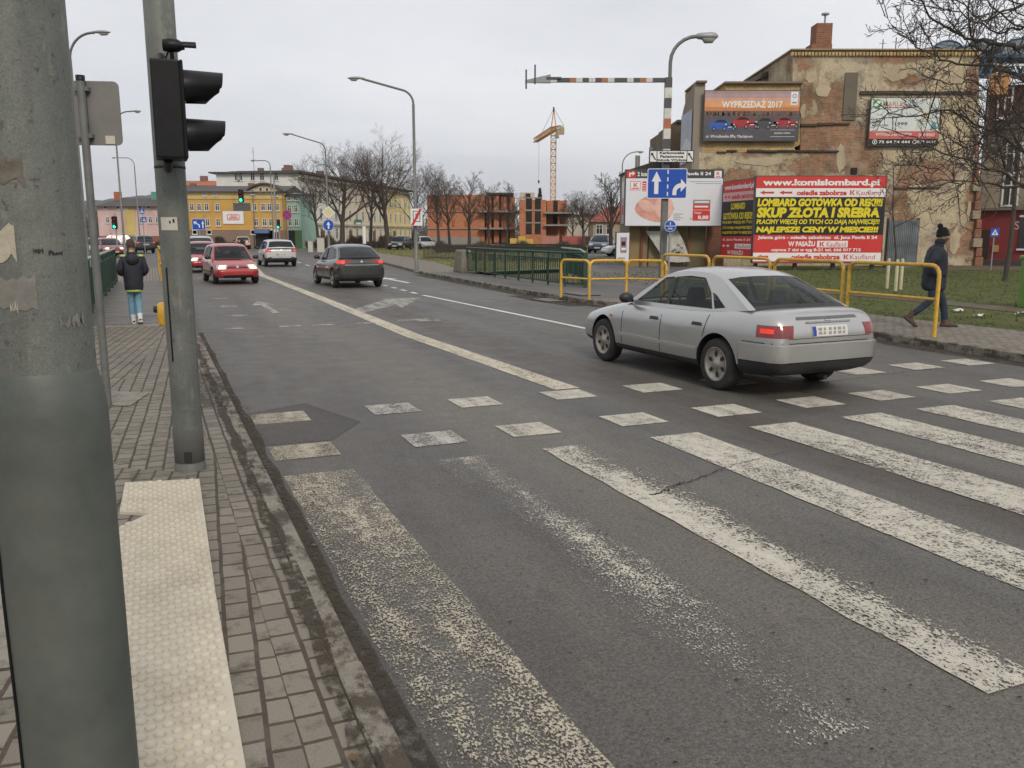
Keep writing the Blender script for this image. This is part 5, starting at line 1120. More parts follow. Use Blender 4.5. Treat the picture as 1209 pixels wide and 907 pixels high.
def merge(mes, name):
    b = bmesh.new(); mats = []
    for me in mes:
        o = len(b.faces); b.from_mesh(me); b.faces.ensure_lookup_table()
        for f in b.faces[o:]:
            mm = me.materials[f.material_index] if len(me.materials) else None
            if mm not in mats: mats.append(mm)
            f.material_index = mats.index(mm)
    out = bpy.data.meshes.new(name); b.to_mesh(out); b.free()
    for m in mats: out.materials.append(m)
    return out
def head(c, s, turn=0., nod=0.):
    """skull with brow, nose, lips, chin, ears; faces +x"""
    b = MB(); rows = []; n_, k_ = 28, 22; M = Matrix.Translation(c) @ Matrix.Rotation(turn, 4, 'Z') @ Matrix.Rotation(nod, 4, 'Y') @ Matrix.Scale(s, 4)
    for i in range(k_+1):
        th = math.pi*i/k_; z = -math.cos(th); row = []
        for j in range(n_+1):
            a = 2*math.pi*j/n_; x = .098*math.sin(th)*math.cos(a); y = .076*math.sin(th)*math.sin(a); zz = .118*z
            fr = max(0, math.cos(a))
            if z < -.1: y *= 1-.25*min(1, -z); x = x*(1-.12*min(1, -z)) + (.012*fr if z < -.3 else 0)
            g_ = lambda zc, w_, ac: math.exp(-((z-zc)/w_)**2)*math.exp(-(((a+math.pi) % (2*math.pi)-math.pi)/ac)**2)
            x += .030*g_(-.22, .13, .2)+.014*g_(-.05, .16, .16)+.008*g_(.17, .08, .7)-.010*(g_(.0, .09, .9)-g_(.0, .09, .3))+.010*g_(-.48, .07, .35)+.012*g_(-.76, .16, .45)
            row.append((x, y, zz))
        rows.append(row)
    b.grid(rows, SKIN, M)
    for s_ in (1, -1):
        b.ball((-.008, s_*.078, -.012), (.022, .010, .034), SKIN, 8, 6, M); b.ball((.082, s_*.032, .004), (.008, .012, .007), flat('eye_white', (.6, .58, .55)), 8, 6, M); b.ball((.0885, s_*.032, .004), (.003, .006, .006), BLK, 6, 4, M)
    b.grid([[(.0975-.02*abs(y)/.03, y, -.058+dz) for y in (-.028, -.014, 0, .014, .028)] for dz in (-.006, .004)], mat('lips', (.32, .13, .11), .5), M)
    return b.mesh('head')
def hand(w_, d, side, curl=1., s=1.):
    """palm, four unequal bent fingers and a thumb off the side; d = pointing direction"""
    d = Vector(d).normalized(); up = Vector((0, 0, 1)) if abs(d.z) < .8 else Vector((1, 0, 0)); a = d.cross(up).normalized()*side; n_ = a.cross(d)*side
    P = lambda f, l_, u: tuple(Vector(w_)+(d*f+a*l_-n_*u)*s)
    ch = [[(*P(0, 0, 0), .026*s), (*P(.05, 0, .0), .030*s, .022*s), (*P(.085, 0, .004), .028*s, .018*s)]]
    mes = [skinned(ch, 'palm', SKIN, 2)]
    for i, (l_, o) in enumerate(((.068, -.03), (.076, -.01), (.071, .011), (.056, .03))):
        c1, c2, c3 = .30*curl, .9*curl, 1.5*curl; p = [.075, o, .003]; pts = [(*P(*p), .0095*s)]
        for ang, k in ((c1, .45), (c2, .33), (c3, .25)):
            p = [p[0]+l_*k*math.cos(ang), p[1], p[2]+l_*k*math.sin(ang)]; pts.append((*P(*p), (.0092 if ang < c3 else .007)*s))
        mes.append(skinned([pts], 'finger', SKIN, 1))
    mes.append(skinned([[(*P(.025, -.02, .004), .0125*s), (*P(.052, -.045, .012), .011*s), (*P(.078, -.042, .028), .010*s), (*P(.095, -.026, .036), .008*s)]], 'thumb', SKIN, 1))
    return mes
def shoe(ank, toe_dir, pitch, m, sole, s=1., yaw=0.):
    """boot: heel, instep, toe box and a sole plate"""
    M = Matrix.Translation(ank) @ Matrix.Rotation(yaw, 4, 'Z') @ Matrix.Rotation(pitch, 4, 'Y') @ Matrix.Scale(s, 4)
    b = MB(); prof = [(-.085, .028, .05), (-.075, .04, .085), (-.03, .045, .10), (.03, .045, .085), (.09, .05, .06), (.15, .048, .045), (.19, .034, .035), (.205, .012, .02)]
    b.grid([[(x, wd*math.cos(R(a)), -.085+max(0, hh*math.sin(R(a)))) for a in range(-30, 211, 20)] for x, wd, hh in prof], m, M)
    b.tube([(-.03, 0, -.03), (-.03, 0, .09)], [.05, .056], m, 12, xf=M)
    b.prism([(x, y) for x, y in ((-.09, -.032), (-.05, -.044), (.05, -.046), (.14, -.052), (.19, -.036), (.212, 0), (.19, .036), (.14, .052), (.05, .046), (-.05, .044), (-.09, .032))], .026, sole, base=-.105, xf=M)
    return b
# -- the man in the dark coat: striding to the right
COAT = mat('dark_coat_cloth', (.028, .033, .045), .85, var=.4, vscale=7., bmp=.25, bscale=60.); JEAN = mat('dark_jeans', (.028, .038, .062), .9, var=.3, vscale=8., bmp=.2)
KNIT = mat('black_knit', (.014, .014, .015), .95, bmp=.6, bscale=220.); BOOT = mat('brown_boot', (.085, .058, .042), .8, var=.25); SOLE = mat('dark_sole', (.03, .027, .024), .9)
mp = G(1098, 386, .12)
man = thing('person', 'man in dark coat and black bobble hat striding along the right pavement', 'person', (mp.x, mp.y, .12), R(-14))
hip, hs = (0, 0, .92), .0
legF = [(.0, .09, .90, .085), (.17, .09, .51, .058), (.19, .09, .47, .056), (.265, .09, .13, .042), (.272, .09, .10, .04)]
legB = [(.0, -.09, .90, .085), (-.02, -.09, .52, .058), (-.05, -.09, .47, .055), (-.335, -.09, .225, .042), (-.355, -.09, .20, .04)]
tor = [(0, 0, .93, .13), (.0, 0, 1.1, .12), (.01, 0, 1.3, .135), (.025, 0, 1.45, .07), (.045, 0, 1.53, .055), (.06, 0, 1.58, .055)]
armN = [(.01, 0, 1.3, .135), (.0, -.19, 1.39, .06), (-.13, -.27, 1.13, .045), (-.0, -.25, .94, .035)]
armF = [(.01, 0, 1.3, .135), (.0, .19, 1.39, .06), (-.02, .26, 1.12, .045), (.21, .20, 1.09, .033)]
bm = [skinned([tor, [tor[0]]+legF, [tor[0]]+legB, armN, armF], 'figure', SKIN), head(Vector((.085, 0, 1.635)), 1.0, -.05, .06)]+hand((.225, .195, 1.09), (.85, -.1, .45), 1, 1.1)+hand((.0, -.25, .94), (.5, .1, -.8), -1, .5)
link('body', merge(bm, 'body'), man)
coat = skinned([[(-.01, 0, .63, .205, .215), (0, 0, .76, .215, .23), (0, 0, 1.02, .205, .22), (.01, 0, 1.25, .20, .215), (.02, 0, 1.42, .115, .13), (.035, 0, 1.50, .078), (.04, 0, 1.545, .082)],
    [(.01, 0, 1.25, .20, .215), (.0, -.2, 1.385, .09), (-.05, -.25, 1.28, .082), (-.13, -.275, 1.13, .074), (-.06, -.265, 1.02, .066), (-.005, -.25, .93, .056)],
    [(.01, 0, 1.25, .20, .215), (.0, .2, 1.385, .09), (-.02, .25, 1.27, .08), (-.02, .265, 1.12, .072), (.09, .235, 1.1, .064), (.205, .205, 1.09, .052)]], 'coat', COAT, 2, .018)
co = link('coat', coat, man)
b = MB(); b.tube([(.115, 0, 1.56), (.18, -.0, 1.42), (.20, -.0, 1.2), (.205, 0, .8)], .008, mat('zip_grey', (.2, .21, .23), .5), 6); b.build('zip', co)
tr = skinned([[(0, 0, .93, .14), (.0, .09, .86, .105), (.09, .09, .68, .09), (.18, .09, .5, .074), (.23, .09, .3, .066), (.265, .09, .11, .062)], [(0, 0, .93, .14), (.0, -.09, .86, .105), (-.01, -.09, .68, .09), (-.04, -.09, .5, .075), (-.19, -.09, .35, .066), (-.345, -.09, .22, .06)]], 'trousers', JEAN, 2, .009)
link('trousers', tr, man)
shoe((.275, .09, .105), 1, R(0), BOOT, SOLE).build('boot', man); shoe((-.345, -.09, .185), 1, R(38), BOOT, SOLE).build('boot', man)
b = MB(); M = Matrix.Translation((.08, 0, 1.66)) @ Matrix.Rotation(R(-8), 4, 'Y'); b.lathe([(.104, -.03), (.109, -.01), (.109, .015), (.1, .02), (.1, .06), (.083, .105), (.05, .132), (0, .14)], KNIT, 20, xf=M @ Matrix.Diagonal((1.02, .86, 1, 1))); hat = b.build('bobble_hat', man)
b = MB(); b.ball((.025, 0, 1.815), .05, mat('pompom', (.02, .02, .021), 1., bmp=1., bscale=120.), 12, 8); b.build('pompom', hat)
b = MB(); b.grid([[(.085+.104*math.cos(R(a))*(1-.2*k), .078*math.sin(R(a))*(1-.2*k), 1.60-.055*k) for a in range(-75, 76, 15)] for k in (0, .5, 1., 1.4)], mat('grey_beard', (.13, .10, .08), 1., bmp=.6, bscale=150.)); b.build('beard', man)
b = MB(); b.lathe([(.07, 1.49), (.088, 1.51), (.086, 1.56), (.075, 1.585), (.068, 1.57)], COAT, 18, xf=Matrix.Translation((.045, 0, 0))); b.build('collar', man)
# -- the boy on the footbridge, seen from behind
JAC = mat('navy_jacket_cloth', (.010, .012, .020), .7, var=.4, vscale=7., bmp=.2, bscale=40.); LJN = mat('light_blue_jeans', (.13, .27, .36), .9, var=.2, vscale=10., bmp=.2); LIME = mat('lime_panel', (.40, .50, .13), .8); WSH = mat('white_shoe', (.62, .61, .58), .6); HAIR = mat('brown_hair', (.055, .036, .022), .8, var=.4, vscale=30., bmp=.6, bscale=90.)
kp = G(161.5, 382, .128)
kid = thing('person', 'boy in navy jacket and light blue jeans walking away over the plank footbridge', 'person', (kp.x, kp.y, .128), FWD+R(6))
tor = [(0, 0, .80, .11), (.0, 0, .95, .10), (.0, 0, 1.13, .11), (.01, 0, 1.27, .06), (.02, 0, 1.35, .045), (.03, 0, 1.38, .045)]
lA = [(.0, .07, .78, .075), (.06, .06, .44, .05), (.02, .05, .10, .036)]; lB = [(.0, -.07, .78, .075), (.03, -.06, .44, .05), (-.14, -.05, .12, .036)]
aA = [(.0, 0, 1.13, .11), (.0, .15, 1.20, .05), (-.03, .24, .98, .04), (.16, .13, .93, .03)]; aB = [(.0, 0, 1.13, .11), (.0, -.15, 1.20, .05), (-.03, -.24, .98, .04), (.16, -.13, .93, .03)]
bm = [skinned([tor, [tor[0]]+lA, [tor[0]]+lB, aA, aB], 'figure', SKIN), head(Vector((.05, 0, 1.455)), .92, 0, .25)]+hand((.17, .12, .93), (.8, -.5, .1), 1, 1., .88)+hand((.17, -.12, .93), (.8, .5, .1), -1, 1., .88)
link('body', merge(bm, 'body'), kid)
ja = skinned([[(0, 0, .57, .16, .18), (0, 0, .70, .165, .185), (0, 0, .95, .15, .18), (.0, 0, 1.12, .15, .18), (.0, 0, 1.24, .10, .12), (.01, 0, 1.31, .075)],
    [(.0, 0, 1.12, .15, .18), (.0, .17, 1.205, .08), (-.02, .20, 1.1, .075), (-.04, .225, .97, .068), (.06, .2, .94, .06), (.15, .135, .93, .048)],
    [(.0, 0, 1.12, .15, .18), (.0, -.17, 1.205, .08), (-.02, -.20, 1.1, .075), (-.04, -.225, .97, .068), (.06, -.2, .94, .06), (.15, -.135, .93, .048)]], 'jacket', JAC, 2, .011)
jo = link('jacket', ja, kid)
b = MB(); b.ball((-.10, 0, 1.20), (.075, .12, .11), JAC, 14, 9); b.lathe([(.07, 1.27), (.09, 1.29), (.086, 1.335), (.07, 1.34)], JAC, 16); b.build('hood', jo)
for s_ in (1, -1):
    b = MB(); b.ball((-.03, s_*.15, 1.265), (.05, .055, .028), LIME, 10, 6); b.build('shoulder_panel', jo)
b = MB(); b.lathe([(.15, .60), (.165, .625), (.16, .65)], LIME, 18, xf=Matrix.Diagonal((.88, .95, 1, 1))); b.build('shirt_hem', kid)
jn = skinned([[(0, 0, .80, .10), (.0, .055, .74, .075), (.035, .06, .58, .072), (.06, .058, .42, .063), (.04, .055, .25, .058), (.02, .05, .05, .064)], [(0, 0, .80, .10), (.0, -.055, .74, .075), (.025, -.06, .58, .072), (.02, -.058, .42, .063), (-.07, -.055, .26, .058), (-.14, -.05, .085, .062)]], 'jeans', LJN, 2, .008)
link('trousers', jn, kid)
shoe((.03, .05, .092), 1, 0, WSH, WSH, .88).build('shoe', kid); shoe((-.14, -.05, .115), 1, R(18), WSH, WSH, .88).build('shoe', kid)
b = MB(); M = Matrix.Translation((.05, 0, 1.455)) @ Matrix.Rotation(.25, 4, 'Y') @ Matrix.Scale(.92, 4); rows = []
q = random.Random(31)
for i in range(13):
    th = R(10.2*i+2); rows.append([(-.006+(.112*math.sin(th)*math.cos(R(a)) if abs(((a+180) % 360)-180) > 62 or i < 6 else .02)+q.uniform(-.004, .004), .087*math.sin(th)*math.sin(R(a))+q.uniform(-.003, .003), .012+.125*math.cos(th)) for a in range(0, 361, 20)])
b.grid(rows, HAIR, M); b.build('hair', kid)
# ================= BUILDINGS AND BILLBOARDS =================
def stucco(name, col, dirt=.35, sc=.35, stain=(.12, .105, .085)):
    m, nt, b, o = newmat(name); v = coords(nt)
    c = ramp(nt, noise(nt, v, sc, 7., .65), [(.3, [x*.86 for x in col]), (.7, [x*1.1 for x in col])])
    f = ramp(nt, noise(nt, coords(nt, (1.2, 1.2, .25)), .7, 7., .7), [(.5, 0.), (.74, dirt)]); c = mixc(nt, f, c, stain)
    _lk(nt, c, b.inputs['Base Color']); b.inputs['Roughness'].default_value = .9; b.inputs['Specular IOR Level'].default_value = .2
    bump(nt, b, noise(nt, v, 18., 5.), .15, .02); return m
def bricks(name, c1, c2, mort, bw=.26, bh=.08, plane='XZ', dirt=.3, ms=.012, dcol=(.08, .06, .05)):
    m, nt, b, o = newmat(name); v = coords(nt, rot=(R(-90), 0, 0) if plane == 'XZ' else (0, 0, 0))
    if plane == 'XZ':
        s_ = N(nt, 'ShaderNodeSeparateXYZ'); tc = N(nt, 'ShaderNodeTexCoord'); _lk(nt, tc.outputs['Object'], s_.inputs[0])
        cb = N(nt, 'ShaderNodeCombineXYZ'); _lk(nt, mth(nt, 'ADD', s_.outputs['X'], s_.outputs['Y']), cb.inputs['X']); _lk(nt, s_.outputs['Z'], cb.inputs['Y']); v = cb.outputs[0]
    br = N(nt, 'ShaderNodeTexBrick'); _lk(nt, v, br.inputs['Vector'])
    for k, x in (('Scale', 1.), ('Brick Width', bw), ('Row Height', bh), ('Mortar Size', ms), ('Mortar Smooth', .3), ('Bias', 0.)): br.inputs[k].default_value = x
    br.inputs['Color1'].default_value = c4(c1); br.inputs['Color2'].default_value = c4(c2); br.inputs['Mortar'].default_value = c4(mort)
    n1 = noise(nt, v, 1.1, 7., .7); c = mixc(nt, ramp(nt, n1, [(.45, 0.), (.75, dirt)]), br.outputs['Color'], dcol)
    c = mixc(nt, 1., c, ramp(nt, noise(nt, v, 9., 4., .7), [(.3, .75), (.7, 1.2)]), 'MULTIPLY')
    _lk(nt, c, b.inputs['Base Color']); b.inputs['Roughness'].default_value = .9; b.inputs['Specular IOR Level'].default_value = .2
    bump(nt, b, br.outputs['Fac'], -.3, .01); return m
ROOF = mat('dark_slate_roof', (.075, .068, .065), .8, var=.25, vscale=2.); TILE = mat('orange_tiles', (.36, .12, .055), .85, var=.25, vscale=2.)
PANE = mat('window_pane', (.03, .035, .04), .12, spec=.6, var=.5, vscale=.6); FRM = mat('white_window_frame', (.62, .62, .60), .6); DFR = mat('dark_opening', (.02, .018, .017), .9)
GUT = mat('zinc_gutter', (.22, .22, .22), .5, .4)
def win(par, x, y, z, w_, h_, fr=FRM, pn=PANE, rz=0., bars=True, sill=True, nm='window'):
    """frame standing 4 cm out of the wall, glass set back inside; faces -y, (x, z) = middle bottom"""
    b = MB(); k = .09 if w_ > .7 else .07
    for c, d in (((-w_/2+k/2, 0, h_/2), (k, .10, h_)), ((w_/2-k/2, 0, h_/2), (k, .10, h_)), ((0, 0, h_-k/2), (w_-2*k, .10, k)), ((0, 0, k/2), (w_-2*k, .10, k))): b.box(c, d, fr)
    if bars: b.box((0, .005, h_/2), (.06, .08, h_-2*k), fr); b.box((0, .005, h_*.66), (w_-2*k, .075, .05), fr)
    if sill: b.box((0, -.02, -.04), (w_+.16, .16, .07), fr)
    o = b.build(nm, par, (x, y, z), rz)
    b = MB(); b.box((0, .03, h_/2), (w_-2*k-.004, .02, h_-2*k-.004), pn); b.build('pane', o); return o
def px2(x, y, Y, o): p = AT(x, y, Y); return (p.x-o[0], p.z-o[2])
def house(name, label, cat, x0, Y, group=None):
    p = AT(x0, 290, Y); return thing(name, label, cat, (p.x, Y, 0.), 0., group), (p.x, Y, 0.)
# -- pink house
Y = 115.; t, o = house('pink_house', 'long low pink house with a yellow middle strip and dark roof, far left', 'house', 115, Y)
X = lambda x: px2(x, 250, Y, o)[0]; Z = lambda y: px2(150, y, Y, o)[1]
b = MB(); ze = Z(243); b.box(((X(115)+X(212))/2, 4, ze/2), (X(212)-X(115), 8, ze), stucco('pink_stucco', (.62, .45, .42))); b.build('wall', t)
b = MB(); b.box(((X(147)+X(159))/2, -.02, (ze+1.6)/2), (X(159)-X(147), .1, ze-1.6), stucco('pale_yellow_stucco', (.60, .46, .18))); b.build('yellow_strip', t)
b = MB(); b.box(((X(115)+X(212))/2, -.03, .75), (X(212)-X(115)+.1, .14, 1.5), stucco('brick_red_plinth', (.26, .12, .09))); b.build('plinth', t)
zr = Z(232.5); xl, xr = X(111), X(215); b = MB(); b.add([(xl, -.6, ze-.1), (xr, -.6, ze-.1), (xr, 8.6, ze-.1), (xl, 8.6, ze-.1), (xl+2.2, 4, zr), (xr-1, 4, zr)], [(0, 1, 5, 4), (2, 3, 4, 5), (1, 2, 5), (3, 0, 4), (3, 2, 1, 0)], ROOF); rf = b.build('roof', t)
for x, y in ((127, 231), (172, 231.5)): b = MB(); b.box((X(x), 3.4, zr+.2), (.8, .7, 1.2), TILE if x < 150 else mat('green_turret', (.10, .27, .20))); b.build('chimney', rf)
for x in (126.5, 166, 177, 185.5, 196): win(t, X(x), -.03, Z(263.5), .52, .85)
for x in (125, 140, 149, 166, 176, 190): win(t, X(x), -.03, Z(247), .5, .45, bars=False)
# -- yellow house
Y = 105.; t, o = house('yellow_house', 'yellow house with curved gable at its right end, white poster and brown ground floor', 'house', 206, Y)
X = lambda x: px2(x, 250, Y, o)[0]; Z = lambda y: px2(250, y, Y, o)[1]
ze = Z(226.5); YST = stucco('ochre_stucco', (.58, .35, .10)); b = MB(); b.box(((X(206)+X(336))/2, 5, ze/2), (X(336)-X(206), 10, ze), YST); b.build('wall', t)
b = MB(); b.box(((X(206)+X(336))/2, -.03, (Z(235)+ze)/2), (X(336)-X(206)+.04, .12, ze-Z(235)), stucco('cream_stucco', (.62, .47, .22))); b.build('attic_band', t)
b = MB(); b.box(((X(206)+X(336))/2, -.04, Z(271.5)/2), (X(336)-X(206)+.06, .16, Z(271.5)), stucco('brown_plinth', (.24, .17, .13))); b.build('ground_floor', t)
g_ = []
for i in range(13): a = i/12; g_.append((X(290)+(X(338)-X(290))*a, ze-.3+(Z(218.5)-ze+.3)*math.sin(math.pi*a)**.8))
b = MB(); b.prism(g_, .5, stucco('cream_stucco2', (.60, .45, .20)), 'XZ', base=-.12); b.build('gable', t)
b = MB(); up = [(p[0], p[1]+.05) for p in g_]; rows = [[(x, -.5, z) for x, z in up], [(x, -.5, z+.22) for x, z in up], [(x, 6, z+.22) for x, z in up]]; b.grid(rows, ROOF, smooth=False); b.build('gable_roof', t)
b = MB(); b.add([(X(204), -.6, ze), (X(338), -.6, ze), (X(338), 5, Z(217)), (X(204), 5, Z(217)), (X(338), 10.6, ze), (X(204), 10.6, ze)], [(0, 1, 2, 3), (3, 2, 4, 5), (1, 4, 2), (0, 3, 5)], ROOF); rf = b.build('roof', t)
for x in (212, 284, 300): b = MB(); b.box((X(x), 5, Z(217)), (.7, .6, .7), mat('roof_brick', (.19, .105, .08))); b.build('chimney', rf)
for x in (227, 235.5, 244.5, 257, 301, 311, 318.5, 327.5):
    win(t, X(x), -.03, Z(249), .55, .9)
    if x > 240 and x != 257 or x in (257,): win(t, X(x if x < 300 else x+1), -.03, Z(267), .55, .9)
for x in (243, 255.5): win(t, X(x), -.08, Z(231.5), .5, .45, bars=False)
for x, y in ((300, 230), (309.5, 227.5), (317, 228), (327, 232)): win(t, X(x), -.16, Z(y), .42, .65, bars=False)
for x in (229, 246, 298): win(t, X(x), -.14, Z(277), .6, .55, bars=False)
b = Panel(); w_, h_ = X(287.5)-X(263), Z(249.5)-Z(264.5); plate(b, rrect(0, 0, w_, h_, .05), WHT); b.shape(rrect(w_*.2, h_*.28, w_*.8, h_*.75, .12), RED, 1); b.shape(rrect(w_*.23, h_*.33, w_*.77, h_*.70, .1), WHT, 2)
for k in range(3): b.rect(w_*(.26+.05*k), h_*(.37+.11*k), w_*(.74-.03*k), h_*(.43+.11*k), RED, 3)
b.build('wall_poster', t, (X(263), -.1, Z(264.5)))
b = MB(); b.box(((X(303)+X(318))/2, -.5, Z(273)), (X(318)-X(303), 1.0, .5), mat('blue_awning', (.10, .17, .36), .6)); b.build('awning', t)
b = MB(); b.box((X(310), -.13, 1.1), (2.4, .12, 2.2), DFR); b.build('shop_entrance', t); b = MB(); b.box((X(322), -.14, 1.3), (1.2, .1, 2.0), WHT); b.box((X(327), -.14, 1.3), (.7, .1, 1.4), flat('poster_red', (.5, .12, .08))); b.build('shop_window', t)
for x in (222, 300, 335): b = MB(); b.tube([(X(x), -.18, .3), (X(x), -.18, ze)], .06, GUT, 8); b.build('downpipe', t)
# -- green house beside it
Y = 106.; t, o = house('green_house', 'narrow mint green house with dark green ground floor, right of the yellow gable', 'house', 337.5, Y)
X = lambda x: px2(x, 250, Y, o)[0]; Z = lambda y: px2(345, y, Y, o)[1]
b = MB(); b.box((X(355)/2, 4, Z(229)/2), (X(355), 8, Z(229)), stucco('mint_stucco', (.33, .50, .42))); b.build('wall', t)
b = MB(); b.box((X(355)/2, -.03, Z(272)/2), (X(355)+.03, .1, Z(272)), stucco('green_plinth', (.09, .19, .08))); b.build('ground_floor', t)
b = MB(); b.add([(-.05, -.5, Z(227.5)), (X(356), -.5, Z(229.5)), (X(356), 8, Z(226)), (-.05, 8, Z(222.5)), (-.05, -.5, Z(229)), (X(356), -.5, Z(231)), (X(356), 8, Z(229)), (-.05, 8, Z(229))], [(0, 1, 2, 3), (4, 5, 1, 0), (5, 6, 2, 1), (7, 4, 0, 3), (4, 7, 6, 5), (6, 7, 3, 2)], ROOF); b.build('roof', t)
for x in (342, 349.5):
    for y in (237, 251, 267): win(t, X(x), -.03, Z(y), .5, .9)
b = MB(); b.box((X(343), -.1, 1.1), (.9, .1, 2.2), DFR); b.build('door', t)
# -- white block behind and the long terrace running off to the right
Y = 140.; t, o = house('white_apartment_house', 'tall white apartment house with flat overhanging roof behind the yellow house', 'apartment house', 260, Y)
X = lambda x: px2(x, 250, Y, o)[0]; Z = lambda y: px2(300, y, Y, o)[1]
WST = stucco('grey_white_stucco', (.66, .66, .62), .2); zt = Z(205); b = MB(); b.box((X(353)/2, 5, zt/2), (X(353), 10, zt), WST); b.build('wall', t)
b = MB(); b.box((X(353)/2-.3, 4.9, zt+.12), (X(353)+1.4, 11.2, .22), ROOF); b.box((X(353)/2, 6.5, zt+.4), (X(353)-2, 6, .4), ROOF); rf = b.build('roof', t)
for x in (302, 331): b = MB(); b.box((X(x), 4, zt+.7), (.9, .7, .9), mat('roof_brick', (.19, .105, .08))); b.build('chimney', rf)
for x in (282, 286, 300.5, 311.5, 328): win(t, X(x), -.03, Z(213.5), .8, 1.3)
for x in (300.5, 328, 345): win(t, X(x), -.03, Z(232), .8, 1.3)
b = MB(); b.tube([(X(296), 3, zt), (X(296), 3, zt+4.4)], .04, GUT, 6); b.tube([(X(294), 3, zt+3.6), (X(298), 3, zt+3.6)], .03, GUT, 6); b.build('aerial', rf)
p0 = Vector((AT(354, 290, 140).x, 140, 0)); p1 = Vector((AT(486, 290, 205).x, 205, 0)); L = (p1-p0).length; rz = math.atan2(p1.y-p0.y, p1.x-p0.x); H = Z(205)
t = thing('terrace', 'long cream terrace of apartment houses behind the big bare trees', 'apartment house', p0, rz)
CST = stucco('cream_terrace_stucco', (.66, .58, .43), .2); PST = stucco('pale_terrace_stucco', (.68, .66, .59), .2); YS2 = stucco('yellow_terrace_stucco', (.68, .56, .25), .2)
for k, (a, c, m_) in enumerate(((0, .33, PST), (.33, .72, CST), (.72, 1, YS2))): b = MB(); b.box((L*(a+c)/2, 5, H/2), (L*(c-a), 10, H), m_); b.build('wall', t)
b = MB(); b.box((L/2, 4.7, H+.3), (L+1, 11., .35), ROOF); rf = b.build('roof', t)
b = MB(); b.box((L/2, -.15, H*.30), (L, .3, .35), stucco('cornice_stucco', (.5, .45, .36))); b.box((L/2, -.2, H-.35), (L, .5, .5), stucco('cornice_stucco', (.5, .45, .36))); b.build('cornice', t)
for x in (6, 20, 33, 47, 58): b = MB(); b.box((x, 4, H+1.1), (1.6, 1., 1.4), mat('roof_brick', (.19, .105, .08))); b.build('chimney', rf)
for i in range(18):
    for z in (.9, 4.2, 7.3, 10.0): win(t, 2.2+i*(L-4)/17, -.03, z, 1.35, 1.95 if z < 9 else 1.3, sill=False)
for x in (10, 24, 38, 52): b = MB(); b.box((x, -.06, 1.2), (1.5, .14, 2.4), mat('terrace_door', (.12, .07, .04), .6)); b.build('door', t)
b = Panel(); plate(b, rrect(0, 0, 4, 1.4, .05), flat('shop_green', (.03, .16, .10))); b.rect(.5, .5, 3.5, .85, WHT, 1); b.build('shop_sign', t, (26, -.25, 3.1))
Y = 160.; t, o = house('orange_roofed_house', 'roof of a house with orange tiles peeping over the yellow house', 'house', 205, Y)
X = lambda x: px2(x, 215, Y, o)[0]; Z = lambda y: px2(240, y, Y, o)[1]
b = MB(); b.box((X(272)/2, 4, Z(219)/2), (X(272), 8, Z(219)), stucco('distant_stucco', (.45, .36, .28))); b.build('wall', t); b = MB(); b.prism([(-.6, Z(219.5)), (8.6, Z(219.5)), (4, Z(212))], X(272)+1, TILE, 'YZ', base=-.5); b.build('roof', t)
for x in (232, 262): b = MB(); b.box((X(x), 4, Z(211.5)), (1.2, 1, 1.6), mat('roof_brick', (.19, .105, .08))); b.build('chimney', t)
# -- unfinished brick block and the crane
OBR = bricks('orange_block_bricks', (.50, .20, .105), (.41, .155, .08), (.36, .21, .14), .5, .24, dirt=.25); SLAB = mat('concrete_slab_edge', (.27, .255, .235), .9, dirt=.4)
Y = 150.; t, o = house('unfinished_block', 'long unfinished orange brick block with open bays behind the thin trees', 'building site', 505, Y)
X = lambda x: px2(x, 250, Y, o)[0]; Z = lambda y: px2(560, y, Y, o)[1]
zt = Z(230); b = MB(); b.box((X(566)/2, 6, zt/2), (X(566), 12, zt), OBR); b.build('wall', t)
b = MB(); b.box((X(566)/2, -.06, .6), (X(566), .14, 1.2), SLAB); b.build('plinth', t)
for z in (Z(250), Z(270)): b = MB(); b.box((X(566)/2, 5.9, z), (X(566)+.06, 12.2, .14), SLAB); b.build('slab', t); b = MB(); b.box(((X(566)+X(614))/2, 4.6, z), (X(614)-X(566), 12., .3), SLAB); b.build('slab', t)
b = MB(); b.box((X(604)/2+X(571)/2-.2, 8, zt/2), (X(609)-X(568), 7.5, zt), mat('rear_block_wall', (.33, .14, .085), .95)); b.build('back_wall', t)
for i, x in enumerate((569, 577, 586, 595, 605)): b = MB(); b.box((X(x), .6+.5*(i % 2), zt/2), (.9, 1.0, zt-.2*i), OBR); b.build('pier', t)
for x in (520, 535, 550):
    for y in (246, 264): b = MB(); b.box((X(x), -.03, Z(y)), (.5, .1, 1.0), mat('dull_orange_panel', (.30, .11, .05), .95)); b.build('blind_opening', t)  # raised panels in a darker orange-brown than the bricks around them
b = MB(); b.box((X(590), 5, zt+.2), (X(606)-X(574), 10, .3), mat('tar_paper', (.06, .05, .05), .9)); b.build('roof_slab', t)
Y = 139.; t, o = house('unfinished_tower', 'three-storey unfinished orange brick house with dark window holes behind the crane', 'building site', 613.5, Y)
X = lambda x: px2(x, 250, Y, o)[0]; Z = lambda y: px2(640, y, Y, o)[1]
zt = Z(236); b = MB(); b.box((X(645)/2, 5, zt/2), (X(645), 10, zt), OBR); b.build('wall', t)
b = MB(); b.box(((X(648)+X(669))/2, 6.5, zt/2), (X(669)-X(645.3), 7, zt), OBR); b.build('back_wall', t)
for x in (624.5, 635):
    for y in (247, 262, 276.5): b = MB(); b.box((X(x), -.03, Z(y)+.85), (.95, .1, 1.7), DFR); b.box((X(x), -.06, Z(y)+1.78), (1.3, .1, .18), SLAB); b.build('window', t)
for y in (251.5, 266): b = MB(); b.box(((X(641)+X(676))/2, 2., Z(y)), (X(674)-X(641), 5.4, .26), SLAB); b.build('slab', t)
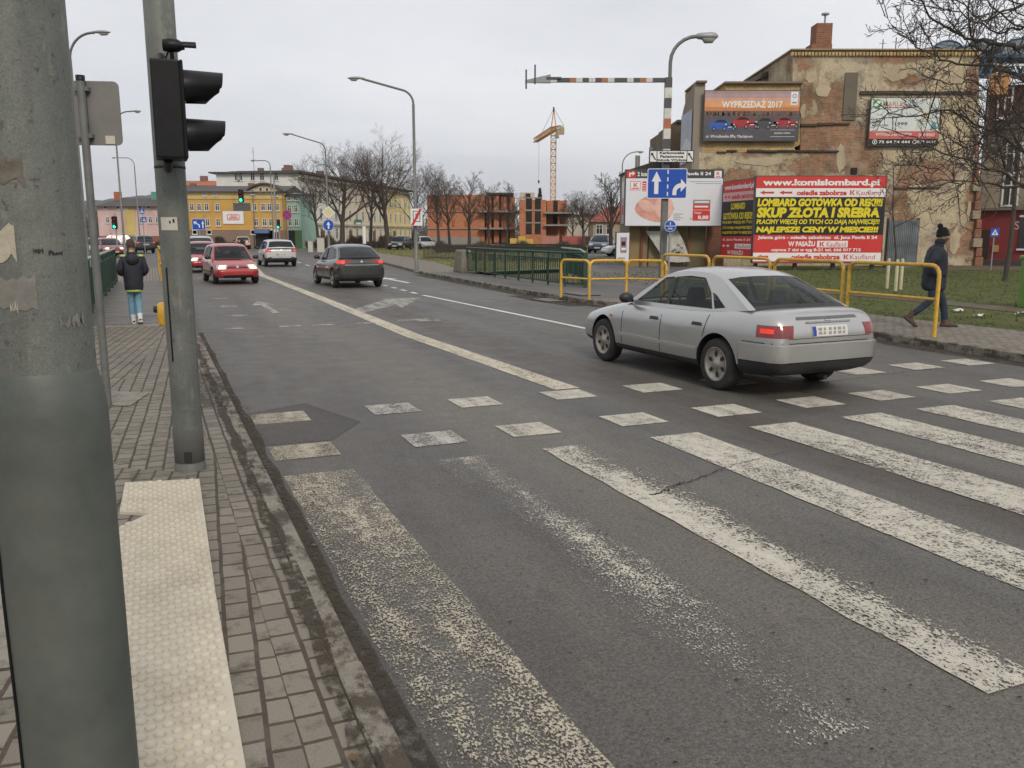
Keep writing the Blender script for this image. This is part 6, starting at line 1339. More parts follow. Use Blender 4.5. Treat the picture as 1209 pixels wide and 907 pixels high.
for x, y in ((658, 250), (658, 265)): b = MB(); b.box((X(x), 2.97, Z(y)+.95), (1.0, .1, 1.9), DFR); b.build('door_opening', t)
b = MB(); b.box(((X(614)+X(632))/2, 7, zt+.6), (X(632)-X(614), 5, 1.5), stucco('lift_tower', (.5, .46, .38))); b.box(((X(624)), 4.47, zt+.7), (.8, .1, 1.), DFR); b.build('lift_tower', t)
for x in (660, 668.5): b = MB(); b.box((X(x), 1, zt*.5), (.3, .3, zt), OBR); b.build('pier', t)
CRY = mat('crane_yellow', (.55, .29, .055), .6, dirt=.2)
Y = 146.; p = AT(652.5, 285, Y); t = thing('tower_crane', 'yellow tower crane with its jib pointing away to the left', 'crane', (p.x, Y, -.03))
z1 = AT(652, 152, Y).z; z2 = AT(653.5, 128, Y).z; hw = .42
def lattice(b, a, c, hw, step, m, r_=.06, tri=False):
    a, c = Vector(a), Vector(c); d = c-a; L = d.length; d.normalize(); s1 = d.cross(Vector((0, 0, 1))) if abs(d.z) < .9 else Vector((1, 0, 0)); s1.normalize(); s2 = d.cross(s1)
    cs = [s1*hw+s2*hw, -s1*hw+s2*hw, -s1*hw-s2*hw, s1*hw-s2*hw]
    for k in cs: b.tube([a+k, c+k], r_*1.3, m, 4)
    n_ = int(L/step)
    for i in range(n_):
        p0, p1 = a+d*(L*i/n_), a+d*(L*(i+1)/n_)
        for j in range(4): b.tube([p0+cs[j], p1+cs[(j+1) % 4]], r_, m, 3, False); b.tube([p0+cs[j], p0+cs[(j+1) % 4]], r_, m, 3, False)
b = MB(); lattice(b, (0, 0, 0), (0, 0, z1), hw, 1.1, CRY, .055); b.build('mast', t)
je = AT(632, 166, 163); je = (je.x-p.x, 163-Y, je.z+.03); jd = Vector((je[0], je[1], 0)).normalized()
b = MB(); lattice(b, (0, 0, z1), je, .36, 1.2, CRY, .05); b.build('jib', t)
b = MB(); lattice(b, (0, 0, z1), tuple(-jd*3.6+Vector((.6, 0, z1-.2))), .3, 1.1, CRY, .05); b.build('counter_jib', t)
b = MB(); b.box(tuple(-jd*3.2+Vector((.7, 0, z1-.7))), (.8, .8, 1.1), mat('ballast', (.4, .3, .2), .9)); b.build('ballast', t)
b = MB(); b.tube([(-.4, 0, z1), (0, 0, z2)], .09, CRY, 5); b.tube([(.4, 0, z1), (0, 0, z2)], .09, CRY, 5); b.tube([(0, 0, z2-.5), (0, 0, z2+.2)], .15, DARKM, 6); b.build('tower_head', t)
b = MB(); b.tube([(0, 0, z2), tuple(Vector(je)*.75+Vector((0, 0, z1*.25)))], .03, DARKM, 4); b.tube([(0, 0, z2), tuple(-jd*5+Vector((.6, 0, z1)))], .03, DARKM, 4); b.build('pendant_line', t)
b = MB(); b.box((.6, -.4, z1-1.0), (.6, .9, 1.1), mat('crane_cab', (.45, .40, .3), .5)); b.build('cab', t)
h_ = Vector(je)*.78+Vector((0, 0, z1*.22)); b = MB(); b.tube([tuple(h_), (h_.x, h_.y, AT(637, 214, 158).z)], .028, DARKM, 4); b.box((h_.x, h_.y, AT(637, 214, 158).z), (.3, .3, .5), DARKM); b.build('hook_line', t)
for x0, x1, Y, lab, c_ in ((664, 697, 130, 'red site fence panels right of the crane foot', (.40, .10, .08)), (640, 660, 131, 'pink site barrier boards below the unfinished brick house', (.45, .2, .16))):
    p = AT(x0, 285, Y); p2 = AT(x1, 285, Y); t = thing('site_fence', lab, 'fence', (p.x, Y, -.03)); b = MB(); n_ = 7; wd = (p2.x-p.x)/n_
    for i in range(n_): b.box((wd*(i+.5), .05*(i % 2), .8), (wd*.94, .05, 1.3), mat(lab[:8], c_, .8, var=.3))
    b.build('panels', t); b = MB()
    for i in range(n_+1): b.box((wd*i, .1, .8), (.08, .08, 1.7), SLAB)
    b.build('posts', t)
p = AT(616, 285, 133); t = thing('brick_pallets', 'yellow wrapped pallets at the foot of the unfinished brick house', 'pallets', (p.x, 133, -.03)); b = MB()
for i, (dx, h_) in enumerate(((-1.3, 1.0), (0, 1.3), (1.2, .9))): b.box((dx, 0, h_/2+.1), (1.1, 1.1, h_), mat('yellow_wrap', (.55, .36, .06), .7, var=.3))
b.build('wrapped_stack', t, bev=.04)
# -- red-roofed house and dim house by the side lane
Y = 125.; t, o = house('red_roofed_house', 'beige house with a steep red roof behind the trees, left of the white billboard', 'house', 700, Y)
X = lambda x: px2(x, 250, Y, o)[0]; Z = lambda y: px2(715, y, Y, o)[1]
b = MB(); b.box((X(745)/2, 4, Z(262)/2), (X(745), 8, Z(262)), stucco('beige_house', (.36, .30, .22))); b.build('wall', t); b = MB(); b.add([(-.5, -.5, Z(262)), (X(747), -.5, Z(262)), (X(747), 8.5, Z(262)), (-.5, 8.5, Z(262)), (X(722), 4, Z(243)), (X(740), 4, Z(243))], [(0, 1, 5, 4), (2, 3, 4, 5), (1, 2, 5), (3, 0, 4), (3, 2, 1, 0)], mat('red_roof', (.27, .075, .05), .85, var=.2)); b.build('roof', t)
for x in (708, 720): win(t, X(x), -.03, Z(277), 1., 1.4)
b = MB(); t2 = thing('pale_shed', 'pale low building at the end of the building site', 'shed', (AT(672, 285, 150).x, 150, 0)); b.box((1.9, 2, 2.4), (4.6, 4, 4.8), stucco('pale_shed', (.5, .47, .4))); b.build('wall', t2); b = MB(); b.box((1.9, 2, 4.95), (5, 4.6, .3), ROOF); b.build('roof', t2)
# -- the ruined gable wall
def gable_mat():
    m, nt, b, o = newmat('peeling_gable_plaster')
    tc = N(nt, 'ShaderNodeTexCoord'); s_ = N(nt, 'ShaderNodeSeparateXYZ'); _lk(nt, tc.outputs['Object'], s_.inputs[0])
    cb = N(nt, 'ShaderNodeCombineXYZ'); _lk(nt, mth(nt, 'ADD', s_.outputs['X'], s_.outputs['Y']), cb.inputs['X']); _lk(nt, s_.outputs['Z'], cb.inputs['Y']); v = cb.outputs[0]
    br = N(nt, 'ShaderNodeTexBrick'); _lk(nt, v, br.inputs['Vector'])
    for k, x in (('Scale', 1.), ('Brick Width', .27), ('Row Height', .085), ('Mortar Size', .013), ('Mortar Smooth', .3), ('Bias', 0.)): br.inputs[k].default_value = x
    br.inputs['Color1'].default_value = c4((.37, .15, .085)); br.inputs['Color2'].default_value = c4((.19, .095, .06)); br.inputs['Mortar'].default_value = c4((.31, .235, .155))
    n1 = noise(nt, v, .55, 9., .72); n2 = noise(nt, v, 2.2, 8., .7); n3 = noise(nt, v, 14., 5., .7)
    pl = ramp(nt, n2, [(.25, (.27, .225, .15)), (.42, (.46, .385, .255)), (.62, (.60, .505, .34)), (.8, (.46, .40, .29))])
    pl = mixc(nt, ramp(nt, noise(nt, v, .9, 5., .6), [(.5, 0.), (.66, .55)]), pl, (.66, .54, .36))
    pl = mixc(nt, 1., pl, ramp(nt, n3, [(.28, .58), (.72, 1.28)]), 'MULTIPLY')
    # patches where the render has fallen off: (x, z, half-width, half-height)
    tot = None
    for x, z, a, c in PATCHES:
        mp = N(nt, 'ShaderNodeMapping'); mp.inputs['Location'].default_value = (-x/a, -z/c, 0); mp.inputs['Scale'].default_value = (1/a, 1/c, 1); _lk(nt, v, mp.inputs['Vector'])
        ln_ = N(nt, 'ShaderNodeVectorMath', operation='LENGTH'); _lk(nt, mp.outputs[0], ln_.inputs[0])
        q_ = mth(nt, 'SUBTRACT', 1.15, ln_.outputs['Value']); tot = q_ if tot is None else mth(nt, 'MAXIMUM', tot, q_)
    k = mth(nt, 'ADD', mth(nt, 'MULTIPLY', mth(nt, 'MAXIMUM', tot, -.6), .55), mth(nt, 'MULTIPLY', mth(nt, 'ADD', n1, mth(nt, 'MULTIPLY', n2, .5)), 1.3))
    n4 = noise(nt, v, 5.5, 7., .75); k = mth(nt, 'ADD', k, mth(nt, 'MULTIPLY', mth(nt, 'SUBTRACT', n4, .5), .75)); k5 = mth(nt, 'MULTIPLY', k, .5)
    f = ramp(nt, k5, [(.565, 0.), (.615, 1.)]); coat_ = ramp(nt, k5, [(.48, 0.), (.53, .8)]); pl = mixc(nt, coat_, pl, (.36, .29, .20))
    bc = mixc(nt, ramp(nt, n4, [(.42, 0.), (.68, .75)]), br.outputs['Color'], (.34, .25, .16))
    bc = mixc(nt, 1., bc, ramp(nt, noise(nt, v, .75, 7., .65), [(.3, .5), (.5, .95), (.7, 1.25)]), 'MULTIPLY')
    c = mixc(nt, f, pl, bc)
    run = noise(nt, coords(nt, (2.2, 2.2, .22)), 1.1, 7., .7); c = mixc(nt, ramp(nt, run, [(.52, 0.), (.66, .65)]), c, (.17, .145, .115))
    c = mixc(nt, ramp(nt, noise(nt, v, .42, 6., .6), [(.50, 0.), (.62, .5)]), c, (.46, .41, .335))
    st_ = ramp(nt, noise(nt, v, 1.4, 8., .75), [(.53, 0.), (.68, .8)]); c = mixc(nt, st_, c, (.10, .085, .06))
    _lk(nt, c, b.inputs['Base Color']); b.inputs['Roughness'].default_value = .93; b.inputs['Specular IOR Level'].default_value = .15
    hh = mth(nt, 'ADD', mth(nt, 'MULTIPLY', f, -1.), mth(nt, 'MULTIPLY', n3, .35)); bump(nt, b, hh, .6, .04); return m
WY = 46.; O = AT(825, 290, WY); O = (O.x, WY, .1)
wx = lambda x: AT(x, 200, WY).x*1.0-O[0]
def P2(x, y): p = AT(x, y, WY); return (p.x-O[0], p.z-O[2])
PATCHES = [(*P2(x, y), w2, h2) for x, y, w2, h2 in ((945, 160, 3.2, 1.3), (905, 172, 2.4, .6), (1000, 165, 1.6, 1.6), (1010, 190, 1.6, 1.2), (985, 120, .9, 1.1), (1050, 68, 2.4, .3), (1085, 210, 1.6, 1.1), (1150, 240, .5, 3.2), (1060, 235, .8, 1.), (950, 75, .8, .5), (1130, 285, 1.6, 1.0), (870, 215, 1.5, .8), (1150, 90, .5, 1.5), (965, 195, 2.2, .7), (1030, 150, .8, 1.0), (1075, 95, 1.2, .35), (1120, 200, 1.0, .7), (1065, 262, .9, .8), (1100, 135, .7, .5), (950, 110, .6, .9))]
GAB = gable_mat(); YBR = bricks('yellow_bricks', (.60, .44, .21), (.48, .33, .15), (.30, .23, .14), .3, .14, dirt=.35); RBR = bricks('dark_red_bricks', (.17, .068, .05), (.12, .05, .04), (.14, .10, .08), dirt=.4)
CBR = bricks('chimney_bricks', (.30, .12, .07), (.22, .09, .055), (.25, .19, .14), .3, .1)
t = thing('ruined_building', 'tall windowless gable wall of peeling plaster and bare brick above the billboards', 'building', O)
def front(name, pts, depth, m, base=0.): b = MB(); b.prism([P2(*p) for p in pts], depth, m, 'XZ', base=base); return b.build(name, t, fixn=True)
front('gable_wall', [(945, 330), (1156, 330), (1156, 60), (936, 60), (936, 98), (945, 98)], 9., GAB)
lw = front('lower_wall', [(825, 330), (944.8, 330), (944.8, 180), (825, 180)], 9., GAB)
front('brick_wing', [(824.5, 179.6), (940, 179.6), (938, 174), (944.6, 171), (944.6, 99), (857, 99), (857, 108), (833, 108), (833, 98), (824.5, 98)], 3.4, YBR, base=.03)
cp = MB()
for (xa, ya), (xb, yb) in (((933, 60), (1158, 60)),):
    A, B_ = P2(xa, ya), P2(xb, yb)
    for k in range(56): x = A[0]+(B_[0]-A[0])*(k+.5)/56; cp.box((x, -.06, A[1]-.17), ((B_[0]-A[0])/56*.72, .14, .17), YBR)
    cp.box(((A[0]+B_[0])/2, 4.4, A[1]+.03), (B_[0]-A[0], 9.2, .07), mat('coping', (.34, .26, .17), .9, dirt=.5))
cp.build('cornice', t)
b = MB(); A, B_ = P2(855, 99), P2(947, 99); b.box(((A[0]+B_[0])/2, 1.4, A[1]+.04), (B_[0]-A[0], 3.2, .1), mat('coping', (.20, .15, .11), .9)); A, B_ = P2(822, 98), P2(834, 98); b.box(((A[0]+B_[0])/2, 1.4, A[1]+.04), (B_[0]-A[0], 3.2, .1), mat('coping', (.20, .15, .11), .9)); b.build('coping', t)
def led(x0, y0, x1, y1, d, h_, m, nm='ledge'):
    A, B_ = P2(x0, y0), P2(x1, y1); b = MB(); L = math.hypot(B_[0]-A[0], B_[1]-A[1]); n_ = max(2, int(L/.8)); q = random.Random(int(x0))
    for i in range(n_): k = (i+.5)/n_; b.box((A[0]+(B_[0]-A[0])*k, -d/2, A[1]+(B_[1]-A[1])*k+q.uniform(-.02, .02)), (L/n_*.98, d*q.uniform(.7, 1.1), h_*q.uniform(.7, 1.2)), m)
    return b.build(nm, t, fixn=True)
DK = mat('weathered_ledge', (.075, .06, .045), .95, dirt=.5)
led(1015, 109.5, 1153, 109.5, .14, .14, DK); led(945, 148, 1003, 146, .12, .1, DK); led(882, 178.5, 990, 178.5, .13, .09, DK); led(846, 180, 870, 178, .1, .1, DK)
led(1055, 222, 1110, 222, .08, .1, DK)
A, B_ = P2(994, 142), P2(1013, 86); b = MB(); b.box(((A[0]+B_[0])/2, -.035, (A[1]+B_[1])/2), (B_[0]-A[0], .06, B_[1]-A[1]), stucco('dark_flue_render', (.17, .145, .115), .7, .8)); b.build('flue_strip', t)  # raised strip in a darker grey-brown than the gable wall
b = MB(); 
for i in range(16):                                     # ragged corner of rubble at the right edge
    y = 325-i*11; A = P2(1146+(i % 3)*2, y); B_ = P2(1159-(i*.4), y-10.5); b.box(((A[0]+B_[0])/2, -.06, (A[1]+B_[1])/2), (B_[0]-A[0], .25+.1*(i % 2), B_[1]-A[1]), CBR if i % 3 else mat('rubble_stone', (.30, .25, .18), .95, var=.3, dirt=.4))
b.build('rubble_corner', t, bev=.03)
for x0, y0, x1, y1 in ((944, 122, 952, 142), (1040, 170, 1050, 186), (985, 168, 1000, 203), (1096, 225, 1110, 262), (1140, 235, 1147, 262), (900, 210, 960, 224), (870, 186, 930, 196), (1020, 205, 1034, 222), (1070, 215, 1092, 240), (1112, 150, 1126, 176), (960, 100, 982, 116), (1040, 78, 1075, 96), (1088, 66, 1120, 82), (948, 84, 966, 98), (1118, 268, 1136, 300)):
    q = random.Random(int(x0)); cxp, czp = P2((x0+x1)/2, (y0+y1)/2); A, B_ = P2(x0, y1), P2(x1, y0); rx, rzz = (B_[0]-A[0])/2, (B_[1]-A[1])/2
    b = MB(); b.prism([(cxp+rx*math.cos(a*.45)*q.uniform(.6, 1.15), czp+rzz*math.sin(a*.45)*q.uniform(.7, 1.15)) for a in range(14)], .05, stucco('surviving_plaster', (.47, .39, .27), .4, 1.5), 'XZ', base=-.03); b.build('plaster_patch', t, fixn=True)
b = MB(); A = P2(1008, 202); b.box((A[0], -.01, A[1]), (.32, .1, .32), DFR); b.build('vent_hole', t)
c0 = P2(978, 60); c1 = P2(978, 23); b = MB(); b.box((c0[0], 1.2, (c0[1]+c1[1])/2), (P2(988, 60)[0]-P2(969, 60)[0], .9, c1[1]-c0[1]), CBR); b.box((c0[0]-.1, 1.2, c0[1]+.25), (P2(988, 60)[0]-P2(966, 60)[0]+.1, 1.0, .5), CBR); ch = b.build('chimney', t)
b = MB(); b.tube([(c0[0]+.15, 1.2, c1[1]), (c0[0]+.15, 1.2, c1[1]+.55)], .05, GALVL, 8); b.tube([(c0[0]+.15, 1.2, c1[1]+.5), (c0[0]+.15, 1.2, c1[1]+.58)], .2, GALVL, 8); b.build('flue_pipe', ch)
b = MB(); A, B_, C_ = P2(880, 98), P2(936, 71), P2(936, 98); b.prism([A, C_, B_], 4., stucco('grey_side_gable', (.30, .30, .28), .5), 'XZ', base=4.5); b.build('side_gable', t, fixn=True)
b = MB(); b.prism([(A[0]-.5, A[1]-.05), (B_[0], B_[1]+.0), (B_[0], B_[1]+.22), (A[0]-.5, A[1]+.18)], 4.8, ROOF, 'XZ', base=4.2); b.build('side_roof', t, fixn=True)
for x, h_ in ((1061, 1.0), (1077, 1.1), (1102, 1.4), (1107, 2.2)): A = P2(x, 58); b = MB(); b.tube([(A[0], 2, A[1]), (A[0], 2, A[1]+h_*.9)], .025, DARKM, 5); b.tube([(A[0]-.2, 2, A[1]+h_*.7), (A[0]+.2, 2, A[1]+h_*.7)], .015, DARKM, 4); b.build('aerial', t)
# curved wing and banner on its flank
b = MB(); rows = []
zz = lambda y: AT(824, y, WY).z-O[2]
pts = [(0, zz(98)), (.5, zz(100)), (1.4, zz(104)), (2.2, zz(111)), (2.9, zz(121)), (3.3, zz(132)), (3.4, 0)]
b.prism([(0.02, 0)]+[(a+.02, z) for a, z in pts], .5, stucco('flank_stucco', (.30, .26, .21), .5), 'YZ', base=-.52); b.build('curved_flank', t, fixn=True)
b = Panel(); h_ = zz(128)-zz(190); b.rect(0, 0, 2.9, h_, mat('blue_grey_banner', (.42, .45, .52), .6, var=.25, vscale=.8), 1); b.shape([(0, 0), (2.9, 0), (2.9, h_*.35), (1.5, h_*.5), (0, h_*.3)], mat('banner_pale', (.62, .63, .66), .6, var=.2), 2); o_ = b.build('flank_banner', t, (-.56, 3.1, zz(190)), R(-90))
# old brown house left of it with low sheds
Y = 51.; p = AT(787, 290, Y); t = thing('brown_warehouse', 'dark brown windowless warehouse wall between the gantry mast and the ruined gable', 'building', (p.x, Y, .1)); f = lambda x, y: (AT(x, y, Y).x-p.x, AT(x, y, Y).z-.1)
b = MB(); b.prism([f(787, 320), f(826, 320), f(826, 144), f(800, 145), f(787, 152)], 6, stucco('brown_render', (.20, .155, .105), .6, .6), 'XZ'); b.build('wall', t, fixn=True)
b = MB(); A, B_ = f(799, 144.5), f(828, 143.5); b.box(((A[0]+B_[0])/2, 3, A[1]+.05), (B_[0]-A[0], 6.4, .14), ROOF); b.build('roof', t)
Y = 50.; p = AT(742, 290, Y); t = thing('old_shed', 'low shed with black sloping roof and tin flue behind the white billboard', 'shed', (p.x, Y, .1)); f = lambda x, y: (AT(x, y, Y).x-p.x, AT(x, y, Y).z-.1)
b = MB(); b.prism([f(742, 320), f(790, 320), f(790, 198), f(742, 203)], 4, stucco('shed_render', (.22, .18, .13), .5), 'XZ'); b.build('wall', t, fixn=True)
b = MB(); b.prism([f(741, 203), f(792, 199), f(792, 189), f(766, 193), f(741, 201)], 4.4, mat('tar_roof', (.04, .036, .034), .9), 'XZ', base=-.2); rf = b.build('roof', t, fixn=True)
b = MB(); A, B_ = f(755.5, 196), f(755.5, 182); b.tube([(A[0], 1, A[1]-.5), (A[0], 1, B_[1])], .14, mat('tin_flue', (.3, .28, .24), .5, .5, dirt=.4), 10); b.build('flue', rf)
b = MB(); A, B_ = f(771.5, 194), f(771.5, 172); b.tube([(A[0], 1, A[1]-.5), (A[0], 1, B_[1])], .12, mat('tin_flue', (.3, .28, .24), .5, .5, dirt=.4), 10); b.build('flue', rf)
# -- patched wall under the white billboard
Y = 44.6; p = AT(742, 290, Y); t = thing('patched_wall', 'brown wall of old render and brick under the white billboard', 'wall', (p.x, Y, .1)); f = lambda x, y: (AT(x, y, Y).x-p.x, AT(x, y, Y).z-.1)
for x0, x1, m_, d in ((742, 765, stucco('ochre_render', (.27, .19, .10), .6, 1.2), 0), (765.2, 812, stucco('olive_render', (.22, .18, .105), .6, 1.), .04), (812.2, 834, stucco('green_brown_render', (.19, .155, .085), .6, 1.), .0), (834.2, 856, bricks('wall_red_bricks', (.25, .095, .06), (.17, .07, .045), (.18, .13, .10)), -.05)):
    A, B_ = f(x0, 322), f(x1, 262); b = MB(); b.box(((A[0]+B_[0])/2, .2+d, B_[1]/2), (B_[0]-A[0], .4, B_[1]), m_); b.build('wall', t)
for x in (757, 812, 834): A = f(x, 300); b = MB(); b.box((A[0], -.07, 1.1), (.12, .08, 2.2), mat('rusty_post', (.16, .06, .04), .8)); b.build('post', t)
CANV = mat('grubby_canvas', (.50, .49, .45), .85, var=.3, vscale=2.5, dirt=.5, dirtcol=(.15, .14, .12))
p = AT(790, 290, 44.2); t = thing('torn_canvas', 'torn white canvas with black scribbles hung in two points on the patched wall', 'canvas', (p.x, 44.2, .1)); f = lambda x, y: (AT(x, y, 44.2).x-p.x, AT(x, y, 44.2).z-.1)
b = MB(); b.prism([f(762.5, 273), f(786, 273), f(790, 278), f(788, 308), f(782, 303), (f(775, 292))], .06, CANV, 'XZ'); b.build('left_flap', t, fixn=True)
b = MB(); b.prism([f(791, 276), f(799, 270), f(806, 283), f(811, 296), f(814.5, 309), f(800, 310), f(788.5, 309)], .07, CANV, 'XZ', base=-.03); fl = b.build('right_flap', t, fixn=True)
q = random.Random(6)
for k in range(9): x, y = q.uniform(792, 806), q.uniform(286, 304); b = MB(); b.tube([(f(x+dx, y+dy)[0], -.045, f(x+dx, y+dy)[1]) for dx, dy in ((0, 0), (1.5, -2.5), (2.5, .5), (4, -2))], .02, BLK, 4); b.build('scribble', fl)
# -- billboards
BST = mat('billboard_steel', (.07, .072, .075), .6, .3, dirt=.3)
def board(name, label, A, B_, draw, depth=.22, legs=None, cat='billboard', turn=None):
    """A lower left, B upper right as seen; faces -y unless turned"""
    t = thing(name, label, cat, A if turn is None else A, 0. if turn is None else turn); w_ = B_[0]; h_ = B_[1]
    b = MB(); b.box((w_/2, depth/2+.004, h_/2), (w_+.08, depth, h_+.08), BST); b.build('frame', t)
    b = Panel(); draw(b, w_, h_); b.build('poster', t)
    if legs:
        for x in legs: b = MB(); b.box((x*w_, depth+.1, (h_-A[2]+.05)/2), (.16, .16, h_+A[2]-.1), BST); b.build('leg', t)
    return t
INKW = flat('ink_white', (.76, .76, .75)); INKR = flat('ink_red', (.60, .04, .035)); INKY = flat('ink_yellow', (.72, .60, .02)); INKK = flat('ink_black', (.018, .018, .018)); INKG = flat('ink_dark_grey', (.055, .055, .05)); INKDG = flat('ink_grey', (.25, .25, .26))
def k_logo(b, x, z, s, m=INKR, lay=3): b.rect(x, z, x+s*.32, z+s, m, lay); b.shape([(x+s*.37, z+s*.5), (x+s*.68, z), (x+s*1.06, z), (x+s*.66, z+s*.5), (x+s*1.06, z+s), (x+s*.68, z+s)], m, lay); 
def larrow(b, x0, x1, z, h_, m, lay=2): b.shape([(x0, z), (x0+h_*1.1, z+h_/2), (x0+h_*1.1, z+h_*.2), (x1, z+h_*.25), (x1, z-h_*.25), (x0+h_*1.1, z-h_*.2), (x0+h_*1.1, z-h_/2)], m, lay)
def lombard(b, w_, h_):
    u = lambda k: h_*(1-k)                               # k measured from the top
    b.rect(0, 0, w_, h_, INKR, 1); b.rect(0, u(.235), w_, u(.135), INKW, 2); b.rect(0, u(.675), w_, u(.237), INKK, 2); b.rect(0, u(.985), w_, u(.885), INKW, 2)
    b.text('www.komislombard.pl', w_*.05, u(.125), w_*.95, u(.03), INKW, 3, .045)
    larrow(b, w_*.03, w_*.14, u(.185), h_*.05, INKR, 3); larrow(b, w_*.18, w_*.28, u(.185), h_*.05, INKR, 3)
    b.text('osiedle zabobrze', w_*.315, u(.217), w_*.70, u(.157), INKR, 3, .05); k_logo(b, w_*.725, u(.212), h_*.055); b.text('Kaufland', w_*.775, u(.212), w_*.965, u(.158), INKR, 3, .0)
    b.text('LOMBARD GOTÓWKA OD RĘKI!!!', w_*.015, u(.345), w_*.985, u(.252), INKY, 3, .06, .12)
    b.text('SKUP ZŁOTA I SREBRA', w_*.015, u(.475), w_*.965, u(.355), INKY, 3, .06, .12)
    b.text('PŁACIMY WIĘCEJ OD TYCH CO DAJĄ NAJWIĘCEJ!!!', w_*.015, u(.565), w_*.97, u(.493), INKY, 3, .035, .12)
    b.text('NAJLEPSZE CENY W MIESCIE!!!', w_*.015, u(.665), w_*.965, u(.578), INKY, 3, .06, .12)
    b.text('Jelenia góra - osiedle zabobrze:  al. Jana Pawła II 24', w_*.03, u(.735), w_*.96, u(.685), INKW, 3, .035)
    b.text('W PASAŻU', w_*.27, u(.81), w_*.48, u(.75), INKW, 3, .045); b.rect(w_*.495, u(.822), w_*.735, u(.745), INKW, 3); k_logo(b, w_*.515, u(.812), h_*.055, INKR, 4); b.text('Kaufland', w_*.57, u(.815), w_*.72, u(.757), INKR, 4, .0)
    b.text('czynne 7 dni w tyg 8-21 tel. 666 017 712', w_*.14, u(.878), w_*.84, u(.832), INKW, 3, .035)
    larrow(b, w_*.03, w_*.12, u(.932), h_*.05, INKR, 3); b.text('osiedle zabobrze', w_*.30, u(.965), w_*.68, u(.905), INKR, 3, .05); k_logo(b, w_*.71, u(.962), h_*.055); b.text('Kaufland', w_*.76, u(.962), w_*.955, u(.908), INKR, 3, .0)
A = AT(888.5, 310, 40); B_ = AT(1047, 208.5, 40)
board('pawnshop_billboard', 'big red, yellow and black billboard with lines of heavy yellow lettering, facing the road', A, (B_.x-A.x, B_.z-A.z), lombard, .25, (.04, .35, .65, .96))
def lomb_side(b, w_, h_):
    u = lambda k: h_*(1-k); b.rect(0, 0, w_, h_, INKR, 1); b.rect(0, u(.26), w_, u(.145), flat('ink_pink', (.66, .40, .40)), 2); b.rect(0, u(.72), w_, u(.26), INKK, 2)
    b.text('www.komislombard.pl', w_*.05, u(.125), w_*.95, u(.04), INKW, 3, .04); b.text('osiedle zabobrze', w_*.28, u(.235), w_*.95, u(.17), INKR, 3, .04); larrow(b, w_*.05, w_*.13, u(.2), h_*.05, INKR, 3); larrow(b, w_*.16, w_*.24, u(.2), h_*.05, INKR, 3)
    b.text('LOMBARD', w_*.28, u(.37), w_*.72, u(.285), INKY, 3, .04); b.text('GOTÓWKA OD RĘKI!!!', w_*.04, u(.50), w_*.97, u(.41), INKY, 3, .04)
    b.text('PŁACIMY WIĘCEJ OD TYCH', w_*.03, u(.565), w_*.97, u(.52), INKY, 3, .03); b.text('CO DAJĄ NAJWIĘCEJ!!!', w_*.03, u(.635), w_*.95, u(.59), INKY, 3, .03); b.text('NAJLEPSZE CENY W MIESCIE!!!', w_*.03, u(.70), w_*.95, u(.655), INKY, 3, .03)
    b.text('al. Jana Pawła II 24', w_*.05, u(.79), w_*.92, u(.75), INKW, 3, .03); larrow(b, w_*.04, w_*.14, u(.85), h_*.045, INKW, 3); larrow(b, w_*.18, w_*.28, u(.85), h_*.045, INKW, 3); b.rect(w_*.45, u(.885), w_*.95, u(.82), INKW, 3); b.text('Kaufland', w_*.52, u(.875), w_*.92, u(.83), INKR, 4, .0); b.text('W PASAŻU', w_*.22, u(.965), w_*.72, u(.91), INKW, 3, .03)
f1 = AT(888, 305, 40.35); f0 = AT(850.5, 308, 43.4); dv = Vector((f1.x-f0.x, 40.35-43.4, 0)); hgt = AT(888, 211, 40.35).z-f1.z
board('pawnshop_side_billboard', 'narrow side face of the pawnshop billboard turned towards the oncoming traffic', (f0.x, 43.4, f1.z), (dv.length, hgt), lomb_side, .1, None, 'billboard', math.atan2(dv.y, dv.x))
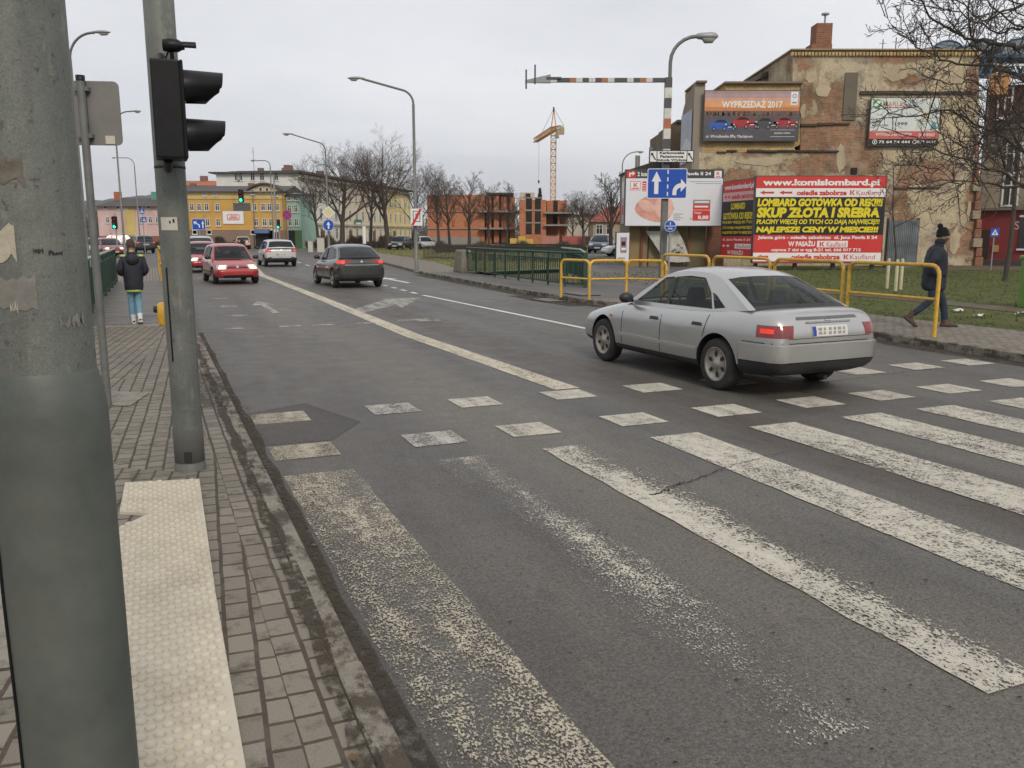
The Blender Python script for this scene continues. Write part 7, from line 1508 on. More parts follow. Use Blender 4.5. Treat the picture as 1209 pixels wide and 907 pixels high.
def market(b, w_, h_):
    b.rect(0, 0, w_, h_, flat('poster_paper', (.68, .70, .74)), 1); zb = h_*.855; b.rect(0, zb, w_, h_, INKG, 2); hb = h_-zb
    b.rect(w_*.005, zb+hb*.08, w_*.10, h_-hb*.08, INKR, 3); b.shape([(w_*.03, zb+hb*.2), (w_*.045, zb+hb*.2), (w_*.045, zb+hb*.5), (w_*.065, zb+hb*.5), (w_*.065, zb+hb*.3), (w_*.09, zb+hb*.6), (w_*.065, zb+hb*.9), (w_*.065, zb+hb*.68), (w_*.03, zb+hb*.68)], INKW, 4)
    b.text('2 km', w_*.115, zb+hb*.25, w_*.215, zb+hb*.78, INKW, 3, .03); b.text('al. Jana Pawła II 24', w_*.42, zb+hb*.25, w_*.875, zb+hb*.78, INKW, 3, .03)
    b.rect(w_*.91, zb+hb*.08, w_*.985, h_-hb*.08, INKW, 3); k_logo(b, w_*.932, zb+hb*.4, hb*.36, INKR, 4); b.rect(w_*.925, zb+hb*.18, w_*.972, zb+hb*.28, INKR, 4)
    b.rect(w_*.045, h_*.64, w_*.15, h_*.80, INKR, 2); b.rect(w_*.05, h_*.65, w_*.145, h_*.79, INKW, 3); k_logo(b, w_*.078, h_*.70, h_*.07, INKR, 4); b.rect(w_*.06, h_*.665, w_*.135, h_*.682, INKR, 4)
    b.rect(w_*.17, h_*.62, w_*.21, h_*.80, INKR, 2)
    for k in range(4): b.rect(w_*.175, h_*(.635+.04*k), w_*.205, h_*(.648+.04*k), INKW, 3)
    mt = mat('meat_pink', (.62, .30, .24), .4, var=.3, vscale=1.6); m2 = mat('meat_pale', (.72, .44, .37), .4, var=.2, vscale=2.)
    b.shape([(w_*(.31+.20*math.cos(a/20*2*math.pi)*(1-.08*math.sin(a*1.1))), h_*(.31+.255*math.sin(a/20*2*math.pi)*(1+.10*math.cos(a*.7)))) for a in range(20)], mt, 2)
    b.shape([(w_*(.40+.10*math.cos(a/20*2*math.pi)), h_*(.33+.20*math.sin(a/20*2*math.pi))) for a in range(20)], m2, 3); b.shape([(w_*(.22+.085*math.cos(a/18*2*math.pi+.4)), h_*(.36+.11*math.sin(a/18*2*math.pi))) for a in range(18)], m2, 4)
    b.rect(w_*.70, h_*.09, w_*.88, h_*.45, INKR, 2); b.rect(w_*.70, h_*.39, w_*.88, h_*.47, INKDG, 3); b.text('TYLKO', w_*.715, h_*.21, w_*.79, h_*.25, INKW, 4, .02); b.text('8,88', w_*.755, h_*.105, w_*.865, h_*.185, INKW, 4, .04)
    b.rect(w_*.70, h_*.28, w_*.88, h_*.287, INKW, 3); b.rect(w_*.715, h_*.33, w_*.86, h_*.36, INKW, 3); b.rect(w_*.715, h_*.415, w_*.865, h_*.445, INKW, 4); b.text('-16%', w_*.665, h_*.105, w_*.695, h_*.15, INKR, 3, .0)
    for k in range(4): b.rect(w_*.50, h_*(.10+.035*k), w_*(.57+.03*(k % 2)), h_*(.112+.035*k), INKDG, 2)
    for k in range(2): b.rect(w_*(.66+.06*k), h_*(.79-.035*k), w_*.985, h_*(.80-.035*k), INKDG, 2)
    b.rect(w_*.5, h_*.81, w_*.66, h_*.814, INKDG, 2)
A = AT(738, 266.5, 43.6); B_ = AT(854, 201, 43.6)
board('supermarket_billboard', 'white billboard with pink meat, a red price tag and a dark strip on top', A, (B_.x-A.x, B_.z-A.z), market, .3)
def sidep(b, w_, h_): b.rect(0, 0, w_, h_, mat('side_poster', (.42, .36, .38), .5, var=.3), 1); b.rect(w_*.2, h_*.2, w_*.8, h_*.4, INKR, 2); b.rect(w_*.2, h_*.55, w_*.8, h_*.9, INKW, 2)
A2 = AT(733.2, 266, 46.2); dv = Vector((A.x-.06-A2.x, 43.6-46.2, 0)); board('side_billboard', 'narrow left return of the white meat billboard, almost edge on', (A2.x, 46.2, A.z+.1), (dv.length*.96, B_.z-A.z-.35), sidep, .06, None, 'billboard', math.atan2(dv.y, dv.x))
def small_poster(b, w_, h_): b.rect(0, 0, w_, h_, flat('poster_paper', (.68, .70, .74)), 1); b.rect(w_*.3, h_*.3, w_*.8, h_*.85, mat('poster_mauve', (.34, .22, .26), .5, var=.4, vscale=3.), 2); b.rect(w_*.38, h_*.55, w_*.7, h_*.7, INKK, 3); b.rect(w_*.38, h_*.4, w_*.75, h_*.48, INKW, 3); b.rect(w_*.1, h_*.1, w_*.7, h_*.14, INKDG, 2)
A3 = AT(727.5, 309, 41.5); board('poster_board', 'small white poster board standing low beside the patched wall', (A3.x, 41.5, max(.2, A3.z)), (.74, AT(728, 275, 41.5).z-max(.2, A3.z)), small_poster, .06, None, 'poster board', R(28))
def car_ad(b, w_, h_):
    bands = [(.0, .30, (.075, .07, .085)), (.30, .44, (.09, .085, .10)), (.44, .53, (.10, .075, .07)), (.53, .60, (.16, .085, .065)), (.60, .68, (.52, .20, .07)), (.68, .77, (.68, .32, .12)), (.77, .86, (.60, .33, .22)), (.86, .94, (.42, .28, .27)), (.94, 1., (.34, .24, .26))]
    for z0, z1, c_ in bands: b.rect(0, h_*z0, w_, h_*z1, mat('sunset_ink', c_, .5, var=.2, vscale=1.5), 1)
    q = random.Random(14)
    for k in range(60): x = q.random()*.97; hh = q.uniform(.01, .055); b.rect(w_*x, h_*.5, w_*(x+q.uniform(.004, .02)), h_*(.54+hh), mat('skyline_ink', (.06, .045, .05), .5), 2)
    for k in range(50): x, z = q.random()*.98, q.uniform(.46, .56); b.rect(w_*x, h_*z, w_*(x+.006), h_*(z+.01), flat('town_light_ink', (.55, .30, .12)), 3)
    b.text('WYPRZEDAŻ 2017', w_*.18, h_*.66, w_*.82, h_*.80, INKW, 3, .025)
    b.rect(w_*.905, h_*.72, w_*.98, h_*.985, INKW, 2); b.ring(w_*.9425, h_*.9, w_*.014, w_*.022, flat('emblem_blue', (.2, .25, .4)), 3, 16); b.rect(w_*.918, h_*.75, w_*.967, h_*.78, INKDG, 3)
    for cx, cz, s_, c_, L in ((.19, .295, 1., (.02, .10, .42), -1), (.42, .345, 1.05, (.40, .02, .03), 1), (.655, .33, .95, (.06, .06, .065), -1), (.86, .345, .95, (.38, .02, .03), 1)):
        m_ = mat('printed_car', c_, .4, var=.3, vscale=3.); k = w_*.125*s_
        b.shape([(w_*cx+k*x*(1 if L > 0 else 1), h_*cz+k*z) for x, z in ((-1.05, -.25), (1.05, -.3), (1.1, .05), (.95, .2), (.55, .28), (.25, .55), (-.35, .58), (-.75, .3), (-1.05, .15))], m_, 3)
        b.shape([(w_*cx+k*x, h_*cz+k*z) for x, z in ((.5, .27), (.2, .5), (-.32, .52), (-.66, .28))], INKK, 4)
        b.rect(w_*cx+k*.35, h_*cz-k*.1, w_*cx+k*1.0, h_*cz+k*.05, INKK, 4); b.rect(w_*cx+k*.5, h_*cz-k*.12, w_*cx+k*.85, h_*cz-k*.06, INKW, 5)
        for wx_ in (-.68, .2, .98): b.disc(w_*cx+k*wx_, h_*cz-k*.24, k*.14, k*.19, INKK, 5, 12); b.disc(w_*cx+k*wx_, h_*cz-k*.24, k*.08, k*.11, INKDG, 6, 10)
        for wx_ in (.32, 1.0): b.rect(w_*cx+k*(wx_-.06), h_*cz+k*.08, w_*cx+k*(wx_+.07), h_*cz+k*.16, INKW, 5)
    b.text('ul. Wrocławska 89a, Maciejowa', w_*.025, h_*.04, w_*.52, h_*.115, INKW, 3, .01); b.text('JELENIA GÓRA', w_*.745, h_*.125, w_*.92, h_*.165, INKW, 3, .01); b.rect(w_*.705, h_*.205, w_*.965, h_*.225, INKDG, 3); b.rect(w_*.705, h_*.075, w_*.965, h_*.082, INKW, 3)
A = AT(830.5, 166, 45.7); B_ = AT(945, 107.5, 45.7)
board('car_advert_billboard', 'sunset coloured billboard with four printed cars high on the yellow brick wing', A, (B_.x-A.x, B_.z-A.z), car_ad, .12)
def timber(b, w_, h_):
    b.rect(0, 0, w_, h_, mat('sun_bleached_vinyl', (.62, .66, .64), .5, var=.15, vscale=.7), 1); b.rect(0, h_*.0, w_, h_*.135, INKK, 2); b.rect(0, h_*.135, w_, h_*.30, flat('faded_red_ink', (.52, .12, .10)), 2)
    b.disc(w_*.085, h_*.88, w_*.065, h_*.10, flat('leaf_green', (.06, .30, .10)), 2); b.shape([(w_*.03, h_*.84), (w_*.09, h_*.95), (w_*.14, h_*.93), (w_*.08, h_*.82)], INKW, 3)
    b.text('MARLES', w_*.17, h_*.83, w_*.5, h_*.93, flat('logo_orange', (.50, .26, .12)), 3, .01); b.rect(w_*.20, h_*.79, w_*.52, h_*.81, flat('faded_red_ink', (.52, .12, .10)), 3)
    b.shape([(w_*.66, h_*.32), (w_*.98, h_*.32), (w_*.98, h_*.97), (w_*.72, h_*.97)], mat('bleached_photo', (.55, .60, .56), .5, var=.3, vscale=1.2), 2); b.shape([(w_*.74, h_*.5), (w_*.86, h_*.5), (w_*.86, h_*.66), (w_*.80, h_*.74), (w_*.74, h_*.66)], mat('bleached_photo2', (.60, .55, .42), .5), 3); b.shape([(w_*.88, h_*.34), (w_*.97, h_*.34), (w_*.96, h_*.46), (w_*.9, h_*.5)], flat('teal_ink', (.10, .28, .28)), 3)
    b.text('DOMY', w_*.03, h_*.485, w_*.14, h_*.53, INKG, 3, .01); b.text('MIESZKANIA', w_*.03, h_*.40, w_*.27, h_*.445, INKG, 3, .01); b.text('1999', w_*.36, h_*.42, w_*.54, h_*.49, INKG, 3, .02)
    b.text('WYPOSAŻENIE DOMÓW', w_*.09, h_*.20, w_*.62, h_*.265, INKW, 3, .01); b.text('DREWNO', w_*.72, h_*.19, w_*.95, h_*.255, INKW, 3, .01)
    b.ring(w_*.085, h_*.07, w_*.026, w_*.035, INKW, 3, 16); b.rect(w_*.078, h_*.045, w_*.092, h_*.095, INKW, 3); b.text('75 64 54 444', w_*.145, h_*.04, w_*.60, h_*.10, INKW, 3, .02); b.ring(w_*.665, h_*.07, w_*.022, w_*.03, INKW, 3, 16); b.text('883 1616', w_*.70, h_*.04, w_*.98, h_*.10, INKW, 3, .02)
A = AT(1025.5, 171.5, 45.75); B_ = AT(1111, 116, 45.75)
board('timber_billboard', 'sun-bleached pale billboard with phone numbers on black strip, half behind the branches', A, (B_.x-A.x, B_.z-A.z), timber, .1)
# corrugated fence and low rail by the billboard
CORR = mat('corrugated_zinc', (.27, .30, .32), .5, .5, var=.3, vscale=1.5, dirt=.5, dirtcol=(.12, .09, .07)); A = AT(1046, 310, 43); B_ = AT(1086, 260, 43); n_ = 64; b = MB(); w_ = B_.x-A.x
b.grid([[(w_*i/n_, .06*math.sin(i*2*math.pi/4), z) for i in range(n_+1)] for z in (0, B_.z-.1)], CORR); t = thing('corrugated_fence', 'upright corrugated zinc sheets closing the gap right of the big billboard', 'fence', (A.x, 43, .1)); b.build('sheets', t); b = MB(); b.box((w_/2, .12, B_.z*.8), (w_, .08, .08), BST); b.box((0, .12, B_.z/2), (.1, .1, B_.z), BST); b.box((w_, .12, B_.z/2), (.1, .1, B_.z), BST); b.build('fence_frame', t)
# -- red brick house with the shopfront at right
P0 = Vector((AT(1149, 290, 47.8).x, 47.8, .1)); P1 = Vector((34.2, 41.5, .1)); rz = math.atan2(P1.y-P0.y, P1.x-P0.x); t = thing('shop_house', 'red brick and grey plaster house with a dark red shopfront at the right edge', 'building', P0, rz)
L = (P1-P0).length
def h_at(y): return AT(1165, y, 46.8).z-.1
b = MB(); b.box((L/2, 5, h_at(248)+(h_at(150)-h_at(248))/2), (L, 10, h_at(150)-h_at(248)), stucco('grey_beige_plaster', (.30, .255, .195), .6)); b.build('middle_storey', t)
b = MB(); b.box((L/2, 4.95, (h_at(149.8)+h_at(100))/2), (L+.02, 10.2, h_at(100)-h_at(149.8)), RBR); b.build('brick_storey', t)
SHP = mat('dark_red_shopfront', (.19, .022, .02), .55, var=.15, dirt=.2); b = MB(); b.box((L/2, 4.85, h_at(248.2)/2), (L+.04, 10.4, h_at(248.2)), SHP); b.build('shopfront', t)
b = MB(); b.box((L/2, -.4, h_at(247)), (L+.1, .5, .14), mat('shop_cornice', (.15, .13, .11), .8)); b.box((L/2, -.1, h_at(149)), (L, .35, .2), mat('shop_cornice', (.15, .13, .11), .8)); b.build('cornice', t)
b = MB(); b.add([(-.3, -.5, h_at(100)), (L+.3, -.5, h_at(100)), (L+.3, 6, h_at(70)), (-.3, 6, h_at(76))], [(0, 1, 2, 3)], ROOF); b.build('roof', t)
b = MB(); b.box((.55, -.1, h_at(98)), (.9, 1.0, 1.1), mat('orange_attic', (.55, .28, .12), .8)); b.build('attic_block', t)
for x in (.9, 3.2, 5.6): win(t, x, -.16, h_at(139), .75, 1.6)
for x in (1.55, 3.6, 5.3, 6.6): win(t, x, -.02, h_at(244), .8, 1.7, sill=False); win(t, x, -.02, h_at(205), .8, 1.6, sill=False)
b = MB(); b.box((3.3, -.36, 1.7), (2.2, .1, 1.7), PANE); b.build('shop_window', t); b = MB(); b.box((3.3, -.40, 2.62), (2.3, .16, .1), FRM); b.box((3.3, -.40, .86), (2.3, .16, .1), FRM); b.build('window_trim', t)
b = Panel(); b.text('SALON', 0, 0, 1.75, .42, flat('letter_cream', (.50, .40, .30)), 1, .0); b.build('shop_lettering', t, (1.95, -.38, h_at(271)))
b = MB(); b.box((.6, -.36, .95), (.45, .1, 1.9), mat('shop_door', (.035, .02, .02), .6)); b.build('door', t); b = MB(); b.box((1.15, -.38, .9), (.3, .1, .36), mat('brass_box', (.40, .25, .09), .6)); b.build('meter_box', t)
b = MB(); b.box((L/2, -.9, .16), (L, 1.2, .3), mat('shop_step', (.06, .05, .045), .9)); b.build('step', t)
b = MB(); b.tube([(.1, -.15, 3), (.1, -.15, h_at(105))], .06, GUT, 8); b.build('downpipe', t)
# barrel-vault glass roofs and blue steel behind
BST2 = mat('blue_steel', (.045, .10, .16), .5, .3); VGL = glass_mat('vault_glass', (.6, .66, .66), .35)
t = thing('arcade_roof', 'glazed barrel vaults on blue steel trusses rising behind the gable wall and brick house', 'roof', (AT(1100, 60, 58).x, 58, 0))
f = lambda x, y: (AT(x, y, 58).x-AT(1100, 60, 58).x, AT(x, y, 58).z)
for k, (x0, x1, yb, yt) in enumerate(((1100, 1138, 62, 48.5), (1139, 1182, 62, 46.5), (1183, 1226, 62, 46))):
    A, B_ = f(x0, yb), f(x1, yb); C_ = f(x0, yt); cx_ = (A[0]+B_[0])/2; rx = (B_[0]-A[0])/2; rz_ = C_[1]-A[1]; arc = [(cx_-rx*math.cos(math.pi*i/14), A[1]+rz_*math.sin(math.pi*i/14)) for i in range(15)]
    b = MB(); b.grid([[(x, y, z) for x, z in arc] for y in (0, 6)], VGL); b.build('vault', t); b = MB()
    for y in (0, 2, 4, 6): b.tube([(x, y, z+.02) for x, z in arc], .06, BST2, 5)
    b.build('ribs', t)
b = MB(); A, B_ = f(1100, 64), f(1230, 64)
b.box(((A[0]+B_[0])/2, 3, A[1]-.12), (B_[0]-A[0], 6.2, .2), BST2); C_ = f(1156, 90)
for i in range(7):
    x = f(1156+i*12, 80)[0]; b.tube([(x, 0, C_[1]), (x+.5, 0, A[1])], .09, BST2, 5); b.tube([(x+.9, 0, C_[1]), (x, 0, A[1])], .09, BST2, 5)
b.box((f(1195, 90)[0], 0, C_[1]), (5, .3, .25), BST2); b.box((f(1195, 90)[0], 0, (C_[1]+A[1])/2), (5, .2, .14), mat('white_steel', (.6, .6, .58))); b.build('truss', t)
for x in (1135, 1150): b = MB(); b.box((f(x, 80)[0], 1.5, A[1]/2-.3), (.3, .3, A[1]-.6), BST2); b.build('column', t)
# ================= TREES =================
BARK = mat('dark_bark', (.062, .050, .041), .95, var=.3, vscale=4., dirt=.3, dirtcol=(.10, .095, .075)); BARK2 = mat('grey_brown_bark', (.10, .084, .070), .95, var=.3, vscale=3.); TWIG = mat('brown_twigs', (.085, .062, .050), .95, var=.25, vscale=.5)
def stick(b, pts, r0, r1, n, m):
    k = len(pts); b.tube(pts, [r0+(r1-r0)*i/(k-1) for i in range(k)], m, n, False)
def rv(q): return Vector((q.gauss(0, 1), q.gauss(0, 1), q.gauss(0, 1)))
def grow(bs, p, d, L, r, lvl, q, P):
    """bs: (thick mesh, fine mesh).  A wavering limb with side shoots"""
    k = max(2, int(P['seg'][lvl])); pts = [p.copy()]; dd = d.copy(); st_ = []
    for i in range(k):
        dd = (dd+rv(q)*(P['wig'][lvl] if hasattr(P['wig'], '__len__') else P['wig'])+Vector((0, 0, P['up'][lvl]))).normalized(); p = p+dd*L/k; pts.append(p.copy()); st_.append((p.copy(), dd.copy(), (i+1)/k))
    tip = max(P['rmin'], r*(.28 if lvl else .4)); stick(bs[0] if lvl >= P['top']-1 else bs[1], pts, max(r, P['rmin']), tip, 7 if lvl == P['top'] else (5 if lvl == P['top']-1 else 3), P['bark'] if lvl >= P['top']-1 else P['twig'])
    if lvl == 0: return
    n_ = P['kids'][lvl]; az0 = q.uniform(0, 6.28)
    for j in range(n_):
        f = P['from'][lvl]+(1-P['from'][lvl])*(j+q.random())/n_; x = f*k; i = min(k-1, int(x)); a = x-i
        base = pts[i]*(1-a)+pts[i+1]*a; ax = st_[i][1]; u1 = ax.orthogonal().normalized(); az = az0+2.4*j+q.uniform(-.35, .35); per = u1*math.cos(az)+ax.cross(u1)*math.sin(az); ang = R(q.uniform(*P['ang'][lvl]))
        nd = (ax*math.cos(ang)+per*math.sin(ang)).normalized(); rr = max(P['rmin'], (r+(tip-r)*f)*q.uniform(.45, .7)); grow(bs, base, nd, L*P['len'][lvl]*q.uniform(.8, 1.1)*(1.15-.45*f if lvl < P['top'] else 1.12-.35*f), rr, lvl-1, q, P)
BROAD = dict(top=4, seg=[2, 2, 4, 5, 6], wig=[.08, .08, .07, .06, .03], up=[.03, .04, .05, .055, .02], kids=[0, 5, 6, 6, 11], ang=[(15, 45), (25, 50), (28, 52), (28, 55), (32, 66)], len=[0, .6, .55, .55, .78], rmin=.008, bark=BARK, twig=TWIG)
BROAD['from'] = [0, .15, .18, .2, .33]
def tree(label, x, Y, h, seed, P=BROAD, trunk=.6, r=.22, lean=0., group='bare trees beyond the road', name='bare_tree', z0=.09):
    q = random.Random(seed); t = thing(name, label, 'tree', (x, Y, z0), 0., group); a, c = MB(), MB()
    grow((a, c), Vector((0, 0, 0)), Vector((lean, 0, 1)).normalized(), h*trunk, r, P['top'], q, P)
    zs = [v[2] for v in c.v] or [h]; k = h/max(zs)
    a.v = [(v[0]*k, v[1]*k, v[2]*k) for v in a.v]; c.v = [(v[0]*k, v[1]*k, v[2]*k) for v in c.v]
    a.build('trunk', t)
    if c.v: c.build('crown', t)
    return t
def tr(label, px_, Y, ytop, seed, **k): p = AT(px_, ytop, Y); return tree(label, p.x, Y, p.z-.09, seed, **k)
TALL = dict(BROAD, ang=[(15, 40), (22, 48), (24, 48), (24, 50), (26, 58)]); TALL['from'] = [0, .15, .18, .2, .36]
THIN = dict(BROAD, kids=[0, 4, 5, 6, 12], len=[0, .55, .5, .48, .48], ang=[(15, 45), (20, 45), (20, 45), (20, 45), (22, 50)]); THIN['from'] = [0, .15, .2, .2, .3]
tr('big spreading bare tree left of the tallest, its low boughs over the pale terrace', 400, 88, 168, 3, trunk=.6, r=.30)
tr('tallest bare tree with a wide round crown in front of the terrace', 455, 92, 148, 5, trunk=.6, r=.34, P=TALL)
tr('slim bare tree standing between the two biggest trees', 434, 97, 163, 8, P=TALL, trunk=.6, r=.22)
tr('bare tree just right of the lamp with the zone sign', 517, 96, 196, 11, P=TALL, trunk=.6, r=.2)
tr('straight thin bare tree before the middle of the unfinished block', 553, 100, 200, 14, P=THIN, trunk=.6, r=.2)
tr('forked thin bare tree before the left half of the unfinished block', 530, 104, 205, 17, P=THIN, trunk=.6, r=.16)
tr('thin bare tree before the open bays of the unfinished block', 577, 103, 212, 19, P=THIN, trunk=.6, r=.13)
tr('slender bare tree just left of the crane and unfinished tower', 598, 104, 213, 23, P=THIN, trunk=.6, r=.12)
tr('bare tree at the left edge of the tree group, over the white house', 372, 100, 185, 29, P=TALL, trunk=.6, r=.2)
tr('bare tree right behind the lamp with the zone sign', 487, 106, 188, 31, P=TALL, trunk=.6, r=.2)
tr('dense dark bare tree right of the crane', 690, 120, 222, 37, P=TALL, trunk=.6, r=.25, z0=-.03); tr('second dense dark bare tree right of the crane, nearer the red roof', 703, 132, 228, 41, P=TALL, trunk=.6, r=.22, z0=-.03); tr('low bare tree between the crane and the dense dark trees', 676, 140, 232, 43, P=TALL, trunk=.6, r=.2, z0=-.03)
tr('bare tree with light crown at the left edge of the white billboard', 723, 66, 203, 47, P=THIN, trunk=.6, r=.16, z0=.1)
for i, (x, yt, l_) in enumerate(((88, 245, 'small bare tree glimpsed left of the sign post'), (106, 240, 'small bare tree left of the pink house'))): tr(l_, x, 130, yt, 50+i, P=THIN, trunk=.6, r=.14, group='bare trees by the pink house')
# conifer behind the lift tower
p = AT(637.5, 222, 172); t = thing('conifer', 'small dark pointed conifer peeping over the unfinished brick tower', 'tree', (p.x, 172, 0)); q = random.Random(2); CON = mat('conifer_green', (.022, .035, .022), .9, var=.4); b = MB(); h = p.z
for i in range(330):
    f = q.random()**.8; a = q.uniform(0, 6.28); rr = (1-f)*2.6*q.uniform(.4, 1); z = h*(.15+.85*f); v0 = Vector((rr*.2*math.cos(a), rr*.2*math.sin(a), z)); v1 = Vector((rr*math.cos(a), rr*math.sin(a), z-.5*rr*.5)); s_ = Vector((-math.sin(a), math.cos(a), 0))*.35
    b.add([v0, v1+s_, v1+Vector((0, 0, -.3)), v1-s_], [(0, 1, 2), (0, 2, 3)], CON)
b.build('crown', t); b = MB(); b.tube([(0, 0, 0), (0, 0, h*.98)], [.25, .03], BARK, 6); b.build('trunk', t)
# slender street trees on the right lawn
SAP = dict(THIN, top=3, seg=[2, 3, 4, 6], kids=[0, 3, 5, 9], len=[0, .45, .5, .38], up=[.04, .04, .03, .0], rmin=.006, ang=[(25, 60), (30, 65), (30, 65), (40, 75)]); SAP['from'] = [0, .1, .15, .5]
p = G(1058, 341, .1); tree('thin young tree held by three pale stakes in front of the zinc sheets', p.x, p.y, 4.4, 61, P=SAP, trunk=.8, r=.035, group=None, name='young_tree', z0=.1)
p = AT(1187, 327, 31); tree('slim dark tree standing on the lawn before the red shopfront', p.x, 31, 7.6, 67, P=dict(SAP, rmin=.012, kids=[0, 3, 6, 11], len=[0, .5, .55, .4]), trunk=.72, r=.085, group=None, name='young_tree', z0=.1)
# the tree whose boughs hang in from the right
q = random.Random(77); TX, TYY = 9.75, 14.0; t = thing('overhanging_tree', 'bare tree outside the right edge whose dark boughs hang in over the gable wall', 'tree', (TX, TYY, .1)); o = Vector((TX, TYY, .1)); a, c = MB(), MB()
a.tube([(0, 0, 0), (.02, 0, .1), (.05, .05, 1.2), (-.02, .1, 2.0), (-.1, .05, 2.7)], [.24, .17, .145, .14, .13], BARK, 12)
fork = Vector((-.1, .05, 2.7))
LIMBS = [([(1300, 150), (1250, 128), (1209, 95), (1171, 76), (1151, 50), (1143, 15), (1138, -30)], 13.6, .055, True), ([(1310, 130), (1255, 80), (1209, 55), (1178, 52), (1147, 46), (1125, 37), (1106, 26), (1084, -5), (1076, -30)], 13.0, .055, True),
    ([(1171, 76), (1130, 76), (1095, 62), (1060, 40), (1043, 18)], 13.4, .022, False), ([(1300, 200), (1255, 195), (1209, 180), (1160, 150), (1120, 130), (1070, 138), (1033, 128)], 14.2, .045, True),
    ([(1255, 212), (1215, 224), (1189, 205), (1160, 195), (1110, 180), (1070, 160), (1040, 150)], 12.8, .04, True), ([(1215, 224), (1165, 216), (1120, 215), (1085, 228)], 13.0, .022, False), ([(1209, 180), (1180, 118), (1150, 96), (1120, 100), (1080, 86)], 14.4, .025, False),
    ([(1290, 80), (1240, 40), (1200, 15), (1186, -25)], 14.6, .04, True), ([(1189, 205), (1175, 150), (1182, 110), (1176, 60)], 13.2, .02, False), ([(1300, 90), (1250, 55), (1209, 32), (1170, 8), (1150, -20)], 12.4, .04, True),
    ([(1230, 170), (1195, 140), (1150, 160), (1100, 205), (1060, 190)], 14.8, .022, False), ([(1220, 120), (1185, 150), (1140, 175), (1100, 150), (1075, 112)], 13.8, .022, False), ([(1300, 150), (1240, 145), (1190, 160), (1150, 205), (1125, 240)], 13.4, .028, True), ([(1209, 32), (1180, 40), (1140, 20), (1110, 10), (1080, 30)], 12.6, .02, False), ([(1250, 20), (1209, 5), (1160, 25), (1120, -15)], 13.7, .028, False)]
TW = dict(SAP, top=9, seg=[2, 3, 5], kids=[0, 3, 5], len=[0, .5, .5], up=[.06, .06, .05], rmin=.0042, wig=.13, bark=BARK, twig=BARK, ang=[(25, 60), (30, 65), (30, 60)]); TW['from'] = [0, .15, .15]
for pts, Y, r0, root in LIMBS:
    V3 = [AT(x, y, Y+.35*math.sin(i*1.3+Y*3))-o for i, (x, y) in enumerate(pts)]
    if root: V3 = [fork+Vector((0, 0, -.05)), fork*.4+V3[0]*.6+Vector((0, 0, .1))]+V3
    W2 = []
    for i in range(len(V3)-1):                           # kinked limb
        for k in range(4): W2.append(V3[i].lerp(V3[i+1], k/4)+(rv(q)*.022 if k else Vector()))
    W2.append(V3[-1]); n_ = len(W2); a.tube(W2, [r0*(1-.86*(i/(n_-1))**.8) for i in range(n_)], BARK, 6, False)
    L = 0
    for i in range(1, n_):
        sg = W2[i]-W2[i-1]; L += sg.length
        while L > .165:
            L -= .165
            if W2[i].x > 1.2: continue
            ax = sg.normalized(); per = rv(q); per = (per-ax*per.dot(ax)).normalized(); nd = (ax*q.uniform(.2, .9)+per*.8+Vector((0, 0, .15))).normalized(); ln_ = q.uniform(.15, .95)*(1.2-.5*i/n_); grow((a, c), W2[i-1].lerp(W2[i], q.random()), nd, ln_, .0085*(.5+ln_), 2 if ln_ > .35 else 1, q, TW)
a.build('trunk', t); c.build('crown', t)
# hedges, scrub and the far wood
def hedge(name, label, x0, x1, Y, h, n_, m, seed, z0=.08, kind=None, cat='hedge', ln_=1.): 
    q = random.Random(seed); A = AT(x0, 280, Y).x; B_ = AT(x1, 280, Y).x; b = MB(); wd = .0004*Y
    for i in range(n_):
        x = q.uniform(0, B_-A); y = q.uniform(-.6, .6)*ln_; z = q.random()**.7*h*(.8+.25*math.sin(x*1.7+seed)+.12*math.sin(x*5)); d = Vector((q.gauss(0, .5), q.gauss(0, .3), 1)).normalized()*q.uniform(.3, .9)*ln_; s_ = Vector((wd+.01, 0, 0)); p = Vector((x, y, max(0, z-d.z)))
        b.add([p-s_, p+s_, p+d], [(0, 1, 2)], m)
    o = b.build(name, loc=(A, Y, z0)); return struct(o, 'stuff') if kind else tag(o, label, cat)
HDG = mat('brown_hedge_twigs', (.075, .058, .042), .95, var=.35, vscale=.8); HDG2 = mat('dark_hedge_leaves', (.05, .042, .03), .95, var=.4, vscale=.8); WOODM = mat('far_wood_twigs', (.13, .115, .105), .95, var=.2, vscale=.1)
hedge('clipped_hedge', 'long low brown hedge in front of the unfinished block', 515, 690, 78, 1.05, 9000, HDG, 1)
hedge('clipped_hedge', 'dark clipped hedge in front of the yellow house', 256, 286, 92, 1.5, 3500, HDG2, 2, 0.)
hedge('clipped_hedge', 'brown hedge before the pink house', 140, 206, 108, 1.4, 3000, HDG2, 3, 0.)
hedge('scrub', 'tangled brown scrub at the foot of the bare trees', 362, 500, 104, 1.6, 4500, HDG, 4, .08, None, 'shrub')
hedge('far_wood', '', 470, 800, 230, 9., 7000, WOODM, 5, -.1, 'stuff', ln_=3.)
hedge('far_wood', '', -60, 130, 240, 7., 5000, WOODM, 6, -.1, 'stuff', ln_=3.)
# thin iron park fence behind the green railing
t = thing('iron_fence', 'thin dark iron fence across the grass behind the green railing', 'fence', (AT(500, 303, 58).x, 58, .09)); L = AT(690, 303, 50).x-AT(500, 303, 58).x; b = MB(); b2 = MB()
f = lambda k: (L*k, -8*k)
for i in range(110): x, y = f(i/109); b.box((x, y, .5), (.03, .03, 1.0), DARKM)
for z in (.15, .9): b2.tube([(0, 0, z), (*f(1), z)], .025, DARKM, 4)
b.build('balusters', t); b2.build('rails', t)
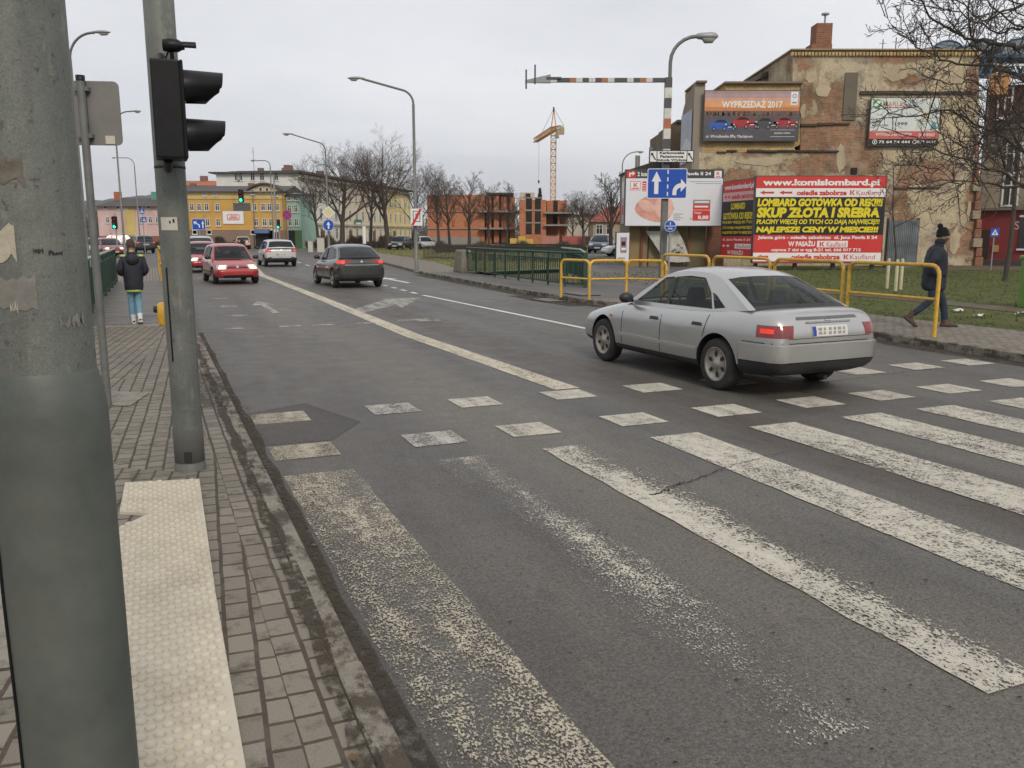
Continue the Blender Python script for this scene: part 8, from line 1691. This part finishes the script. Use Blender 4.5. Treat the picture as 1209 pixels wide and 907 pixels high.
# rough stone abutment at the end of the green railing
p = G(547, 322, .1); b = MB(); b.box((0, 0, .5), (.6, 1.2, 1.0), mat('abutment_stone', (.20, .18, .14), .95, var=.4, vscale=3., dirt=.5, bmp=.6, bscale=8.), taper=(.75, .8)); tag(b.build('stone_abutment', loc=p, rotz=ROAD, bev=.08), 'rough stone block at the far end of the dark green railing', 'stone block')
# leaf litter
q = random.Random(15); b = MB(); LEAF = mat('dead_leaf', (.13, .075, .035), .9, var=.4)
for i in range(330):
    x, y = (q.uniform(13.9, 24), q.uniform(4, 30)) if i < 300 else (q.choice([.62, .74, .5, -.9]) + q.gauss(0, .07), q.uniform(2, 17)); a_ = q.uniform(0, 6.28); s_ = q.uniform(.012, .035); z = .16 if i < 300 else .135
    if x > .66 and i >= 300: z = .016
    b.add([(x+s_*math.cos(a_+k)*(1 if k % 3.14 < 1 else .6), y+s_*math.sin(a_+k), z+q.uniform(0, .008)) for k in (0, 1.57, 3.14, 4.71)], [(0, 1, 2, 3)], LEAF)
struct(b.build('leaf_litter', rotz=ROAD), 'stuff')
# blue hills on the skyline
b = MB(); rows = []
for k, (dy, f) in enumerate(((0, 0), (150, .55), (400, 1.), (900, .6))): rows.append([(x, 2500+dy+.25*abs(x+1200)*.2, f*(70+65*math.exp(-((x+1260)/330)**2)+30*math.sin(x/210)+16*math.sin(x/83+1)+6*mnoise.noise(Vector((x/40., k, 0))))*math.exp(-((x+1500)/900)**4)-2) for x in range(-2600, -300, 25)])
b.grid(rows, mat('wooded_hills', (.055, .062, .05), 1., var=.3, vscale=.01, spec=0.)); struct(b.build('hills'))

# damp winter air: one closed box round everything
b = MB(); b.box((0, 0, 119.4), (9200, 9200, 241), newmat('damp_air')[0])
hz_ = struct(b.build('haze'), 'stuff'); nt = hz_.data.materials[0].node_tree; nt.nodes.remove(nt.nodes['Principled BSDF'])
pv = N(nt, 'ShaderNodeVolumePrincipled'); pv.inputs['Color'].default_value = (.86, .88, .93, 1); pv.inputs['Density'].default_value = .00014; pv.inputs['Anisotropy'].default_value = .2
_lk(nt, pv.outputs[0], nt.nodes['Material Output'].inputs['Volume'])
